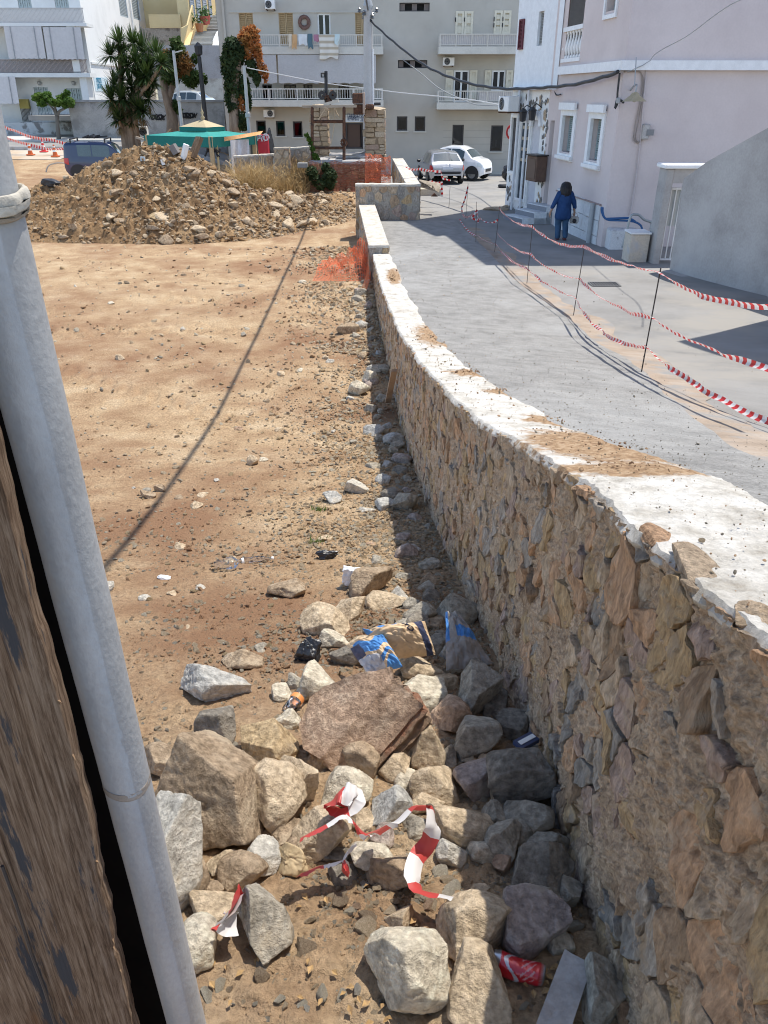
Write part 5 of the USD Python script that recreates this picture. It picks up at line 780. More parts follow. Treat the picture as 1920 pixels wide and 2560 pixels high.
old1 = Mp(0, 1290, 37.6); block_wall('ruin_wall', 'sunlit dry stone stump left of the rusty frame', (Mp(-70, 1290, 37)[0], 37), (Mp(130, 1290, 37)[0], 37), Mp(0, 1050, 37)[2], Mp(0, 1045, 37)[2], zd(-5, 37) - .3, .6, 61, (.14, .3), mats=ash, w=[.4, .4, .2], faces='FLR', top=mortm2)
block_wall('ruin_wall', 'low dark stone wall between the stump and the rusty frame', (Mp(135, 1250, 38.2)[0], 38.2), (Mp(430, 1250, 38.2)[0], 38.2), Mp(0, 1052, 38.2)[2], Mp(0, 1030, 38.2)[2], zd(-5, 38) - .3, .5, 62, (.2, .4), faces='F', w=[.1, .05, .1, .2, .3, .05, .2])
pA, pB = atY(*cG(965, 500), 37.5), atY(*cG(1350, 480), 37.5); block_wall('ruin_wall', 'dark broken stone wall beside the tan dried bush', (pA[0], 37.5), (pB[0], 37.5), atY(*cG(965, 475), 37.5)[2], atY(*cG(1300, 455), 37.5)[2], zd(-7, 37.5) - .3, .5, 63, (.2, .4), faces='F', w=[.05, .05, .1, .35, .3, .05, .1])
# ======================================================= vehicles
def car(name, label, base, head, L, W, Ht, body, prof=None, belt=.55, wheels=True, cat_='car', rear_red=True, sc=1., boxy=False):
    """a hatchback as a lofted shell; base = ground point under its middle, head = direction of travel (radians from +x)"""
    t = thing(name, label, cat_, base); Rm = rotz(head)
    xs = np.linspace(0, 1, 41); zt_ = np.interp(xs, *((prof or ([0, .03, .06, .2, .33, .55, .66, .80, .90, .97, 1], [.50, .62, .68, .93, .99, .985, .90, .66, .60, .50, .36])))) * Ht; zb = np.interp(xs, [0, .06, .94, 1], [.34, .17, .16, .24]) * Ht * .8
    w = W / 2 * np.interp(xs, [0, .04, .12, .5, .88, .96, 1], [.80, .92, .98, 1, .97, .86, .66]); bl = belt * Ht * np.interp(xs, [0, .5, 1], [1.08, 1.03, .95])
    def S(i, tt_):
        i = np.asarray(i, float); W_, ZT, ZB, BL = (np.interp(i, np.arange(41), a) for a in (w, zt_, zb, bl)); BL = np.minimum(BL, ZT - .03); x = np.interp(i, np.arange(41), xs) * L - L / 2
        tum = (.10 if boxy else .42) * (ZT - BL)
        y = np.interp(tt_, [0, .3, .7, 1, 2, 2.25, 3], [.9, .985, 1, .97, 0, 0, 0]) * W_ * (tt_ <= 1); z = ZB + (BL - ZB) * np.clip(tt_, 0, 1)
        u = np.clip(tt_ - 1, 0, 1); yu = W_ * .97 - tum * u; y = np.where(tt_ > 1, yu, y); z = np.where(tt_ > 1, BL + (ZT - .05 * np.minimum(1, (ZT - BL) / .3) - BL) * u, z)
        k = np.clip(tt_ - 2, 0, 1); yr = (W_ * .97 - tum) * (1 - k); zr = (ZT - .05 * np.minimum(1, (ZT - BL) / .3)) + .05 * np.minimum(1, (ZT - BL) / .3) * np.sin(k * np.pi / 2); y = np.where(tt_ > 2, yr, y); z = np.where(tt_ > 2, zr, z); return x, y, z
    def patch(i0, i1, t0, t1, side, off=0., ni=8, nt=5):
        I, T = np.meshgrid(np.linspace(i0, i1, ni), np.linspace(t0, t1, nt)); x, y, z = S(I, T); V = np.stack([x, y * side, z], -1)
        if off: du = np.gradient(V, axis=1); dv = np.gradient(V, axis=0); n = np.cross(du, dv); n /= np.linalg.norm(n, axis=-1, keepdims=True) + 1e-9; n *= np.sign((n * (V - [0, 0, .45 * Ht])).sum(-1, keepdims=True)); V = V + n * off
        return V
    place = lambda m: (arr(m)[0] * sc @ Rm.T + base, arr(m)[1])
    I, T = np.meshgrid(np.arange(41), np.r_[np.linspace(0, 1, 7), np.linspace(1.05, 2, 6), np.linspace(2.1, 3, 6)], indexing='ij'); x, y, z = S(I, T); ring = np.concatenate([np.stack([x, y, z], -1), np.stack([x, -y, z], -1)[:, ::-1]], 1)
    ends = [(np.vstack([ring[k], ring[k].mean(0)]), np.array([[j, (j + 1) % len(ring[k]), len(ring[k])] for j in range(len(ring[k]))])) for k in (0, -1)]
    part(t, 'body', place(cat(grid(ring), *ends)), body, smooth=50)
    gl = carglass
    for s in (-1, 1):
        part(t, 'side_window', place(grid(patch(8.5, 16, 1.12, 1.86, s, .006))), gl); part(t, 'side_window', place(grid(patch(16.6, 26, 1.12, 1.86, s, .006))), gl)
    if boxy: part(t, 'rear_window', place(grid(np.concatenate([patch(.2, 2.6, 2.25, 3, 1, .01), patch(.2, 2.6, 3, 2.25, -1, .01)]))), gl)
    else: part(t, 'rear_window', place(grid(np.concatenate([patch(2.8, 7.6, 2.12, 3, 1, .008), patch(2.8, 7.6, 2.95, 2.12, -1, .008)]))), gl)
    part(t, 'windscreen', place(grid(np.concatenate([patch(26.6, 31.6, 2.12, 3, 1, .008), patch(26.6, 31.6, 2.95, 2.12, -1, .008)]))), gl)
    rl = plain('tail_red', (.42, .02, .025), .2, coat=.5); hl = plain('headlight', (.60, .64, .64), .1, coat=.5)
    for s in (-1, 1):
        part(t, 'tail_light', place(grid(patch(.2, 3., .62, .98, s, .012))), rl); part(t, 'headlight', place(grid(patch(36, 39, .72, .99, s, .012))), hl)
        part(t, 'mirror', place(rbox((L * .17, s * (W / 2 + .09), bl[25] + .08), (.12, .18, .14), .04)), blackp)
        for x in (-L * .31, L * .32):
            R_ = .3 * Ht / 1.45; c = np.array([x, s * (W / 2 - .10), R_]); o = lathe([(.0, -.1), (R_ * .6, -.1), (R_ * .98, -.1), (R_, -.05), (R_, .05), (R_ * .98, .1), (R_ * .62, .1)], 22); V = o[0][:, [0, 2, 1]] * [1, s, 1]; wt = part(t, 'wheel', place((V + c, o[1])), plain('tyre', (.025, .025, .025), .9))
            h = lathe([(R_ * .63, .085), (R_ * .5, .07), (R_ * .2, .09), (0, .095)], 18); part(wt, 'hub', place((h[0][:, [0, 2, 1]] * [1, s, 1] + c, h[1])), plain('wheel_rim', (.22, .225, .23), .4, metal=.5))
            part(t, 'wheel_arch', place((np.vstack([[c + [0, s * .105, 0]], [c + [R_ * 1.13 * math.cos(a), s * .106, R_ * 1.13 * math.sin(a)] for a in np.linspace(0, np.pi, 15)]]), np.array([[0, k + 1, k + 2] for k in range(14)]))), darkp)
    part(t, 'bumper_strip', place(rbox((-L / 2 + .02, 0, .36 * Ht), (.1, W * .72, .11), .03)), darkp); part(t, 'rear_plate', place(rbox((-L / 2 - .004, 0, .50 * Ht), (.03, .5, .12), .005)), plain('plate', (.52, .54, .58), .5)); part(t, 'front_grille', place(rbox((L / 2 - .03, 0, .3 * Ht), (.1, W * .42, .16), .03)), darkp); return t, place
carglass = M('car_glass', [(.03, .045, .05), (.05, .075, .08)], 1, .06, 0, 30, .001, .6, coat=1.); silver = plain('silver_paint', (.36, .37, .39), .28, .6, .6, 1.); white_car = plain('white_car_paint', (.74, .75, .76), .25, .5, 0, 1.); bluep = plain('blue_car_paint', (.008, .016, .055), .25, .5, 0, 1.)
p = g_st(1114, 462); car('parked_car', 'silver hatchback seen from behind, parked at the end of the concrete path', p + [-.15, 1.9, 0], math.pi / 2 + .12, 3.85, 1.74, 1.43, silver)
p = on(1140, 452, zs); car('parked_car', 'white hatchback parked across the end of the street behind the silver car', (p[0] + .3, p[1] + 1.0, p[2]), -.5, 2.95, 1.66, 1.56, white_car)
pv = np.array([*atY(258, 400, 40)[:2], 0]); pv[2] = zd(pv[0], pv[1]); zr_ = atY(258, 354, 39.2)[2] - pv[2]
vt, vp = car('parked_van', 'dark blue boxy off-roader with roof rack behind the earth heap', pv, .12, 3.3, 1.7, zr_, bluep, ([0, .01, .03, .1, .4, .62, .70, .78, .9, .97, 1], [.52, .8, .97, 1., 1., .985, .90, .66, .62, .55, .4]), .56, boxy=True, cat_='off-roader')
for k, x in enumerate((-1.2, .35)): part(vt, 'rack_bar', vp(bar((x, -.75, zr_ + .1), (x, .75, zr_ + .1), .05)), blackp); [part(vt, 'rack_foot', vp(bar((x, s * .72, zr_ - .06), (x, s * .72, zr_ + .1), .06)), blackp) for s in (-1, 1)]
g = np.random.default_rng(8); part(vt, 'roof_load', vp(cat(*[bar(np.array([g.uniform(-.9, -.1), g.uniform(-.5, .4), zr_ + .14]), np.array([g.uniform(-.6, .4), g.uniform(-.4, .5), zr_ + g.uniform(.15, .26)]), .07) for _ in range(9)])), blackp, kind='stuff')
zu = f6.px(470, 231)[1]; car('parked_car', 'pale silver car on the upper road above the graffiti wall', (atY(466, 245, 60.5)[0], 60.5, zg - .79), 2.9, 3.9, 1.75, 1.5, M('pale_silver', [(.42, .46, .47), (.48, .52, .53)], 2, .3, 0, 30, .002, .5, coat=1.))
# ======================================================= market tent, cabinet and things round it
YT = 40.; Lc, Fc_, Rc = atY(*cG(75, 264), YT), atY(*cG(742, 320), YT - 2), atY(*cG(1190, 240), YT + .6); Bc = Lc + Rc - Fc_; Bc[1] += .2; zc = (Lc[2] + Fc_[2] + Rc[2]) / 3
cor = [np.array([q[0], q[1], zc]) for q in (Lc, Fc_, Rc, Bc)]; ap_ = np.array([atY(*cG(668, 200), YT)[0], YT, atY(*cG(668, 192), YT)[2]]); tn = thing('market_tent', 'turquoise market tent with cream top cap behind the earth heap', 'tent', (ap_[0], YT, zd(ap_[0], YT)))
teal = M('turquoise_canvas', [(.045, .30, .27), (.065, .37, .33)], .8, .8, .15, 20, .01, .2, trans=.25, world=True); teald = M('dark_teal_canvas', [(.012, .13, .115), (.02, .16, .14)], .8, .8, .15, 20, .01, .2, world=True); cream = M('cream_canvas', [(.56, .46, .29), (.62, .52, .34)], .8, .85, .15, 20, .01, .2, trans=.25, world=True)
def sheet(A, B, C, D, n=14, bow=0.):
    s, t = np.meshgrid(np.linspace(0, 1, n), np.linspace(0, 1, n)); s, t = s[..., None], t[..., None]; V = (A * (1 - s) + B * s) * (1 - t) + (D * (1 - s) + C * s) * t; V[..., 2] -= bow * (4 * s * (1 - s) * (1 - t) + 1.2 * t * (1 - t))[..., 0]; return grid(V)
for k in range(4): A, B = cor[k], cor[(k + 1) % 4]; part(tn, 'canopy', sheet(A, B, ap_ + (B - ap_) * .12, ap_ + (A - ap_) * .12, 14, .07), teal, smooth=True); part(tn, 'valance', sheet(A + [0, 0, .0], B + [0, 0, 0], B - [0, 0, .42], A - [0, 0, .42], 10), teald)
cz = atY(*cG(668, 180), YT)[2]; fc = [ap_ + (q - ap_) * .40 for q in cor]
for q in fc: q[2] = cz - .02
az = np.array([ap_[0], YT, atY(*cG(668, 112), YT)[2]])
for k in range(4): part(tn, 'top_cap', (np.array([fc[k], fc[(k + 1) % 4], az]), np.array([[0, 1, 2]])), cream); part(tn, 'cap_valance', sheet(fc[k], fc[(k + 1) % 4], fc[(k + 1) % 4] - [0, 0, .17], fc[k] - [0, 0, .17], 4), teald)
part(tn, 'finial', lathe([(.06, 0), (.1, .12), (.03, .2), (.07, .32), (.02, .45), (0, .7)], 10, az - [0, 0, .03]), cream, smooth=True)
for q in cor[:3]: c = ap_ + (q - ap_) * .94; part(tn, 'post', bx((c[0] - .09, c[1] - .09, zd(c[0], c[1]) - .2), (c[0] + .09, c[1] + .09, zc + .02)), cream)
A, B = ap_ + (cor[1] - ap_) * .93, ap_ + (cor[2] - ap_) * .9; gz_ = zd(-7, 39) - .2; A[2] = B[2] = zc - .3; w1 = atY(*cG(772, 400), 38.3); part(tn, 'cloth_wall', sheet(np.array([w1[0], 38.7, zc - .35]), np.array([A[0] + .3, 38.15, zc - .35]), np.array([A[0] + .3, 38.15, gz_]), np.array([w1[0], 38.7, gz_]), 6), cream)
for k in range(3): part(tn, 'graffiti', tube(spl([atY(*cG(700 + 55 * k + 20 * math.sin(s * 5 + k), 400 + 60 * s + 25 * math.sin(s * 9)), 38.15) for s in np.linspace(0, 1, 12)], 30), .045, 4), darkp)
sh0, sh1 = atY(*cG(930, 318), 38.6), atY(*cG(1112, 308), 39.4); n = 26; s, t = np.meshgrid(np.linspace(0, 1, n), np.linspace(0, 1, n)); V = np.stack([sh0[0] + (sh1[0] - sh0[0]) * s, sh0[1] + (sh1[1] - sh0[1]) * s - .1 * np.sin(s * 12 + t * 3) * (.3 + t), sh0[2] + (sh1[2] - sh0[2]) * s - (sh0[2] - gz_) * t * (1 - .15 * s)], -1)
solo('white_sheet', grid(V), M('white_tarp', [(.56, .57, .58), (.66, .67, .68)], 2, .8, .2, 12, .02, .2), 'white tarpaulin hanging on the right side of the turquoise tent', 'tarpaulin', smooth=True)
tp0, tp1, tp2 = atY(*cG(870, 300), 38.5), atY(*cG(1255, 238), 40), atY(*cG(1230, 262), 39.6); solo('canvas_strip', sheet(tp0 + [0, 0, .05], tp1 + [0, 0, .05], tp2, tp0 - [0, 0, .12], 8), M('orange_canvas', [(.55, .27, .10), (.62, .40, .22)], 3, .9, .3, 20, .01, .1), 'frayed orange and cream canvas strip along the right edge of the turquoise tent', 'canvas')
cb = thing('red_cabinet', 'red and grey upright drinks cabinet right of the turquoise tent', 'cabinet', atY(*cG(1210, 450), 41)); a, b = atY(*cG(1210, 460), 41), atY(*cG(1298, 264), 41); c0 = atY(*cG(1122, 290), 41)
part(cb, 'red_side', bx((a[0], 41, a[2] - .3), (b[0], 41.5, b[2])), plain('cabinet_red', (.50, .03, .05), .4)); part(cb, 'grey_front', bx((c0[0], 41.05, a[2] - .3), (a[0] - .004, 41.5, b[2] - .08)), M('cabinet_grey', [(.10, .12, .13), (.16, .18, .19)], 2, .4, .1, speck=(3, .2, (.4, .4, .4))))
for k, (tx, hh_, y) in enumerate((('ΠΑΓΩΤΑ', .13, 300), ('AC', .3, 322), ('· · ·', .1, 338))): v, f = arr(meshkit.text_mesh(tx, hh_, .01, True)); m_ = (a[0] + b[0]) / 2; sc_ = min(1, .8 / v[:, 0].max()); part(cb, 'lettering', (np.stack([m_ + (v[:, 0] - v[:, 0].max() / 2) * sc_, 40.99 - v[:, 2], atY(*cG(1250, y), 41)[2] + v[:, 1]], 1), f), whitep)
solo('dark_bundle', (rock(71, (.5, .5, 1.5), 3, 6)[0] + atY(*cG(1316, 360), 41.6), rock(71, (.5, .5, 1.5), 3, 6)[1]), blackp, 'dark upright bundle just right of the red cabinet', 'bundle')
ac_p = atY(*cT(610, 1700), 52); acx = Fac((ac_p[0], 52), (1, 0), (0, -1)); r = acx.R(cT, 560, 1635, 685, 1770); ac_unit(None, acx, (r[0], r[1], r[2], r[3]), .05, .5, 'air conditioner standing at the yucca foot, left of the tent', False)
# ======================================================= poles and overhead cables
galv = M('pole_steel', [(.36, .37, .37), (.44, .45, .45)], 2, .5, .1, 40, .003, .4, metal=.3); pc = M('concrete_pole', [(.40, .395, .385), (.47, .465, .455)], 1, .9, .2, 40, .004, .1)
P0 = atY(920, 256, 40.); P0[2] = zd(P0[0], 40) - .3; P1 = atY(920, 8, 40.); up = thing('utility_pole', 'thick grey utility pole rising behind the right stone pillar', 'pole', P0); part(up, 'shaft', tube([P0, P1], [.27, .19], 16), pc, smooth=True); part(up, 'conduit', tube([P0 + [.22, -.12, 0], P1 * [1, 1, .8] + [.19, -.08, 0]], .06, 8), M('white_conduit', [(.6, .61, .62), (.66, .67, .68)], 3, .5))
for k in range(6): an = k * 1.05; part(up, 'insulator', lathe([(.02, 0), (.09, .03), (.05, .1), (.09, .13), (.02, .2)], 8, P1 + [.38 * math.cos(an), .2 * math.sin(an), -.35 - .12 * (k % 3)]), plain('insulator_dark', (.12, .13, .14), .3)); part(up, 'fitting', bar(P1 + [0, 0, -.3 - .12 * (k % 3)], P1 + [.38 * math.cos(an), .2 * math.sin(an), -.3 - .12 * (k % 3)], .045), greyp)
part(up, 'head_cap', lathe([(.2, 0), (.22, .1), (.16, .3), (0, .34)], 12, P1 - [0, 0, .2]), greyp)
for k, (a, b, Y, r, m, nm, lb) in enumerate([(cT(1012, 655), cT(1106, 1650), 44, .07, galv, 'lamp_post', 'thin grey steel post left of the tent cap'), (c2(383, 545), c2(406, 1290), 42, .075, galv, 'lamp_post', 'thin grey steel post in front of the ivy column'), (cT(1345, 730), cT(1412, 1560), 50, .11, blackp, 'lamp_post', 'black lamp post rising behind the tent finial')]):
    A, B = atY(*a, Y), atY(*b, Y); B[0] = A[0] = (A[0] + B[0]) / 2; B[2] -= 1.2; t = thing(nm, lb, 'post', B); part(t, 'shaft', tube([B, A], [r * 1.3, r], 10), m, smooth=True); part(t, 'arm' if k < 2 else 'lantern', tube([A - [0, 0, .1], A + [.45 if k == 0 else .12, 0, .0]], .035, 6) if k < 2 else lathe([(.05, 0), (.2, .1), (.24, .5), (.1, .62), (0, .7)], 8, A), m)
    if k < 2: part(t, 'collar', lathe([(r * 1.3, 0), (r * 1.7, .02), (r * 1.7, .2), (r * 1.2, .22)], 10, A - [0, 0, 2.2]), greyp)
def cable(name, pts, r, mat, label, n=60, wob=0.):
    P = spl(pts, n)
    if wob: P = P + np.stack([np.sin(np.arange(n) * 2.1), np.cos(np.arange(n) * 2.1), np.cos(np.arange(n) * 1.7)], -1) * wob
    return solo(name, tube(P, r, 6), mat, label, 'cable', smooth=True)
E = Qp(745, 440, .12); Pt = P1 - [0, 0, .55]
tu = lambda u: 40 + (E[1] - 40) * np.clip((u - 920) / (1543 - 920), 0, 1)
cable('overhead_cable', [Pt] + [atY(*c3(x, y), tu(c3(x, y)[0])) for x, y in ((320, 380), (560, 555), (760, 645), (1000, 712), (1250, 738), (1500, 728))] + [atY(*c4(x, y), tu(c4(x, y)[0])) for x, y in ((480, 515), (600, 486))] + [E], np.r_[np.full(20, .045), np.full(40, .05)], blackp, 'thick black twisted cable sagging from the utility pole to the pink house', 60, .012)
G = fW.P(*fW.px(*cR(760, 435)), .1); cable('overhead_cable', [fB.P(*fB.px(*c3(358, 498)), .1)] + [atY(*c3(x, y), Y) for x, y, Y in ((520, 620, 47), (650, 728, 44), (800, 805, 41), (1000, 872, 38), (1300, 882, 33))] + [G], .025, greyp, 'thin grey cable from the beige block slot window to the speckled house')
cable('overhead_cable', [atY(*c2(388, 562), 42)] + [atY(*c2(x, y), Y) for x, y, Y in ((700, 625, 41.8), (1040, 690, 41.4), (1400, 735, 41))] + [atY(*c3(x, y), Y) for x, y, Y in ((300, 765, 40), (640, 798, 37), (900, 825, 35))] + [fW.P(*fW.px(*cR(160, 500)), .1)], .022, plain('white_cable', (.55, .56, .56), .6), 'long pale wire from the thin steel post to the speckled house air conditioner')
cable('overhead_cable', [Qp(800, 440, .1), Qp(940, 372, .2), Qp(940, 372, .2) + (atY(*c4(1490, 0), 17.5) - Qp(940, 372, .2)) * .5, atY(*c4(1490, 0), 17.5), atY(*c4(1700, -150), 14.5)], .010, greyp, 'thin wire running up right from the pink house corner', 30)
a_, b_ = P1 - [0, 0, .25], np.array([-.35, -3, 7.6]); cable('overhead_cable', sag(a_, b_, .25), .036, blackp, 'cable bundle passing overhead from the utility pole towards the viewer', 60)
for k, pts in enumerate(([(355, 180), (358, 300), (350, 470), (318, 640), (340, 670)], [(355, 540), (370, 580), (395, 575)])): solo('wall_cable', tube(spl([fP.P(*fP.px(*c4(x, y), .06), .06) for x, y in pts], 30), .02, 5), blackp, ['black wire hanging down the joint between the white and pink houses', 'short black wire loop left of the far pink house window'][k], 'cable')
# ======================================================= left street beyond the lot
def band(name, y0, y1, x0, x1, mat, lift, th=.0):
    X, Y = np.meshgrid(np.linspace(x0, x1, 60), np.linspace(y0, y1, 16)); top = np.stack([X, Y, zd(X, Y) + .14 + lift], -1); f = np.stack([top[0], top[0] - [0, 0, .5]]); struct(name, cat(grid(top), grid(f[::-1])), mat)
band('road', 51.2, 55.4, -60, -9, asph, .0); band('kerb', 50.9, 51.2, -60, -9, slab2, .1); band('pavement', 55.4, 60.9, -60, -14, M('pale_paving', [(.46, .45, .42), (.53, .52, .49)], 1.5, .9, .3, 20, .01, world=True), .12)
band('concrete_apron', 46.5, 50.9, -60, -18, M('dusty_concrete', [(.42, .37, .30), (.50, .45, .375)], .6, .95, .4, 20, .01, .1, dirt=(.40, .30, .2), dscale=.3, world=True), -.1)
orangep = plain('cone_orange', (.55, .12, .03), .6); 
def cone(u, v, lb, w=False):
    p = on(u, v, lambda X, Y: zd(X, Y) + .05); h = .62; t = thing('traffic_cone', lb, 'traffic cone', p, None); part(t, 'base', rbox(p + [0, 0, .03], (.4, .4, .06), .02), orangep if not w else plain('cone_red', (.6, .05, .05))); c = orangep if not w else plain('cone_red', (.6, .05, .05)); R = lambda z: .15 - .11 * z / h
    for z0, z1, m in ((.06, .25, c), (.25, .36, whitep), (.36, .48, c), (.48, .55, whitep), (.55, h, c)): part(t, 'band', lathe([(R(z0), z0), (R(z1), z1)] + ([(0, h)] if z1 == h else []), 14, p), m)
cone(77, 388, 'leftmost orange traffic cone by the left road'); cone(139, 392, 'rightmost orange traffic cone, nearest the blue off-roader'); cone(110, 380, 'red and white traffic cone between the two orange ones', True)
bb = thing('wood_barrier', 'small rusty red slatted barrier behind the blue off-roader', 'barrier', atY(190, 385, 48)); 
for x in (187, 197): part(bb, 'post', tube([atY(x, 390, 48), atY(x, 351, 48)], .04, 6), plain('barrier_red', (.30, .10, .06)))
for y in (356, 364, 372, 380): part(bb, 'slat', bar(atY(186, y, 47.95), atY(200, y, 47.95), .03, .1), plain('barrier_red', (.30, .10, .06)))
# ======================================================= the heap of excavated earth and stone
hp_x = np.array([-16, -14.2, -13.4, -12.2, -11, -9.9, -8.9, -7.6, -6.6, -6.0, -5.2, -4.2, -2.8, -1.6, -.6])
sil = [(20, 440), (50, 412), (75, 388), (140, 372), (188, 338), (250, 318), (300, 303), (350, 297), (400, 306), (440, 332), (480, 366), (530, 398), (610, 412), (700, 428), (770, 440)]
cx_, cz_ = np.array([atY(x * K, y * K, 31.3)[[0, 2]] for x, y in sil]).T
crest = PchipInterpolator(cx_, cz_, extrapolate=True); foot = PchipInterpolator([-20, -12, -7, -4.5, -2, 0], [28.2, 27.7, 27.4, 28.2, 29.9, 31])
def zh(X, Y):
    X, Y = np.broadcast_arrays(np.asarray(X, float), np.asarray(Y, float)); g0 = zd(X, Y); c = crest(np.clip(X, cx_[0], cx_[-1])); y0 = foot(np.clip(X, -20, 0)); yc = y0 + 3.6
    s = np.clip((Y - y0) / 3.6, 0, 1); up = s ** .85; dn = np.clip(1 - (Y - yc) / 3.6, 0, 1); m = np.where(Y < yc, up, dn * dn * (3 - 2 * dn)) * np.clip((X + 15.2) / 1.2, 0, 1)
    return g0 + np.maximum(c - .28 - zd(X, yc), .05) * m * np.clip((.3 - X) / 1.6, 0, 1)
def zhn(X, Y):
    b = zh(X, Y); a = np.clip((b - zd(X, Y)) / .5, 0, 1)
    return b + a * (fb(X, Y, .9, 3, 71) * .55 + np.abs(fb(X, Y, 2.6, 3, 72)) * .5 - .1 + fb(X, Y, 7, 4, 73) * .42) + (1 - a) * (fb(X, Y, .5, 3, 1) * .1 - .05)
X, Y = np.meshgrid(np.linspace(-15.6, .4, 420), np.r_[np.linspace(26.6, 32.6, 230), np.linspace(32.7, 36.5, 50)]); Z = zhn(X, Y); edge_ = (zh(X, Y) - zd(X, Y)) < .03; Z = np.where(edge_, zd(X, Y) - .12, Z)
solo('earth_heap', grid(np.stack([X, Y, Z], -1)), heapm, 'large heap of excavated brown earth and rubble in the dirt lot', 'earth heap', smooth=35)
# ======================================================= loose stones
RS = {}
def stone_mat(n, c, d, **k): RS[n] = M('rock_' + n, c, 8., .92, 1., 32., .03, .12, fine=(.5, 1.32), dirt=d, dscale=k.pop('ds', 7.), dlo=.54, dhi=.68, **k)
stone_mat('pale', [(0.465, 0.407, 0.309), (0.584, 0.516, 0.400), (0.620, 0.604, 0.481)], (0.439, 0.361, 0.261)); stone_mat('grey', [(0.285, 0.254, 0.202), (0.380, 0.342, 0.275), (0.465, 0.423, 0.345)], (0.429, 0.360, 0.264)); stone_mat('tan', [(0.425, 0.327, 0.213), (0.541, 0.429, 0.295), (0.620, 0.512, 0.365)], (0.353, 0.275, 0.189))
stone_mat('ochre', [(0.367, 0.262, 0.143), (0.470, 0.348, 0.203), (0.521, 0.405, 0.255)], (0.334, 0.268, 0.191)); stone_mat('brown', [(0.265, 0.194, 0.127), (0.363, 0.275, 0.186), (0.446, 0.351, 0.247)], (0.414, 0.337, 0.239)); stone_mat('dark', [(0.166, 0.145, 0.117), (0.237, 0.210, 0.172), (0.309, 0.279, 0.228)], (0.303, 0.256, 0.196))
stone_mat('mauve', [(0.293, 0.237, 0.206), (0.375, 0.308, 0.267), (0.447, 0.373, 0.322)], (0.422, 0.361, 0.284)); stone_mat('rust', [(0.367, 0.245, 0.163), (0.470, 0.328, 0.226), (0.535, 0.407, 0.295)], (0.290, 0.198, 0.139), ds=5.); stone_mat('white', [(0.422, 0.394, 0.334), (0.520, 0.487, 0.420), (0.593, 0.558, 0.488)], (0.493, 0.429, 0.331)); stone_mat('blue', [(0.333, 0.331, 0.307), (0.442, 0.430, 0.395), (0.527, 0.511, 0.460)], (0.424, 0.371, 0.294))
CB = np.stack([[1, 0, 0], [0, CP, -SP], [0, SP, CP]], 1)       # right, forward and up of the view, for laying stones as they lie
gst = np.random.default_rng(99)
def put_rock(name, cx, cy, w, h, col, label, roll=0, sub=5, zf=zd, group=None, lift=.27, depth=None, cuts=None, rough=.058, seed=None, strat=None, cat_='stone'):
    u, v = cx * K, cy * K; p = on(u, v, zf); d = (p - EYE) @ CB[:, 1]; m = K * d / F; W_, H_ = w * m, h * m
    p = on(u, v, lambda X, Y: zf(X, Y) + lift * H_); D_ = depth or .55 * (W_ + H_)
    vv, ff = rock(seed if seed is not None else int(cx * 7 + cy * 13), (W_, D_, H_), sub, cuts or int(8 + (cx * 3 + cy) % 6), rough, .40, .82, strat); vv = vv @ roty(math.radians(roll)).T @ CB.T
    return solo(name, (vv + p, ff), RS[col], label, cat_, group, smooth=28 if sub > 2 else False, loc=p)
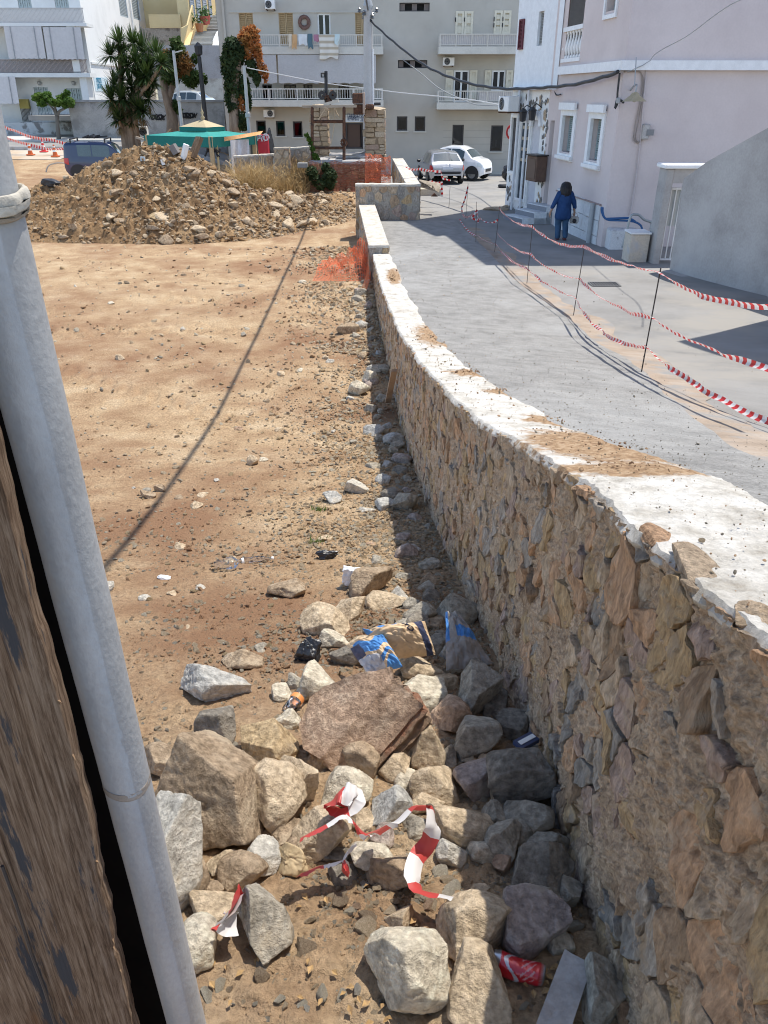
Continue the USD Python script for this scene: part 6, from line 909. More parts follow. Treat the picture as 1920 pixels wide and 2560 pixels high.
NEAR = [(450, 1708, 215, 265, 'brown', 'largest brown grey boulder in the foreground rubble beside the steel post', -18), (372, 1845, 150, 285, 'white', 'big pale jagged boulder half hidden behind the steel post', 12), (580, 1608, 128, 108, 'ochre', 'round yellow ochre boulder right of the largest boulder', 0),
 (592, 1722, 135, 165, 'tan', 'pale tan block right of the largest boulder', -10), (642, 1692, 98, 118, 'tan', 'rounded tan stone below the reddish slab', 0), (468, 1572, 90, 85, 'dark', 'dark grey stone above the largest boulder', 0), (466, 1478, 155, 80, 'blue', 'jagged pale blue grey stone alone on the dirt', 12), (522, 1425, 95, 42, 'brown', 'flat brown half buried stone above the jagged pale stone', 0), (685, 1478, 90, 95, 'pale', 'pale block at the top corner of the reddish slab', 0),
 (906, 1502, 118, 84, 'pale', 'pale yellowish block right of the reddish slab', 0), (912, 1446, 100, 62, 'tan', 'rough light stone below the cement bag', 0), (972, 1548, 100, 84, 'rust', 'orange tan stone right of the pale yellowish block', 0), (1035, 1498, 98, 148, 'grey', 'tall grey block standing in the wall shadow', 0), (918, 1612, 82, 125, 'tan', 'upright long tan stone below the reddish slab', 0), (856, 1592, 66, 86, 'brown', 'dark brown stone under the edge of the reddish slab', 0),
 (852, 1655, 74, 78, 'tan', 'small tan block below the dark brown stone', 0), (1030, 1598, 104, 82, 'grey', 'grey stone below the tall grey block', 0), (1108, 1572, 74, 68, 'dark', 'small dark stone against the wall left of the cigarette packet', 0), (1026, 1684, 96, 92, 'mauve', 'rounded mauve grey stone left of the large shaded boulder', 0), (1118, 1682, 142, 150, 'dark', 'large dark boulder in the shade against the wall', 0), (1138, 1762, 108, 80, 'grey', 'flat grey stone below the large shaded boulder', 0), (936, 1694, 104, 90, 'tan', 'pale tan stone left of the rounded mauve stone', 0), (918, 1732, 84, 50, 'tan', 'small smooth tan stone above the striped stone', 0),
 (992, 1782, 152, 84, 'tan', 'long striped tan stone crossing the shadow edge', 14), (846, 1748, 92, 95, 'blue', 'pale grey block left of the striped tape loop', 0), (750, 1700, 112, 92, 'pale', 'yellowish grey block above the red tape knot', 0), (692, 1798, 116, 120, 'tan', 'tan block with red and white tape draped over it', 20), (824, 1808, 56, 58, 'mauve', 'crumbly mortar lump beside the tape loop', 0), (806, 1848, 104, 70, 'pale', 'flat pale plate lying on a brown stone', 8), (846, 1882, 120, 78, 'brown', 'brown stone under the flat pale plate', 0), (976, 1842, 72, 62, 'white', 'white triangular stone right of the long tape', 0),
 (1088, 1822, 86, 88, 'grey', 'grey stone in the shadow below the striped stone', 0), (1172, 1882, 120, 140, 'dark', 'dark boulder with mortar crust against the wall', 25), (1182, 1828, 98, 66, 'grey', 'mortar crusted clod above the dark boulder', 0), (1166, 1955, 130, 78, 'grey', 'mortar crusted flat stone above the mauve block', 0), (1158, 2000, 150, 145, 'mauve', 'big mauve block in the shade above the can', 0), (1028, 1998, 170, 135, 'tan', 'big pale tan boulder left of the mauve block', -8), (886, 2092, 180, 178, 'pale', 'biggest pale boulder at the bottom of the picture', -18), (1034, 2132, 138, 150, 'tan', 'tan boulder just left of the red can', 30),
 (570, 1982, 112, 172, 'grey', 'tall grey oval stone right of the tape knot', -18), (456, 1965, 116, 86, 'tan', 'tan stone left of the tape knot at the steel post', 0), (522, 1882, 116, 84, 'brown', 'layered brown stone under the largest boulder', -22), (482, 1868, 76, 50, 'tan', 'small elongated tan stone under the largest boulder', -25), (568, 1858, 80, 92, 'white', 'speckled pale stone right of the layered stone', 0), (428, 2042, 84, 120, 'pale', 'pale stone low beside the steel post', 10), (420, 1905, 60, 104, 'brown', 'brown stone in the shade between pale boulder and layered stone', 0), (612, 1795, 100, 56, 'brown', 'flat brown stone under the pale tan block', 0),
 (800, 1262, 104, 78, 'brown', 'brown grey slab with white plastic on its left end', -12), (756, 1322, 66, 68, 'tan', 'tan block left of the cement bag top', 0), (702, 1348, 108, 82, 'tan', 'pale slab left of the cement bag', 30), (832, 1300, 90, 48, 'tan', 'light stone behind the cement bag', 0), (864, 1292, 44, 50, 'white', 'small white cube stone at the shadow edge behind the bag', 0), (908, 1332, 72, 64, 'grey', 'grey stone at the shadow edge behind the bag', 0), (985, 1322, 100, 84, 'grey', 'grey block against the wall behind the second bag', 0), (620, 1275, 84, 50, 'brown', 'small brown pair of stones on the dirt left of the plastic slab', 0),
 (722, 1385, 70, 56, 'pale', 'pale stone beside the black plastic scrap', 0), (756, 1420, 90, 60, 'dark', 'dark stone under the left end of the cement bag', 0), (872, 1090, 66, 52, 'grey', 'grey stone at the wall foot above the shadow rubble', 0), (770, 1052, 54, 38, 'white', 'bright white stone alone on the dirt near the wall', 0), (718, 1077, 42, 34, 'blue', 'blue grey stone below the bright white stone', 0), (546, 996, 27, 27, 'tan', 'small tan stone alone in the middle of the dirt', 0), (321, 1070, 34, 24, 'brown', 'brown stone of a pair left in the dirt, front one', 0), (346, 1056, 24, 20, 'brown', 'brown stone of a pair left in the dirt, rear one', 0),
 (342, 1640, 74, 72, 'brown', 'brown stone between the steel post and the largest boulder', 0), (782, 1648, 84, 100, 'brown', 'dark brown stone under the lower edge of the reddish slab', 0), (1300, 2142, 96, 140, 'grey', 'grey mortar block in the bottom right shade', 0), (1085, 1868, 46, 42, 'rust', 'small reddish stone in the shade left of the dark boulder', 0), (862, 1982, 64, 56, 'tan', 'half buried tan stone above the big pale boulder', 0), (1040, 1930, 44, 34, 'tan', 'small tan stone on the dirt by the tape end', 0), (775, 840, 44, 36, 'pale', 'largest pale stone of the cluster by the wall shadow', 20), (800, 816, 40, 32, 'pale', 'middle pale stone of the cluster by the wall shadow', 0), (808, 798, 34, 22, 'white', 'topmost white stone of the cluster by the wall shadow', 0), (752, 710, 50, 30, 'brown', 'reddish brown stone by the wall below the orange net', 0), (1070, 1520, 60, 70, 'dark', 'dark stone wedged between the tall grey block and the wall', 0), (1075, 1760, 70, 60, 'grey', 'shaded grey stone right of the striped stone', 0), (1232, 1935, 60, 80, 'grey', 'narrow grey stone pressed to the wall right of the mauve block', 0)]
def znear(X, Y):  # a bank of rubble under the near stones
    X, Y = np.broadcast_arrays(np.asarray(X, float), np.asarray(Y, float)); return zd(X, Y) + .0
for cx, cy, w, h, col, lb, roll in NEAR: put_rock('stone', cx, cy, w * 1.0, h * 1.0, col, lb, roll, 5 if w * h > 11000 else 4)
CW = dict(tan='tan', pale='pale', brown='brown', ochre='ochre yellow', grey='grey', blue='blue grey', dark='dark', mauve='mauve grey', white='whitish', rust='reddish')
# filler stones lying under and between the named ones
cl = [(500, 1780, 60, 50), (700, 1640, 60, 60), (960, 1640, 50, 50), (1000, 1625, 50, 46), (880, 1690, 50, 46), (780, 1770, 56, 46), (650, 1830, 60, 50), (740, 1890, 56, 40), (900, 1790, 60, 46), (1040, 1840, 56, 50), (1090, 1720, 60, 56), (1060, 1650, 46, 46), (1150, 1640, 56, 50), (1120, 1810, 60, 54), (1210, 2040, 50, 50), (960, 1480, 50, 40), (830, 1420, 60, 40), (940, 1400, 60, 50), (880, 1360, 50, 40), (620, 1560, 50, 40), (540, 1690, 40, 60), (470, 1925, 50, 40), (720, 1850, 60, 30), (640, 1480, 40, 34), (610, 1500, 44, 40), (780, 1395, 50, 40)]
for k, (cx, cy, w, h) in enumerate(cl): put_rock('stone', cx, cy, w * 1.2, h * 1.2, ['tan', 'grey', 'brown', 'pale', 'dark'][(k * 7) % 5], (lambda c_: f'small {CW[c_]} filler stone wedged ' + ('under the cement bag' if cy < 1530 else 'near the wall' if cx > 1000 else 'near the steel post' if cx < 560 else 'in the middle') + ' of the foreground rubble')(['tan', 'grey', 'brown', 'pale', 'dark'][(k * 7) % 5]), gst.uniform(-20, 20), 4, group=['tan', 'grey', 'brown', 'pale', 'dark'][(k * 7) % 5] + ' filler stones ' + ('under the cement bag' if cy < 1530 else 'near the wall' if cx > 1000 else 'near the steel post' if cx < 560 else 'in the middle'), lift=.15)
# the big reddish slab leaning on the stones
p0 = on(735 * K, 1560 * K, lambda X, Y: zd(X, Y) + .22); nn = np.array([-.52, -.42, .74]); nn /= np.linalg.norm(nn)
def onplane(x, y, o=0.): r = ray(x * K, y * K); q = p0 + nn * o; return EYE + r * (((q - EYE) @ nn) / (r @ nn))
ol = [(655, 1618), (648, 1565), (672, 1510), (745, 1472), (800, 1450), (842, 1442), (850, 1462), (790, 1530), (735, 1580), (690, 1640)]
top_ = np.array([onplane(*q) for q in ol]); dn = np.array([.17, -.07, -.20]); hull = trimesh.convex.convex_hull(np.vstack([top_, top_ + dn * 1.0, top_[[5, 6, 7, 8, 9]] + dn * .55 + [.03, -.03, .01]])); vv, ff = trimesh.remesh.subdivide_to_size(hull.vertices, hull.faces, .012); hm = trimesh.Trimesh(vv, ff); hm.merge_vertices()
vv = np.array(hm.vertices); ff = np.array(hm.faces); vn = np.array(hm.vertex_normals); side = 1 - np.clip(np.abs(vn @ nn) * 1.25, 0, 1) ** 3; lay = (vv - p0) @ nn; vv = vv + vn * ((fbm(vv * 14, 4) - .5) * .016 + side * ((np.abs((lay * 26 + 1.8 * fbm(vv * 5, 3)) % 1 - .5)) - .25) * .05 + side * (fbm(vv * 6, 4) - .5) * .05)[:, None]
fc_ = (hm.face_normals @ nn) > .72; bsl = thing('stone', 'big steeply tilted slab with reddish face in the middle of the foreground rubble', 'stone', p0)
part(bsl, 'weathered_face', (vv, ff[fc_]), RS['rust'], smooth=True); part(bsl, 'broken_side', (vv, ff[~fc_]), M('rock_layered', [(.17, .11, .07), (.29, .205, .14), (.40, .315, .235)], 7., .92, 1., 30., .03, .12, fine=(.5, 1.3), dirt=(.26, .13, .08), dscale=6.), smooth=30)
# stones in the trench along the wall foot, on the open dirt and on the heap
def add_rock(X, Y, size, col, sub, seed, where, group, zf=zd, sink=.25, cat_='stone'):
    big = 'large ' if max(size) > .3 * (1 + .02 * Y) else 'small ' if max(size) < .17 * (1 + .02 * Y) else ''; label = f'{big}{CW[col]} stone {where}'; group = f'{big}{CW[col]} stones {where}'
    vv, ff = rock(seed, size, sub, 9, .055, .38, .82); z = float(zf(X, Y)); vv = vv @ (rotz(seed * 1.7) @ rotx(.25 * math.sin(seed))).T; solo('stone', (vv + [X, Y, z + size[2] * (.5 - sink)], ff), RS[col], label, cat_, group, smooth=40 if sub > 2 else False, loc=(X, Y, z))
g = np.random.default_rng(123)
for k in range(62):
    Y = 3.2 * (24 / 3.2) ** (((k + g.random()) / 62) ** .9); s = g.uniform(.10, .24) * (1.2 if g.random() < .2 else 1) * (.75 + .02 * Y); X = float(Xw(min(Y, 28))) - g.uniform(.06, .42) - s * .3; add_rock(X, Y, (s * g.uniform(.8, 1.5), s * g.uniform(.8, 1.3), s * g.uniform(.6, .95)), ['grey', 'blue', 'dark', 'grey', 'mauve', 'brown'][g.integers(6)], 3, 2000 + k, 'in the shaded trench ' + ('close to the foreground rubble' if Y < 5 else 'at the near half of the long wall' if Y < 9 else 'midway along the long wall' if Y < 15 else 'by the orange net at the far wall'), 'stones in the trench along the wall')
k = 0
while k < 78:
    Y = 3.6 * (26 / 3.6) ** g.random(); X = g.uniform(-5.5 - .3 * Y, float(Xw(Y)) - .5); wgt = .06 + .94 * np.exp(-max(0, float(Xw(Y)) - .6 - X) / (.9 + .05 * Y)) + .3 * (4.2 < Y < 8)
    if g.random() > wgt: continue
    s = g.uniform(.05, .11) * (.8 + .055 * Y); add_rock(X, Y, (s * g.uniform(1, 1.6), s * g.uniform(.8, 1.3), s * g.uniform(.5, .8)), ['pale', 'tan', 'tan', 'grey', 'white', 'brown', 'rust'][g.integers(7)], 3 if s > .12 else 2, 3000 + k, ('on the dirt just beyond the foreground rubble' if Y < 5.5 else 'on the dirt in the nearer middle' if Y < 9 else 'on the dirt before the orange net' if Y < 17 else 'on the far dirt before the heap') + (', close to the wall' if X > float(Xw(Y)) - 1.6 else ', well left of the wall'), 'small stones scattered on the dirt'); k += 1
k = 0; tries = 0
while k < 118 and tries < 4000:
    tries += 1; x, y = g.uniform(60, 770), g.uniform(330, 525)
    if g.random() > .28 + .72 * (x > 330) * (1 if y > 360 else .5): continue
    p = on(x * K, y * K, zh, 20, 45)
    if zh(p[0], p[1]) - zd(p[0], p[1]) < .08 and g.random() < .75: continue
    s = .14 + .42 * g.random() ** 2.8; add_rock(p[0], p[1], (s * g.uniform(.9, 1.7), s * g.uniform(.8, 1.3), s * g.uniform(.5, .9)), ['tan', 'tan', 'brown', 'brown', 'brown', 'tan', 'ochre'][g.integers(7)], 3 if s > .3 else 2, 4000 + k, ('on the top' if y < 385 else 'on the middle' if y < 450 else 'on the foot') + ' of the earth heap, ' + ('left part' if x < 270 else 'centre' if x < 520 else 'right part'), 'stones on the earth heap', lambda X, Y: zhn(X, Y), .42); k += 1
# gravel and clods: nobody could count them
def instancer(path, protos, P, S, kind_ids, label, cat_, seed):
    pi = UsdGeom.PointInstancer.Define(stage, '/World/' + path); g = np.random.default_rng(seed); n = len(P); rel = []
    for j, (m, mat) in enumerate(protos): usdkit.mesh(stage, f'/World/{path}/pebble_{j:03d}', m, mat, False); rel.append(f'/World/{path}/pebble_{j:03d}')
    pi.CreatePrototypesRel().SetTargets([Sdf.Path(r) for r in rel]); pi.CreatePositionsAttr(Vt.Vec3fArray.FromNumpy(P.astype(np.float32))); pi.CreateProtoIndicesAttr(Vt.IntArray.FromNumpy(kind_ids.astype(np.int32))); pi.CreateScalesAttr(Vt.Vec3fArray.FromNumpy((S[:, None] * g.uniform(.7, 1.3, (n, 3)) * [1, 1, .75]).astype(np.float32)))
    a = g.uniform(0, 2 * np.pi, n); ax = g.normal(size=(n, 3)) * [.25, .25, 1]; ax /= np.linalg.norm(ax, axis=1, keepdims=True); q = np.c_[np.cos(a / 2), ax * np.sin(a / 2)[:, None]]
    pi.CreateOrientationsAttr(Vt.QuathArray([Gf.Quath(float(w), float(x), float(y), float(z)) for w, x, y, z in q])); data(pi.GetPrim(), label, cat_, None, 'stuff')
pro = [(rock(700 + j, (1, 1, .75), 2, 8, .05, .32, .75), [RS['tan'], RS['pale'], RS['tan'], RS['ochre'], dirtm, dirtm, RS['grey'], RS['brown']][j]) for j in range(8)]
g = np.random.default_rng(5); N = 150000; Y = .9 * (27 / .9) ** (g.random(N) ** .8); X = g.uniform(-1, 1, N); Xr = Xw(np.minimum(Y, 28)); X = np.where(g.random(N) < .45, Xr - .02 - np.abs(g.normal(size=N)) * (.5 + .03 * Y), Xr - .05 - (g.random(N)) * (1.0 + .95 * Y))
den = .15 + .6 * np.exp(-np.maximum(Xr - .35 - X, 0) / (.6 + .04 * Y)) + .5 * np.exp(-((Y - 5.6) / 1.3) ** 2) + .5 * (Y < 4.2); den *= np.clip(.35 + 2.6 * (fb(X, Y, 1.1, 3, 77) + .12), .1, 1.3)
ok = (g.random(N) < den) & (X < Xr - .03); X, Y = X[ok], Y[ok]; S = (.004 + .0034 * Y ** .75) * np.exp(g.normal(size=len(X)) * .55) * np.where(g.random(len(X)) < .05, 2.0, 1); S = np.minimum(S, .014 + .006 * Y)
instancer('gravel', pro, np.c_[X, Y, zd(X, Y) + fb(X, Y, .5, 3, 1) * .10 + S * .18], S, g.choice(8, len(X), p=[.2, .16, .14, .07, .16, .16, .05, .06]), 'gravel and earth crumbs strewn over the dirt lot', 'gravel', 1)
N = 21000; X, Y = g.uniform(-14.5, .2, N), g.uniform(27, 33.5, N); h_ = zh(X, Y) - zd(X, Y); ok = (h_ > .02) & (g.random(N) < .35 + .65 * (X > -9)); X, Y = X[ok], Y[ok]; S = .05 * np.exp(g.normal(size=len(X)) * .6); pro2 = [(rock(750 + j, (1, 1, .75), 1, 7, .06, .35, .8), [RS['tan'], RS['brown'], heapm, heapm, RS['tan'], RS['brown']][j]) for j in range(6)]
instancer('rubble', pro2, np.c_[X, Y, zhn(X, Y) + S * .15], S, g.choice(6, len(X), p=[.22, .2, .2, .18, .08, .12]), 'crumbs of earth and small rubble covering the heap', 'rubble', 2)
N = 1500; X, Y = g.uniform(-6, .3, N), g.uniform(31, 37, N); X = np.minimum(X, .3); S = .05 * np.exp(g.normal(size=N) * .6); instancer('ruin_rubble', pro2, np.c_[X, Y, np.maximum(zhn(X, Y), zd(X, Y)) + S * .2], S, g.choice(6, N), 'loose rubble between the heap and the ruin', 'rubble', 3)
N = 360; ux, vy = g.uniform(330, 1240, N), g.uniform(1330, 2190, N); P_ = []
for x, y in zip(ux, vy):
    if y < 1560 and x < 600 and g.random() < .6: continue
    q = on(x * K, y * K, zd, .6, 9)
    if q[0] < float(Xw(q[1])) - .03: P_.append(q)
P_ = np.array(P_); S = np.clip(.03 * np.exp(g.normal(size=len(P_)) * .45), .012, .055); pro3 = [(rock(760 + j, (1.2, 1, .7), 3, 9, .055, .34, .8), RS[['tan', 'pale', 'brown', 'grey', 'rust', 'white'][j]]) for j in range(6)]
instancer('broken_stone', pro3, P_ + np.c_[S * 0, S * 0, S * .2], S, g.choice(6, len(P_), p=[.36, .26, .14, .06, .08, .10]), 'small broken stone chips strewn between the foreground stones', 'stone chips', 8)
# things stuck in the heap
def Gp(x, y, zoff=0.): return on(*cG(x, y), lambda X, Y: zh(X, Y) + zoff, 20, 45)
def stickG(name, a, b, w, mat, lb, cat_, rnd=False, fwd=0.):
    A = Gp(*b) ; B = atY(*cG(*a), A[1] + fwd); A = A + (A - B) * .15
    return solo(name, tube([A, B], w, 10) if rnd else bar(A, B, w, w * .5), mat, lb, cat_)
darkw = M('dark_timber', [(.09, .06, .04), (.15, .105, .07), (.2, .145, .1)], 4, .9, .6, 40, .01, .1, stretch=(3, 3, .4))
stickG('pipe', (497, 360), (470, 485), .11, whitep, 'short white plastic pipe sticking out of the heap top', 'pipe', True); stickG('timber', (628, 292), (560, 470), .3, darkw, 'broken dark timber standing on the right of the heap top', 'timber', fwd=.3); stickG('timber', (350, 212), (250, 330), .22, darkw, 'slanting grey timber at the middle of the heap top', 'timber', fwd=.4)
stickG('timber', (0, 290), (150, 330), .2, oldw, 'pale plank lying at the left of the heap top', 'timber'); stickG('concrete_lump', (210, 285), (225, 350), .62, M('lump_grey', [(.36, .35, .33), (.43, .42, .4)], 3, .9, .5), 'square pale concrete lump on the heap crest', 'concrete lump'); stickG('concrete_lump', (355, 365), (400, 440), .42, plain('lump_dark', (.17, .16, .155), .9), 'dark block left of the white pipe on the heap', 'concrete lump'); stickG('timber', (880, 520), (975, 590), .16, oldw, 'short stick on the right slope of the heap', 'timber'); stickG('scrap', (258, 508), (272, 555), .12, whitep, 'small white scrap below the white pipe on the heap', 'scrap'); stickG('scrap', (65, 480), (72, 545), .16, plain('scrap_blue', (.45, .52, .56)), 'pale blue plastic scrap on the left of the heap top', 'scrap')
p = on(112 * K, 402 * K, zh, 20, 45); solo('plastic_scrap', (rock(81, (.75, .4, .3), 3, 8, .15)[0] + p + [0, 0, .12], rock(81, (.75, .4, .3), 3, 8, .15)[1]), blackp, 'black plastic scrap on the left end of the heap', 'plastic scrap', smooth=30)
p = on(125 * K, 372 * K, zh, 20, 45); solo('hose', tube(spl([p + [-.6, 0, 0], p + [-.4, .1, .32], p + [.1, .2, .42], p + [.7, .2, .3]], 20), .035, 6), plain('hose_grey', (.35, .33, .3)), 'bent grey hose end at the left end of the heap', 'hose')
# ======================================================= litter among the near stones
def K2(f): return lambda x, y: f(x, y)
cB = lambda x, y: (800 + x / 3.606, 1500 + y / 3.606)
def patch_surface(corners, lift, bulge, seed, n=70, wr=.018):
    """a crumpled sheet over four image corners, laid at a height above the ground"""
    C = [on(*c, lambda X, Y, l=l: zd(X, Y) + l) for c, l in zip(corners, lift)]; s, t = np.meshgrid(np.linspace(0, 1, n), np.linspace(0, 1, n)); g = np.random.default_rng(seed)
    def f(s, t, o=0.):
        s, t = np.asarray(s, float), np.asarray(t, float); P = (C[0] * (1 - s)[..., None] + C[1] * s[..., None]) * (1 - t)[..., None] + (C[3] * (1 - s)[..., None] + C[2] * s[..., None]) * t[..., None]
        q = np.stack([s * 3.2, t * 3.2, s * 0 + seed], -1); w = (np.abs(fbm(q, 3) - .5) * 2.4 * wr * 2 + (fbm(q * 3, 3) - .5) * wr * 1.2) + bulge * np.sin(np.pi * np.clip(s, 0, 1)) ** .7 * np.sin(np.pi * np.clip(t, 0, 1)) ** .7; return P + np.array([0, -.45, .9]) * (w + o)[..., None]
    V = f(s, t); return f, V, s, t
def submesh(V, s, t, mask):
    v, f = grid(V); m = mask(s, t).ravel(); f = f[m[f].mean(1) > .5]; return v, f
kraft = M('kraft_paper', [(.50, .36, .22), (.58, .44, .29)], 5, .8, .25, 30, .006, .2); pblue = M('print_blue', [(.045, .16, .40), (.07, .22, .48)], 8, .6, .2, 30, .004, .3, fine=(.85, 1.1)); navy = M('print_navy', [(.028, .035, .075), (.045, .055, .10)], 8, .6, .2, 30, .004, .3); pgrey = M('print_grey', [(.36, .37, .40), (.44, .45, .48)], 8, .7, .2, 60, .004, .2)
bag = thing('cement_bag', 'torn crumpled paper cement bag printed blue on kraft in the foreground rubble', 'cement bag', on(*cB(600, 400), zd))
f1, V1, s, t = patch_surface([cB(225, 395), cB(560, 300), cB(745, 610), cB(430, 670)], [.20, .32, .17, .12], .10, 3)
wv = lambda s, t: t + .28 * s + .10 * np.sin(s * 9) + .2 * (fbm(np.stack([s * 4, t * 4, s * 0], -1), 2) - .5)
isb = lambda s, t: ((wv(s, t) > .36) & (wv(s, t) < .68)) | ((wv(s, t) > .80) & (wv(s, t) < .92)) | (wv(s, t) > 1.02)
nv = lambda s, t: (s < .22) & (t > .25) & (t < .62); gr = lambda s, t: (t > .62) & (s < .55) & ~nv(s, t) & (t - s * .2 > .6)
for nm, mk, mt_ in (('paper', lambda s, t: ~(isb(s, t) | nv(s, t) | gr(s, t)), kraft), ('blue_print', lambda s, t: isb(s, t) & ~nv(s, t) & ~gr(s, t), pblue), ('navy_print', nv, navy), ('grey_print', gr, pgrey)): part(bag, nm, submesh(V1, s, t, mk), mt_, smooth=True)
f2, V2, s, t = patch_surface([cB(380, 280), cB(945, 205), cB(1045, 500), cB(690, 545)], [.33, .31, .12, .14], .15, 5)
bd = lambda s, t: (s > .76) & (s < .93); tp = lambda s, t: (t < .16) & (((s * 5.2) % 1) < .5) & (s < .7)
for nm, mk, mt_ in (('paper', lambda s, t: ~(bd(s, t) | tp(s, t)), kraft), ('navy_print', bd, navy), ('blue_print', tp, pblue)): part(bag, nm, submesh(V2, s, t, mk), mt_, smooth=True)
for tx, s0, t0, h_ in (('N', .52, .30, .16), ('Ο', .53, .50, .15)): v, f = arr(meshkit.text_mesh(tx, 1, .01, True)); part(bag, 'lettering', (f2(s0 + v[:, 0] * h_ * .75, t0 + (1 - v[:, 1]) * h_ * 1.05 - .1, .004), f), navy)
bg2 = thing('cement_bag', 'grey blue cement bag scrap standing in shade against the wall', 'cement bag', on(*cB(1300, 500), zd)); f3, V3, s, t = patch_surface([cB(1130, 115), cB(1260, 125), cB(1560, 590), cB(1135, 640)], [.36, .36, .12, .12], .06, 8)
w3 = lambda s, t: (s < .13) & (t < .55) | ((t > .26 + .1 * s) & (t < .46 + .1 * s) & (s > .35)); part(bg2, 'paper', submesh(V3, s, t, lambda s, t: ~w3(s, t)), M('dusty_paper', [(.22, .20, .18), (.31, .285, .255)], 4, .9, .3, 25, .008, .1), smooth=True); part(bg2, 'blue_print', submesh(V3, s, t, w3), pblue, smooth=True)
def crumple(name, cx, cy, w, h, mat, label, cat_, rough=.22, lift=.4, seed=1, roll=0):
    p = on(cx * K, cy * K, lambda X, Y: zd(X, Y)); m = K * ((p - EYE) @ CB[:, 1]) / F; p = on(cx * K, cy * K, lambda X, Y: zd(X, Y) + lift * h * m); vv, ff = rock(seed, (w * m, .8 * min(w, h) * m, h * m), 4, 12, rough, .4, .9); return solo(name, (vv @ roty(math.radians(roll)).T @ CB.T + p, ff), mat, label, cat_, smooth=25, loc=p)
bfilm = M('black_film', [(.012, .012, .014), (.02, .02, .022)], 5, .28, .4, 30, .01, .5); wfilm = M('white_film', [(.60, .61, .62), (.72, .73, .74)], 5, .45, .3, 20, .01, .4)
crumple('plastic_scrap', 665, 1408, 58, 66, bfilm, 'crumpled black plastic scrap left of the cement bag', 'plastic scrap', seed=11); crumple('plastic_scrap', 706, 1200, 50, 24, bfilm, 'small crumpled black plastic scrap on the dirt', 'plastic scrap', seed=12); crumple('plastic_scrap', 766, 1240, 62, 52, wfilm, 'white plastic wrapped over the end of the brown grey slab', 'plastic scrap', .15, .7, 13, -25); crumple('paper_scrap', 354, 1249, 30, 15, wfilm, 'small white paper scrap on the dirt beyond the steel post', 'paper scrap', .1, .3, 14); crumple('paper_scrap', 630, 1852, 74, 74, M('brown_wrapper', [(.36, .27, .15), (.46, .36, .22)], 4, .7, .3, 20, .01, .2), 'crumpled brown wrapper beside the tape draped block', 'paper scrap', .14, .4, 15)
clear = glassm('clear_plastic', (.93, .94, .95))
def bottle(cx, cy, L_, r, ang, label, mat, dent, lab=None):
    p = on(cx * K, cy * K, zd); z = [(0, 0), (r * .9, .0), (r, .01), (r, L_ * .62), (r * .85, L_ * .72), (r * .35, L_ * .88), (r * .33, L_), (0, L_)]; q = np.array(z); zz = np.linspace(0, L_, 40); rr_ = np.interp(zz, q[1:-1, 1], q[1:-1, 0]); v, f = lathe(np.c_[rr_, zz], 24); v = v * (1 - dent * (fbm(v * 28 + 3, 3)[:, None] - .3) * [1, 1, 0]); v = v @ roty(math.pi / 2 - .08).T @ rotz(ang).T; t = thing('plastic_bottle', label, 'bottle', p); part(t, 'body', (v + p + [0, 0, r * .8], f), mat, smooth=True)
    c, cf = lathe([(0, L_), (r * .4, L_), (r * .4, L_ + .018), (0, L_ + .018)], 14); part(t, 'cap', (c @ roty(math.pi / 2 - .08).T @ rotz(ang).T + p + [0, 0, r * .8], cf), lab or whitep)
    if lab: l_, lf = lathe([(r * 1.0, L_ * .36), (r * 1.0, L_ * .5)], 24); part(t, 'label', (l_ @ roty(math.pi / 2 - .08).T @ rotz(ang).T + p + [0, 0, r * .8], lf), lab)
bottle(465, 1236, .22, .06, .3, 'crushed clear plastic bottle on the dirt, nearer one', clear, .9); bottle(520, 1217, .26, .03, .05, 'flattened clear plastic bottle on the dirt, further one', clear, .5); bottle(622, 1545, .2, .035, 1.1, 'clear bottle with orange label left of the reddish slab', clear, .4, plain('orange_label', (.60, .22, .06), .5))
# barrier tape scraps: ribbons with red and white bars
def tape_mat(name, period, red=(.50, .022, .022)):
    if name in MATS: return MATS[name]
    MATS[name] = usdkit.material(stage, '/World/Looks/' + name, {'t': ('texture_coordinate', {}), 's': ('separate_xyz', {}), 'd': ('math', {'math_type': 'multiply_add', 'value2': .35 * 0, 'value3': 0.}), 'a': ('math', {'math_type': 'divide', 'value2': period}), 'f': ('math', {'math_type': 'fraction'}), 'g': ('math', {'math_type': 'greater_than', 'value2': .5}), 'm': ('mix_color', {'a': red, 'b': (.62, .61, .60)}), 'p': ('principled_bsdf', {'roughness': .4, 'specular_ior_level': .4}), 'tr': ('translucent_bsdf', {}), 'mc': ('mix_closure', {'fac': .3})},
        [('t.UV', 's.vector'), ('s.x', 'a.value1'), ('a.value', 'f.value1'), ('f.value', 'g.value1'), ('g.value', 'm.fac'), ('m.result', 'p.base_color'), ('m.result', 'tr.color'), ('p.BSDF', 'mc.closure1'), ('tr.BSDF', 'mc.closure2')], surface='mc.closure'); return MATS[name]
tm = tape_mat('barrier_tape', .2)
def ribbon(P, w, twist, up=(0, 0, 1.), n=None, wr=.0):
    P = np.asarray(P, float); d = np.gradient(P, axis=0); L_ = np.r_[0, np.cumsum(np.linalg.norm(np.diff(P, axis=0), axis=1))]; d /= np.linalg.norm(d, axis=1, keepdims=True) + 1e-9; a = np.cross(d, up); a /= np.linalg.norm(a, axis=1, keepdims=True) + 1e-9; b = np.cross(a, d); th = np.broadcast_to(twist, (len(P),)); x = b * np.cos(th)[:, None] + a * np.sin(th)[:, None]
    t = np.linspace(-.5, .5, 5); V = P[:, None] + x[:, None] * t[None, :, None] * w + (np.cross(d, x))[:, None] * (np.abs(t)[None, :, None] - .2) * w * .35; v, f = grid(V); return v, f, np.c_[np.repeat(L_, 5), np.tile(t + .5, len(P))]
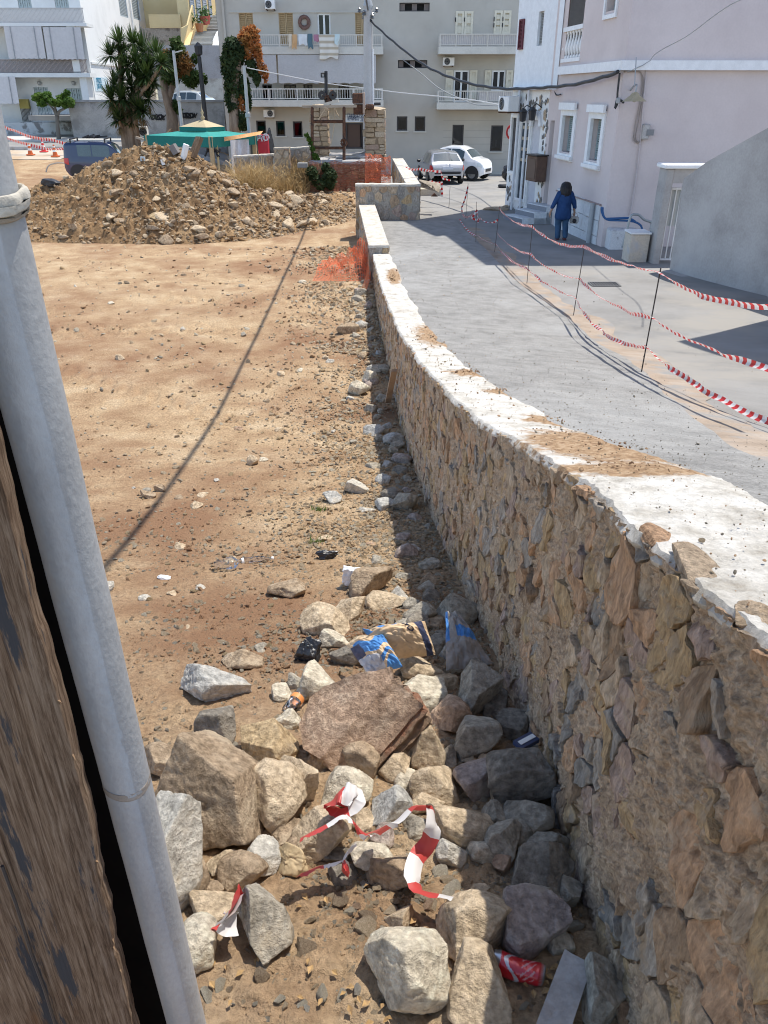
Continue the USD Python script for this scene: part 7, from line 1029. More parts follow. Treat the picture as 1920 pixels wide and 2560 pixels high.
def litter_tape(pts, w, label, lift=.06, seed=1):
    P = spl([on(x * K, y * K, lambda X, Y, l=l: zd(X, Y) + l + .05) for x, y, l in pts], 50); tw = np.cumsum(np.random.default_rng(seed).normal(size=50) * .13) + .9; v, f, uv = ribbon(P, w, tw); return solo('barrier_tape', (v, f), tape_mat('scrap_tape', .19, (.47, .06, .055)), label, 'barrier tape', smooth=True, uv=uv)
litter_tape([(650, 1812, .20), (700, 1785, .24), (742, 1762, .26), (775, 1790, .2), (798, 1808, .12)], .045, 'short red and white tape strip draped over the tan block', seed=2); litter_tape([(800, 1800, .12), (850, 1778, .2), (900, 1742, .24), (932, 1742, .24), (936, 1788, .2), (910, 1840, .1), (892, 1890, .08), (905, 1922, .06), (960, 1936, .06), (1012, 1945, .08)], .06, 'longest red and white tape loop lying on the dirt', seed=3); litter_tape([(645, 1893, .05), (700, 1870, .05), (745, 1858, .07), (752, 1890, .06), (740, 1868, .07), (770, 1822, .1)], .035, 'thin red tape strip below the tan block', seed=4); litter_tape([(420, 2008, .05), (470, 1998, .05), (505, 1970, .1), (520, 1930, .12), (490, 1975, .12), (480, 1990, .1), (512, 2000, .06)], .06, 'red and white tape knot beside the tall oval stone', seed=5); litter_tape([(722, 1740, .16), (745, 1712, .24), (768, 1722, .22), (752, 1745, .18), (718, 1742, .15)], .08, 'red tape knot on the yellowish grey block', seed=6)
# the drinks can
cn = on(1288, 2418, lambda X, Y: zd(X, Y) + .035); can = thing('drinks_can', 'dented red drinks can lying between stones in the foreground', 'can', cn); Lc_ = .155; rc = .033; pr = np.array([(0, .006), (.024, .006), (.0255, 0), (.027, .003), (.027, .006), (rc, .02)] + [(rc, z) for z in np.linspace(.024, Lc_ - .02, 30)] + [(rc, Lc_ - .018), (.028, Lc_ - .004), (.022, Lc_), (0, Lc_ - .004)]); v, f = lathe(pr, 40)
ang = np.arctan2(v[:, 1], v[:, 0]); zz = v[:, 2]; dent = 1 - .42 * np.exp(-((zz - .06) / .022) ** 2) * np.clip(np.cos(ang - 2.2), 0, 1) - .16 * np.exp(-((zz - .11) / .03) ** 2) * np.clip(np.cos(ang - .6), 0, 1) + (fbm(v * 70, 2) - .5) * .08 * ((zz > .02) & (zz < .14)); v2 = v * np.c_[dent, dent, np.ones(len(v))]; v2[:, 0] += .009 * np.sin(zz / Lc_ * np.pi)
e1, e0 = on(1362, 2440, lambda X, Y: zd(X, Y) + .03), on(1232, 2396, lambda X, Y: zd(X, Y) + .045); ax = e1 - e0; ax /= np.linalg.norm(ax); a_ = np.cross(ax, [0, 0, 1]); a_ /= np.linalg.norm(a_); b_ = np.cross(a_, ax); Rc = np.stack([a_, -b_, ax], 1); V = v2 @ Rc.T + e0
zf = zz[f].mean(1); af = np.arctan2(v[:, 1][f].mean(1), v[:, 0][f].mean(1)); silv = (zf < .0215) | (zf > Lc_ - .012); sw = (~silv) & ((np.abs(zf - (.058 + .020 * np.sin(af * 2 + 1.5))) < .0065)); txt = (~silv) & (~sw) & (zf > .085) & (zf < .125) & (np.sin(af * 9 + zf * 300) > .55) & (np.cos(af + 1.6) > .2)
for nm, mk, mt_ in (('rim', silv, plain('aluminium', (.55, .55, .56), .3, .5, .9)), ('body', ~(silv | sw | txt), plain('can_red', (.46, .012, .02), .25, .5, .2, .6)), ('swoosh', sw, plain('can_silver', (.52, .52, .54), .35, .5, .5)), ('print', txt, plain('can_print', (.50, .25, .26), .4))): part(can, nm, (V, f[mk]), mt_, smooth=True)
pt = M('grey_plank', [(.27, .255, .24), (.36, .345, .325), (.43, .41, .39)], 5, .9, .7, 50, .006, .1, stretch=(1, 1, 1)); A, B = on(1248 * K, 2072 * K, lambda X, Y: zd(X, Y) + .06), on(1180 * K, 2262 * K, lambda X, Y: zd(X, Y) + .07); pk = bar(A, B, .085, .022); v, f = trimesh.remesh.subdivide_to_size(*pk, .03); v = v + (fbm(v * 30, 3)[:, None] - .5) * .006; solo('wood_plank', (v, f), pt, 'weathered grey plank end lying beside the can at the wall foot', 'plank')
A, B = on(1118 * K, 1612 * K, lambda X, Y: zd(X, Y) + .12), on(1155 * K, 1592 * K, lambda X, Y: zd(X, Y) + .13); cg = thing('cigarette_packet', 'small blue and white cigarette packet against the wall foot', 'packet', A); part(cg, 'packet', bar(A, B, .055, .022), plain('packet_navy', (.03, .045, .10), .4)); part(cg, 'band', bar(A + (B - A) * .1 + [0, 0, .0125], B - (B - A) * .05 + [0, 0, .0125], .022, .003), whitep)
A, B = on(838 * K, 868 * K, lambda X, Y: zd(X, Y) + .1), on(857 * K, 800 * K, lambda X, Y: zd(X, Y) + .9); B[0] = Xw(B[1]) - .12; solo('timber', bar(A, B, .09, .04), M('brown_lath', [(.26, .18, .12), (.34, .25, .17)], 4, .9, .4), 'brown lath leaning on the wall in the trench', 'timber')
# orange net heaped at the wall foot
pn = on(762 * K, 588 * K, zd)
net(lambda s, t: np.stack([pn[0] - .95 + 1.55 * s + .25 * (fbm(np.c_[s * 6, t * 6, s * 0], 2) - .5), pn[1] - 1.3 + 2.3 * t, zd(pn[0] - .9 + 1.5 * s, pn[1] - 1.3 + 2.3 * t) + .03 + np.clip(.2 + s, .3, 1) * np.clip(1.5 * (fbm(np.c_[s * 5, t * 5, s * 0 + 3], 3) - .2), 0, 1) * np.clip(6 * t * (1 - t), 0, 1)], -1), 30, 40, .008, netm, 'orange_net', 'bright orange mesh net heaped on the dirt at the wall foot')
net(lambda s, t: np.stack([Xw(20.2 + 4 * s) - .14 - .12 * t - .1 * np.sin(s * 14) * t, 20.2 + 4.2 * s + 0 * t, .45 + .95 * (1 - t) * (.35 + .65 * np.clip(s * 2.2, 0, 1)) + 0 * s], -1), 40, 14, .008, netm, 'orange_net', 'orange mesh net hanging down the inner face of the far wall')
# weeds and fallen leaves
def tuft(cx, cy, n, h, lb, seed): dry('grass_tuft', lb, cx * K - 14, cx * K + 14, cy * K, on(cx * K, cy * K, zd)[1], h, n, seed, limeleaf, 'grass') if 0 else None
def tuft(cx, cy, n, h, lb, seed):
    g = np.random.default_rng(seed); p = on(cx * K, cy * K, zd); V, Fc = [], []
    for _ in range(n): b = p + np.r_[g.normal(size=2) * h * .5, 0]; d = np.r_[g.normal(size=2) * .6, 1] * h * g.uniform(.4, 1); s = np.r_[g.normal(size=2), 0] * .004; k = len(V); V += [b - s, b + s, b + d]; Fc.append([k, k + 1, k + 2])
    solo('grass_tuft', (np.array(V), np.array(Fc)), limeleaf, lb, 'grass')
tuft(690, 1106, 90, .09, 'green grass tuft below the blue grey stone', 1); tuft(682, 1172, 50, .06, 'tiny green tuft nearer the black plastic scrap', 2); tuft(905, 738, 60, .1, 'sparse green tuft by the trench stones', 3)
g = np.random.default_rng(17); V, Fc = [], []
for _ in range(70):
    cx, cy = (g.normal(1180, 70), g.normal(2130, 50)) if g.random() < .35 else (g.normal(790, 60), g.normal(2180, 30)) if g.random() < .4 else (g.uniform(430, 1000), g.uniform(1880, 2205))
    p = on(cx * K, cy * K, zd); p[2] += .022; u = g.normal(size=3) * [1, 1, .2]; u /= np.linalg.norm(u); w = np.cross(u, [0, 0, 1]); l = g.uniform(.008, .017); w /= np.linalg.norm(w) + 1e-9; k = len(V); V += [p - u * l, p + w * l * .6 + [0, 0, .006], p + u * l, p - w * l * .6 + [0, 0, .008], p]; Fc += [[k, k + 1, k + 4], [k + 1, k + 2, k + 4], [k + 2, k + 3, k + 4], [k + 3, k, k + 4]]
solo('dry_leaves', (np.array(V), np.array(Fc)), M('fallen_leaf', [(.26, .16, .07), (.38, .25, .11), (.22, .14, .08)], 40, .8, .2), 'dry yellow brown leaves fallen among the foreground stones', 'leaves', kind='stuff')
# ======================================================= stakes and barrier tape along the street
tms = tape_mat('street_tape', .16); stk = []
iron = M('rebar', [(.05, .04, .035), (.09, .07, .06)], 20, .7, .4, 120, .004, .3, metal=.3)
for k, (bu, bv, tu_, tv, nm) in enumerate([(1603, 931, 1650, 681, 'nearest'), (1433, 789, 1461, 617, 'second nearest'), (1317, 709, 1331, 566, 'third nearest'), (1236, 631, 1249, 520, 'fourth nearest'), (1190, 607, 1191, 509, 'fifth'), (1164, 548, 1170, 463, 'sixth'), (1122, 521, 1125, 471, 'seventh'), (1104, 490, 1105, 452, 'farthest')]):
    b = g_st(bu, bv); t = atY(tu_, tv, b[1]); stk.append((b, t)); w = (t - b) / np.linalg.norm(t - b); s = thing('iron_stake', nm + ' thin iron stake of the red and white tape barrier on the street', 'stake', b); part(s, 'rod', tube([b - [0, 0, .1], t + w * .05], .0075, 6), iron); part(s, 'tape_knot', rock(900 + k, (.05, .05, .07), 2, 6, .15)[0] + (t - w * .02), tms) if 0 else None
def tape(pts, sg, label, seed, w=.052, tw=1.):
    g = np.random.default_rng(seed); P = []
    for (a, b), s in zip(zip(pts, pts[1:]), sg): n = max(14, int(np.linalg.norm(b - a) * 16)); P.append(sag(a, b, s, n)[:-1])
    P = np.vstack(P + [pts[-1][None]]); n = len(P); P = P + np.stack([fb(np.arange(n) * .11, np.zeros(n), 1, 3, seed) * .05, np.zeros(n), fb(np.arange(n) * .13, np.zeros(n), 1, 3, seed + 1) * .04], -1)
    th = (fb(np.arange(n) * .06, np.zeros(n), 1, 4, seed + 2) * 5.) * tw + .5; v, f, uv = ribbon(P, w, th); solo('barrier_tape', (v, f), tms, label, 'barrier tape', smooth=True, uv=uv)
S = stk; far1 = lambda u, v, Y: atY(u, v, Y)
E1, E2, E3 = atY(1990, 768, 4.9), atY(1990, 940, 4.9), atY(1990, 1085, 4.7)
tape([S[3][1], S[2][1], S[1][1], S[0][1], E1], (.12, .12, .04, .1), 'uppermost red and white tape run along the stakes', 1)
tape([atY(1243, 582, S[3][0][1]), atY(1326, 635, S[2][0][1]), atY(1449, 697, S[1][0][1]), atY(1631, 795, S[0][0][1]), E2], (.1, .1, .1, .06), 'middle red and white tape run along the stakes', 2)
tape([atY(1150, 548, 25.5), atY(1198, 590, S[4][0][1]), atY(1240, 610, S[3][0][1]), atY(1321, 673, S[2][0][1]), atY(1437, 741, S[1][0][1]), atY(1616, 868, S[0][0][1]), E3], (.12, .04, .1, .08, .22, .08), 'lowest red and white tape run along the stakes', 3, tw=1.4)
tape([S[5][1] - [0, 0, .05], atY(*cS(525, 760), S[5][0][1]), atY(*cS(540, 830), S[5][0][1]), atY(*cS(640, 830), S[4][0][1] + .5), atY(*cS(690, 790), S[4][0][1]), atY(*cS(730, 875), S[4][0][1] - 1), atY(*cS(915, 888), S[3][0][1])], (.1, .05, .1, .05, .1, .1), 'tangled red and white tape between the fourth and sixth stakes', 4, tw=2)
tape([atY(*cS(690, 785), S[4][0][1]), atY(*cS(630, 865), S[4][0][1]), atY(*cS(700, 890), S[4][0][1]), atY(*cS(705, 925), S[4][0][1])], (.02, .02, 0), 'short loose tape end hanging at the fifth stake', 5)
tape([atY(*cS(-60, 330), 30.5), atY(*cS(80, 345), 31), atY(*cS(225, 370), 31.5), atY(*cS(310, 378), 31.5)], (.05, .03, .02), 'red and white tape stretched from the walled box past the silver car', 6, w=.1); tape([atY(*cS(310, 380), 31.4), atY(*cS(320, 430), 31.4), atY(*cS(360, 458), 31.3), atY(*cS(410, 470), 31.3)], (0, .05, .02), 'loose tape curl hanging behind the silver car', 7, w=.06)
tape([atY(*cS(80, 485), 30), atY(*cS(200, 480), 30.2), atY(*cS(315, 495), 30.4), atY(*cS(318, 640), 30.4)], (.03, .03, 0), 'low tape over the leaning board, hanging down at its end', 8, w=.08)
Yb2 = 29.6; bq = [atY(*cS(x, y), Yb2 + (.35 if y < 560 else 0)) for x, y in ((75, 470), (300, 512), (285, 600), (90, 545))]; lb_ = thing('leaning_board', 'weathered brown board with faded lettering leaning beside the walled box', 'board', bq[3]); part(lb_, 'board', slab3(bq, (.02, .05, .02)), M('weathered_board', [(.24, .20, .145), (.33, .28, .215), (.40, .35, .28)], 5, .9, .4, 30, .01, .1))
v, f = arr(meshkit.text_mesh('ΕΡΓΑ', .2, .004, True)); q = v / [v[:, 0].max(), .2, 1]; part(lb_, 'lettering', ((bq[3] + np.outer(.12 + q[:, 0] * .7, bq[2] - bq[3]) + np.outer(.25 + q[:, 1] * .5, bq[0] - bq[3])) + [0, -.006, 0], f), plain('faded_print', (.16, .13, .10), .9))
p = g_st(*cS(240, 640)); solo('cream_block', rbox(p + [-.25, .35, .12], (1.1, .35, .3), .02), M('cream_block', [(.50, .44, .34), (.58, .52, .42)], 2, .9, .4), 'cream concrete block supporting the leaning board', 'block'); solo('dark_wedge', slab3([g_st(*cS(205, 643)), g_st(*cS(275, 645)), atY(*cS(240, 608), g_st(*cS(205, 643))[1])], (0, .2, 0)), rustm, 'small dark triangular wedge in front of the cream block', 'wedge')
for k, pts in enumerate(([(-40, 300), (0, 313), (38, 326), (78, 343), (132, 350), (186, 364)], [(-40, 328), (0, 338), (60, 358), (112, 371), (150, 372), (188, 365)])): tape([atY(u, v, 49 - .2 * i) for i, (u, v) in enumerate(pts)], (.02,) * 5, ['upper red and white tape across the left road', 'lower red and white tape hanging over the cones on the left'][k], 30 + k, w=.16, tw=.6)
# drain grate, crack line and edge stones in the street
dg = [g_st(1482, 709), g_st(1520, 708), g_st(1541, 716), g_st(1500, 718)]; c = np.mean(dg, 0); gr_ = thing('drain_grate', 'dark iron drain grate set in the street', 'drain', c); L_, W_ = .62, .42; part(gr_, 'frame', cat(*[obox(c + np.array([x, y, .018]), sz) for x, y, sz in ((0, W_ / 2, (L_, .04, .02)), (0, -W_ / 2, (L_, .04, .02)), (L_ / 2, 0, (.04, W_, .02)), (-L_ / 2, 0, (.04, W_, .02)))]), plain('grate_iron', (.10, .10, .10), .5))
for x in np.linspace(-L_ / 2 + .06, L_ / 2 - .06, 9): part(gr_, 'bar', obox(c + np.array([x, 0, .017]), (.03, W_ - .05, .015)), plain('grate_iron', (.10, .10, .10), .5))
part(gr_, 'pit', obox(c + [0, 0, .008], (L_, W_, .004)), darkp)
kb = [g_st(*q) for q in ((1530, 622), (1560, 645), (1588, 662), (1625, 682), (1670, 702))]; kb2 = spl(kb, 12)
for a, b in zip(kb2[:-1], kb2[1:]): 
    pass
for k, ((u0, v0), (u1, v1)) in enumerate([((1290, 520), (1262, 527)), ((1262, 527), (1225, 520))]): p = g_st(u0, v0); solo('kerb_stone', (rock(950 + k, (1.0, .5, .2), 3, 8, .05)[0] + p + [-.3 * k, .2, .02], rock(950 + k, (1.0, .5, .2), 3, 8, .05)[1]), WST[2], ['broken kerb stone at the speckled house corner, right one', 'broken kerb stone at the speckled house corner, left one'][k], 'kerb stone', smooth=30)
p = g_st(*cS(975, 548)); solo('flat_tyre', (np.array(trimesh.creation.torus(.2, .07, 20, 8).vertices) + p + [0, 0, .07], trimesh.creation.torus(.2, .07, 20, 8).faces), blackp, 'small black tyre lying by the far street corner', 'tyre')
p = g_st(*cS(992, 490)); solo('black_bag', (rock(961, (.4, .4, .75), 3, 8, .08)[0] + p + [.05, .3, .36], rock(961, (.4, .4, .75), 3, 8, .08)[1]), bfilm, 'black bag standing at the far corner of the speckled house', 'bag', smooth=30)
# gravel crumbs and dust on the street side
g = np.random.default_rng(6); N = 4000; Y = 1.8 * (22 / 1.8) ** g.random(N); X = Xw(np.minimum(Y, 28)) + .5 + np.abs(g.normal(size=N)) * (.5 + .06 * Y) * 1.3; ok = (X < 5.5) & (g.random(N) < .25 + 1.6 * np.clip(fb(X, Y, 1.2, 3, 88) + .15, 0, 1)); X, Y = X[ok], Y[ok]; S = (.0022 + .0006 * Y) * np.exp(g.normal(size=len(X)) * .4)
instancer('street_grit', [(rock(770 + j, (1, 1, .8), 1, 7, .06), [RS['grey'], RS['grey'], RS['tan']][j]) for j in range(3)], np.c_[X, Y, zs(X, Y) + fb(X, Y, .6, 3, 5) * .03 + .018], S, g.choice(3, len(X), p=[.45, .3, .25]), 'grit scattered over the concrete path and the street', 'grit', 4)
N = 700; Y = 1.2 * (12 / 1.2) ** g.random(N); X = Xw(Y) + g.uniform(.03, .5, N); S = (.0025 + .0008 * Y) * np.exp(g.normal(size=N) * .5); instancer('wall_grit', [(rock(780 + j, (1, 1, .8), 1, 7, .06), [RS['tan'], RS['grey'], spm][j]) for j in range(3)], np.c_[X, Y, zt(Y) + fb(X, Y, 2.2, 3, 24) * .03 + .012], S, g.choice(3, N), 'grit and crumbs on top of the white wall', 'grit', 5)
gq = [(q + np.array([g.normal() * b * .5, g.normal() * a * .5, 0]), .003 + .0016 * q[1]) for q, a, b in spots for _ in range(70)]; P_ = np.array([q for q, _ in gq]); P_ = P_[(P_[:, 0] > Xw(P_[:, 1]) + .02) & (P_[:, 0] < Xw(P_[:, 1]) + .5)]; S = (.0022 + .0011 * P_[:, 1]) * np.exp(g.normal(size=len(P_)) * .5); P_[:, 2] = zt(P_[:, 1]) + fb(P_[:, 0], P_[:, 1], 2.2, 3, 24) * .03 + .012
instancer('spilled_earth', [(rock(790 + j, (1, 1, .8), 1, 7, .06), [spm, dirtm][j]) for j in range(2)], P_, S, g.choice(2, len(P_)), 'crumbs of spilled brown earth on the white wall top', 'earth', 7)
# ======================================================= the woman walking away
import manifold3d as m3
def limb(chain, seg=20):
    """(point, radius) pairs hulled bone by bone"""
    out = []
    sp = [m3.Manifold.sphere(r, seg).translate(list(map(float, p))) for p, r in chain]
    for a, b in zip(sp, sp[1:]): out.append(m3.Manifold.batch_hull([a, b]))
    return out
def body(chs, edge=.02, it=6):
    m = m3.Manifold.batch_boolean(sum([limb(c) for c in chs], []), m3.OpType.Add).refine_to_length(edge); me = m.to_mesh(); t = trimesh.Trimesh(me.vert_properties[:, :3], me.tri_verts); t.merge_vertices(); trimesh.smoothing.filter_taubin(t, iterations=it); return np.array(t.vertices), np.array(t.faces)
pb = g_st(1401, 600); hd_ = 0.08; Rp = rotz(hd_) * 1.0; sc_ = 1.62 / 1.62; place_p = lambda m: (arr(m)[0] * [1.16, 1.2, 1] @ Rp.T * sc_ + pb, arr(m)[1])
wm = thing('person', 'woman in blue tunic and jeans walking away down the street, carrying a handbag', 'person', pb)
def hand(wx, s):
    w = np.array(wx); pl_ = w + [0.006 * s, .01, -.075]; ch = [[(w, .026), (pl_, .03)]]
    for k, (dy, l) in enumerate(((-.028, .062), (-.010, .072), (.010, .068), (.027, .054))): a = pl_ + [0, dy, -.015]; ch.append([(a, .0095), (a + [-.006 * s, .004, -l * .5], .0085), (a + [-.018 * s, .008, -l * .95], .0075)])
    ch.append([(w + [0, .02, -.03], .011), (w + [-.012 * s, .05, -.065], .0095), (w + [-.02 * s, .055, -.09], .008)]); return ch
wl, wr_ = (-.335, .03, .80), (.315, .06, .78); skin = M('skin', [(.36, .21, .145), (.42, .255, .18)], 8, .6, .05, 60, .002, .3)
chs = [[((0, 0, .9), .12), ((0, .01, 1.05), .11), ((0, 0, 1.25), .13), ((0, .01, 1.36), .06), ((0, .02, 1.43), .05)], [((0, .03, 1.49), .075), ((0, .025, 1.545), .085), ((0, .05, 1.47), .06)], [((0, .115, 1.50), .013), ((0, .1, 1.53), .012)], [((-.08, .02, 1.51), .014), ((-.08, .02, 1.53), .014)], [((.08, .02, 1.51), .014), ((.08, .02, 1.53), .014)]]
for s, w in ((-1, wl), (1, wr_)): chs.append([((s * .15, 0, 1.31), .055), ((s * .25, -.01, 1.07), .042), (w, .026)]); chs += hand(w, s)
chs += [[((-.08, 0, .88), .09), ((-.085, .05, .47), .06), ((-.085, -.02, .09), .04)], [((.08, 0, .88), .09), ((.08, .0, .47), .06), ((.08, -.12, .12), .04)]]
part(wm, 'body', place_p(body(chs, .016, 5)), skin, smooth=True)
tun = body([[((0, .0, .70), .165), ((0, .0, .92), .175), ((0, .005, 1.08), .15), ((0, -.005, 1.25), .155), ((0, 0, 1.37), .092)], [((-.07, 0, .68), .14), ((-.06, 0, .95), .13), ((-.1, 0, 1.28), .09)], [((.07, 0, .68), .14), ((.06, 0, .95), .13), ((.1, 0, 1.28), .09)], [((-.13, 0, 1.32), .088), ((-.245, -.01, 1.08), .06), ((-.295, .012, .94), .05)], [((.13, 0, 1.32), .088), ((.245, -.01, 1.08), .06), ((.29, .03, .93), .05)]], .025, 8); v, f = tun; v = v * [1.03, .92, 1]; v[:, 2] = np.maximum(v[:, 2], .60); v += (fbm(v * [9, 9, 4], 3)[:, None] - .5) * .018
part(wm, 'tunic', place_p((v, f)), M('blue_tunic', [(.02, .05, .135), (.03, .07, .175)], 4, .85, .3, 40, .006, .1), smooth=True)
v, f = body([[((-.085, 0, .86), .115), ((-.09, .05, .47), .082), ((-.09, -.01, .1), .068)], [((.085, 0, .86), .115), ((.082, -.0, .47), .082), ((.082, -.1, .13), .068)]], .025, 6); v += (fbm(v * [9, 9, 5], 3)[:, None] - .5) * .02; part(wm, 'trousers', place_p((v, f)), M('blue_jeans', [(.035, .075, .135), (.055, .105, .18)], 5, .9, .3, 60, .004, .1), smooth=True)
v, f = body([[((0, .0, 1.55), .105), ((0, -.035, 1.46), .11), ((0, -.06, 1.34), .10), ((0, -.07, 1.25), .07)], [((-.05, -.02, 1.50), .07), ((-.07, -.04, 1.32), .055)], [((.05, -.02, 1.50), .07), ((.07, -.04, 1.32), .055)]], .018, 5); v += (fbm(v * [30, 30, 5], 3)[:, None] - .5) * .03; v = v * [1.22, 1, 1]; part(wm, 'hair', place_p((v, f)), M('dark_hair', [(.006, .005, .006), (.014, .011, .012)], 10, .5, .3, 60, .004, .4), smooth=True)
for p_ in ((-.085, -.0, .04), (.08, -.1, .05)): v, f = body([[((p_[0], p_[1] - .03, p_[2]), .04), ((p_[0], p_[1] + .1, p_[2] - .008), .035), ((p_[0], p_[1] + .15, p_[2] - .012), .026)]], .02, 3); part(wm, 'shoe', place_p((v, f)), plain('dark_red_shoe', (.11, .03, .03), .6), smooth=True)
hb_ = place_p((np.array([[.33, .06, .52]]), np.array([[0, 0, 0]])))[0][0]; hbg = thing('handbag', 'small pale handbag with dark patch held in the right hand of the woman', 'handbag', hb_); part(hbg, 'bag', rbox(hb_ + [0, 0, .05], (.13, .27, .21), .04, rotz(1.1)), M('bag_cream', [(.42, .39, .35), (.50, .47, .43)], 5, .6, .1)); part(hbg, 'pocket', rbox(hb_ + [-.01, -.075, .03], (.1, .16, .12), .03, rotz(1.1) @ rotz(-1.1)), plain('bag_dark', (.03, .025, .025), .5)); part(hbg, 'strap', tube([hb_ + [.09 * math.cos(a), .02, .15 + .11 * math.sin(a)] for a in np.linspace(0, np.pi, 12)], .009, 6), plain('bag_strap', (.5, .48, .44), .5))
# ======================================================= close by on the left: steel post, board and an added panel for the shaded gap
postm = M('post_paint', [(.275, .28, .283), (.32, .327, .33), (.355, .362, .365)], 9., .45, .35, 150., .003, .45, fine=(.88, 1.05), dirt=(.30, .29, .27), dscale=6., dlo=.60, dhi=.72, voro=(160., .35), stretch=(1, 1, .7))
px_, py_, pr_ = -.340, .71, .030; zz = np.linspace(1.9, 5.75, 560); an = np.linspace(0, 2 * np.pi, 73)[:-1]; A_, Z_ = np.meshgrid(an, zz)
lean = lambda z: px_ - .012 * (z - 4.25)
q = np.stack([px_ + np.cos(A_) * pr_, py_ + np.sin(A_) * pr_, Z_], -1); dz = (fbm(q * [210, 210, 140], 2) - .5) * .00028 + (fbm(q * [16, 16, 8], 2) - .5) * .0012; pit = fbm(q * [420, 420, 260], 1, 4); dz = dz - .0006 * (pit > .78) * (fbm(q * 30, 2, 9) > .5); rad = pr_ + dz
V = np.stack([lean(Z_) + np.cos(A_) * rad, py_ + np.sin(A_) * rad, Z_], -1); V = np.concatenate([V, V[:, :1]], 1); po = thing('steel_post', 'grey painted round steel post close on the left of the view', 'post', (px_, py_, 1.9)); part(po, 'tube', grid(V), postm, smooth=True)
def bead(v, r, h, mat, nm, amp=.004):
    z0 = atY(40, v, py_)[2]; T = np.linspace(0, 2 * np.pi, 61); s = np.linspace(0, 2 * np.pi, 13); TT, SS = np.meshgrid(T, s); w = (fbm(np.stack([np.cos(TT) * 3, np.sin(TT) * 3, SS * .5], -1), 3) - .5) * amp * 2; R_ = pr_ + (r - pr_) * .5 * (1 + np.cos(SS)) + w; Vb = np.stack([lean(z0) + R_ * np.cos(TT), py_ + R_ * np.sin(TT), z0 + h * np.sin(SS) + .003 * np.sin(TT * 2)], -1); part(po, nm, grid(Vb[:, ::-1]), mat, smooth=True)
bead(500, .0372, .0085, M('bead_cream', [(.40, .37, .31), (.50, .47, .41)], 30, .8, .6, 200, .003, .2), 'collar_bead'); bead(529, .0345, .004, M('bead_brown', [(.20, .155, .11), (.30, .25, .19)], 30, .8, .6, 200, .003, .2), 'collar_bead'); bead(1950, .0303, .006, M('seam_stain', [(.24, .20, .16), (.33, .29, .25)], 30, .7, .4, 200, .002, .3), 'seam', .0006)
MATS['board'] = usdkit.material(stage, '/World/Looks/weathered_plank', {'tc': ('geometry', {}), 'mp': ('mapping', {'scale': (240, 140, 9.)}), 'n1': ('noise_texture', {'scale': 1., 'detail': 12., 'roughness': .78, 'distortion': .3}), 'r1': ('rgb_ramp', {'ramp': [(.34, (.045, .026, .015)), (.45, (.13, .08, .048)), (.54, (.235, .16, .105)), (.68, (.35, .265, .19))]}),
    'mp2': ('mapping', {'scale': (26, 26, 3.2)}), 'n2': ('noise_texture', {'scale': 1., 'detail': 7., 'roughness': .7}), 'r2': ('rgb_ramp', {'ramp': [(.56, (0, 0, 0)), (.60, (1, 1, 1))]}), 'm2': ('mix_color', {'b': (.055, .055, .06)}), 'mp3': ('mapping', {'scale': (9, 9, 2.2)}), 'n3': ('noise_texture', {'scale': 1., 'detail': 5., 'roughness': .6}), 'r3': ('rgb_ramp', {'ramp': [(.56, (0, 0, 0)), (.66, (1, 1, 1))]}), 'm3': ('mix_color', {'b': (.15, .065, .025)}),
    'bp': ('bump', {'strength': 1., 'distance': .006}), 'p': ('principled_bsdf', {'roughness': .85, 'specular_ior_level': .2})},
    [('tc.position', 'mp.vector'), ('mp.vector', 'n1.vector'), ('n1.fac', 'r1.fac'), ('tc.position', 'mp2.vector'), ('mp2.vector', 'n2.vector'), ('n2.fac', 'r2.fac'), ('r1.color', 'm2.a'), ('r2.color', 'm2.fac'), ('tc.position', 'mp3.vector'), ('mp3.vector', 'n3.vector'), ('n3.fac', 'r3.fac'), ('m2.result', 'm3.a'), ('r3.color', 'm3.fac'), ('m3.result', 'p.base_color'), ('n1.fac', 'bp.height'), ('bp.normal', 'p.normal')], surface='p.BSDF')
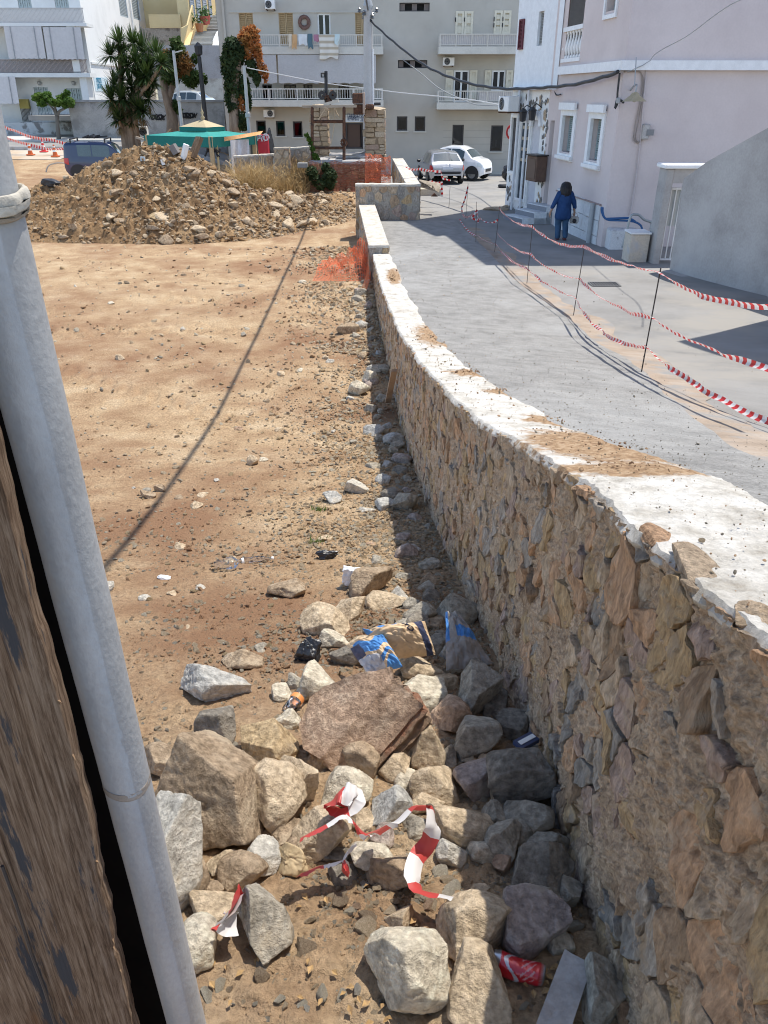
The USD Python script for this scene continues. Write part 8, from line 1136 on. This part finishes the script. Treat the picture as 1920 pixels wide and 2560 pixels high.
yw = .62; ed = [atY(u, v, yw) for u, v in ((0, 1260), (28, 1370), (156, 1830), (320, 2560))]; zed = np.array([e[2] for e in ed])[::-1]; xed = np.array([e[0] for e in ed])[::-1]
zz = np.linspace(1.7, 5.6, 420); xr_ = np.interp(zz, zed, xed); xr_ = np.where(zz < zed[0], xed[0] - (zed[0] - zz) * .02, xr_); xr_ = xr_ + (fbm(np.c_[zz * 22, zz * 0, zz * 0], 4) - .5) * .009
tt_ = np.r_[np.linspace(0, 1, 70)]; W0 = .30; X = xr_[:, None] - W0 * (1 - tt_)[None]; Z = np.broadcast_to(zz[:, None], X.shape); dy = (fbm(np.stack([X * 60, Z * 4, X * 0], -1), 4) - .5) * .010 - .010 * np.clip((tt_ - .9) / .1, 0, 1)[None] ** 2 * -1
front = np.stack([X, yw + dy, Z], -1); sd = np.stack([front[:, -1], front[:, -1] + [-.004, .028, 0]], 1); bd_ = thing('wood_board', 'rough weathered wooden board at the lower left edge of the view', 'board', (xed[0] - .15, yw, 1.7)); part(bd_, 'plank', cat(grid(front), grid(sd), bx((xed[0] - .32, yw + .03, 1.7), (xed[0] - .02, yw + .034, 5.3))), MATS['board'], smooth=True)
ck = [(5, 2165), (40, 2260), (80, 2390), (110, 2470), (150, 2600)]; part(bd_, 'crack', tube([atY(u, v, yw - .006) for u, v in ck], .0022, 5), darkp)
g = np.random.default_rng(12)
for k in range(16): i = g.integers(40, 300); b = front[i, -1]; part(bd_, 'splinter', (np.array([b + [0, -.001, .004], b + [0, .002, -.004], b + [g.uniform(.002, .006), -.002, g.uniform(-.008, .004)], b + [0, .004, 0]]), np.array([[0, 1, 2], [1, 3, 2], [3, 0, 2]])), plain('splinter', (.22, .14, .08), .9))
solo('dark_timber', rbox((-.56, .80, 3.2), (.38, .03, 3.9), .004), M('gap_shade_black', [(.006, .005, .005), (.011, .009, .008)], 6, .95, .3, 30, .004, .05), 'added near black panel painted as the shade in the gap between the weathered board and the steel post', 'timber')  # panel added behind both; the shade of the gap is put into its colour
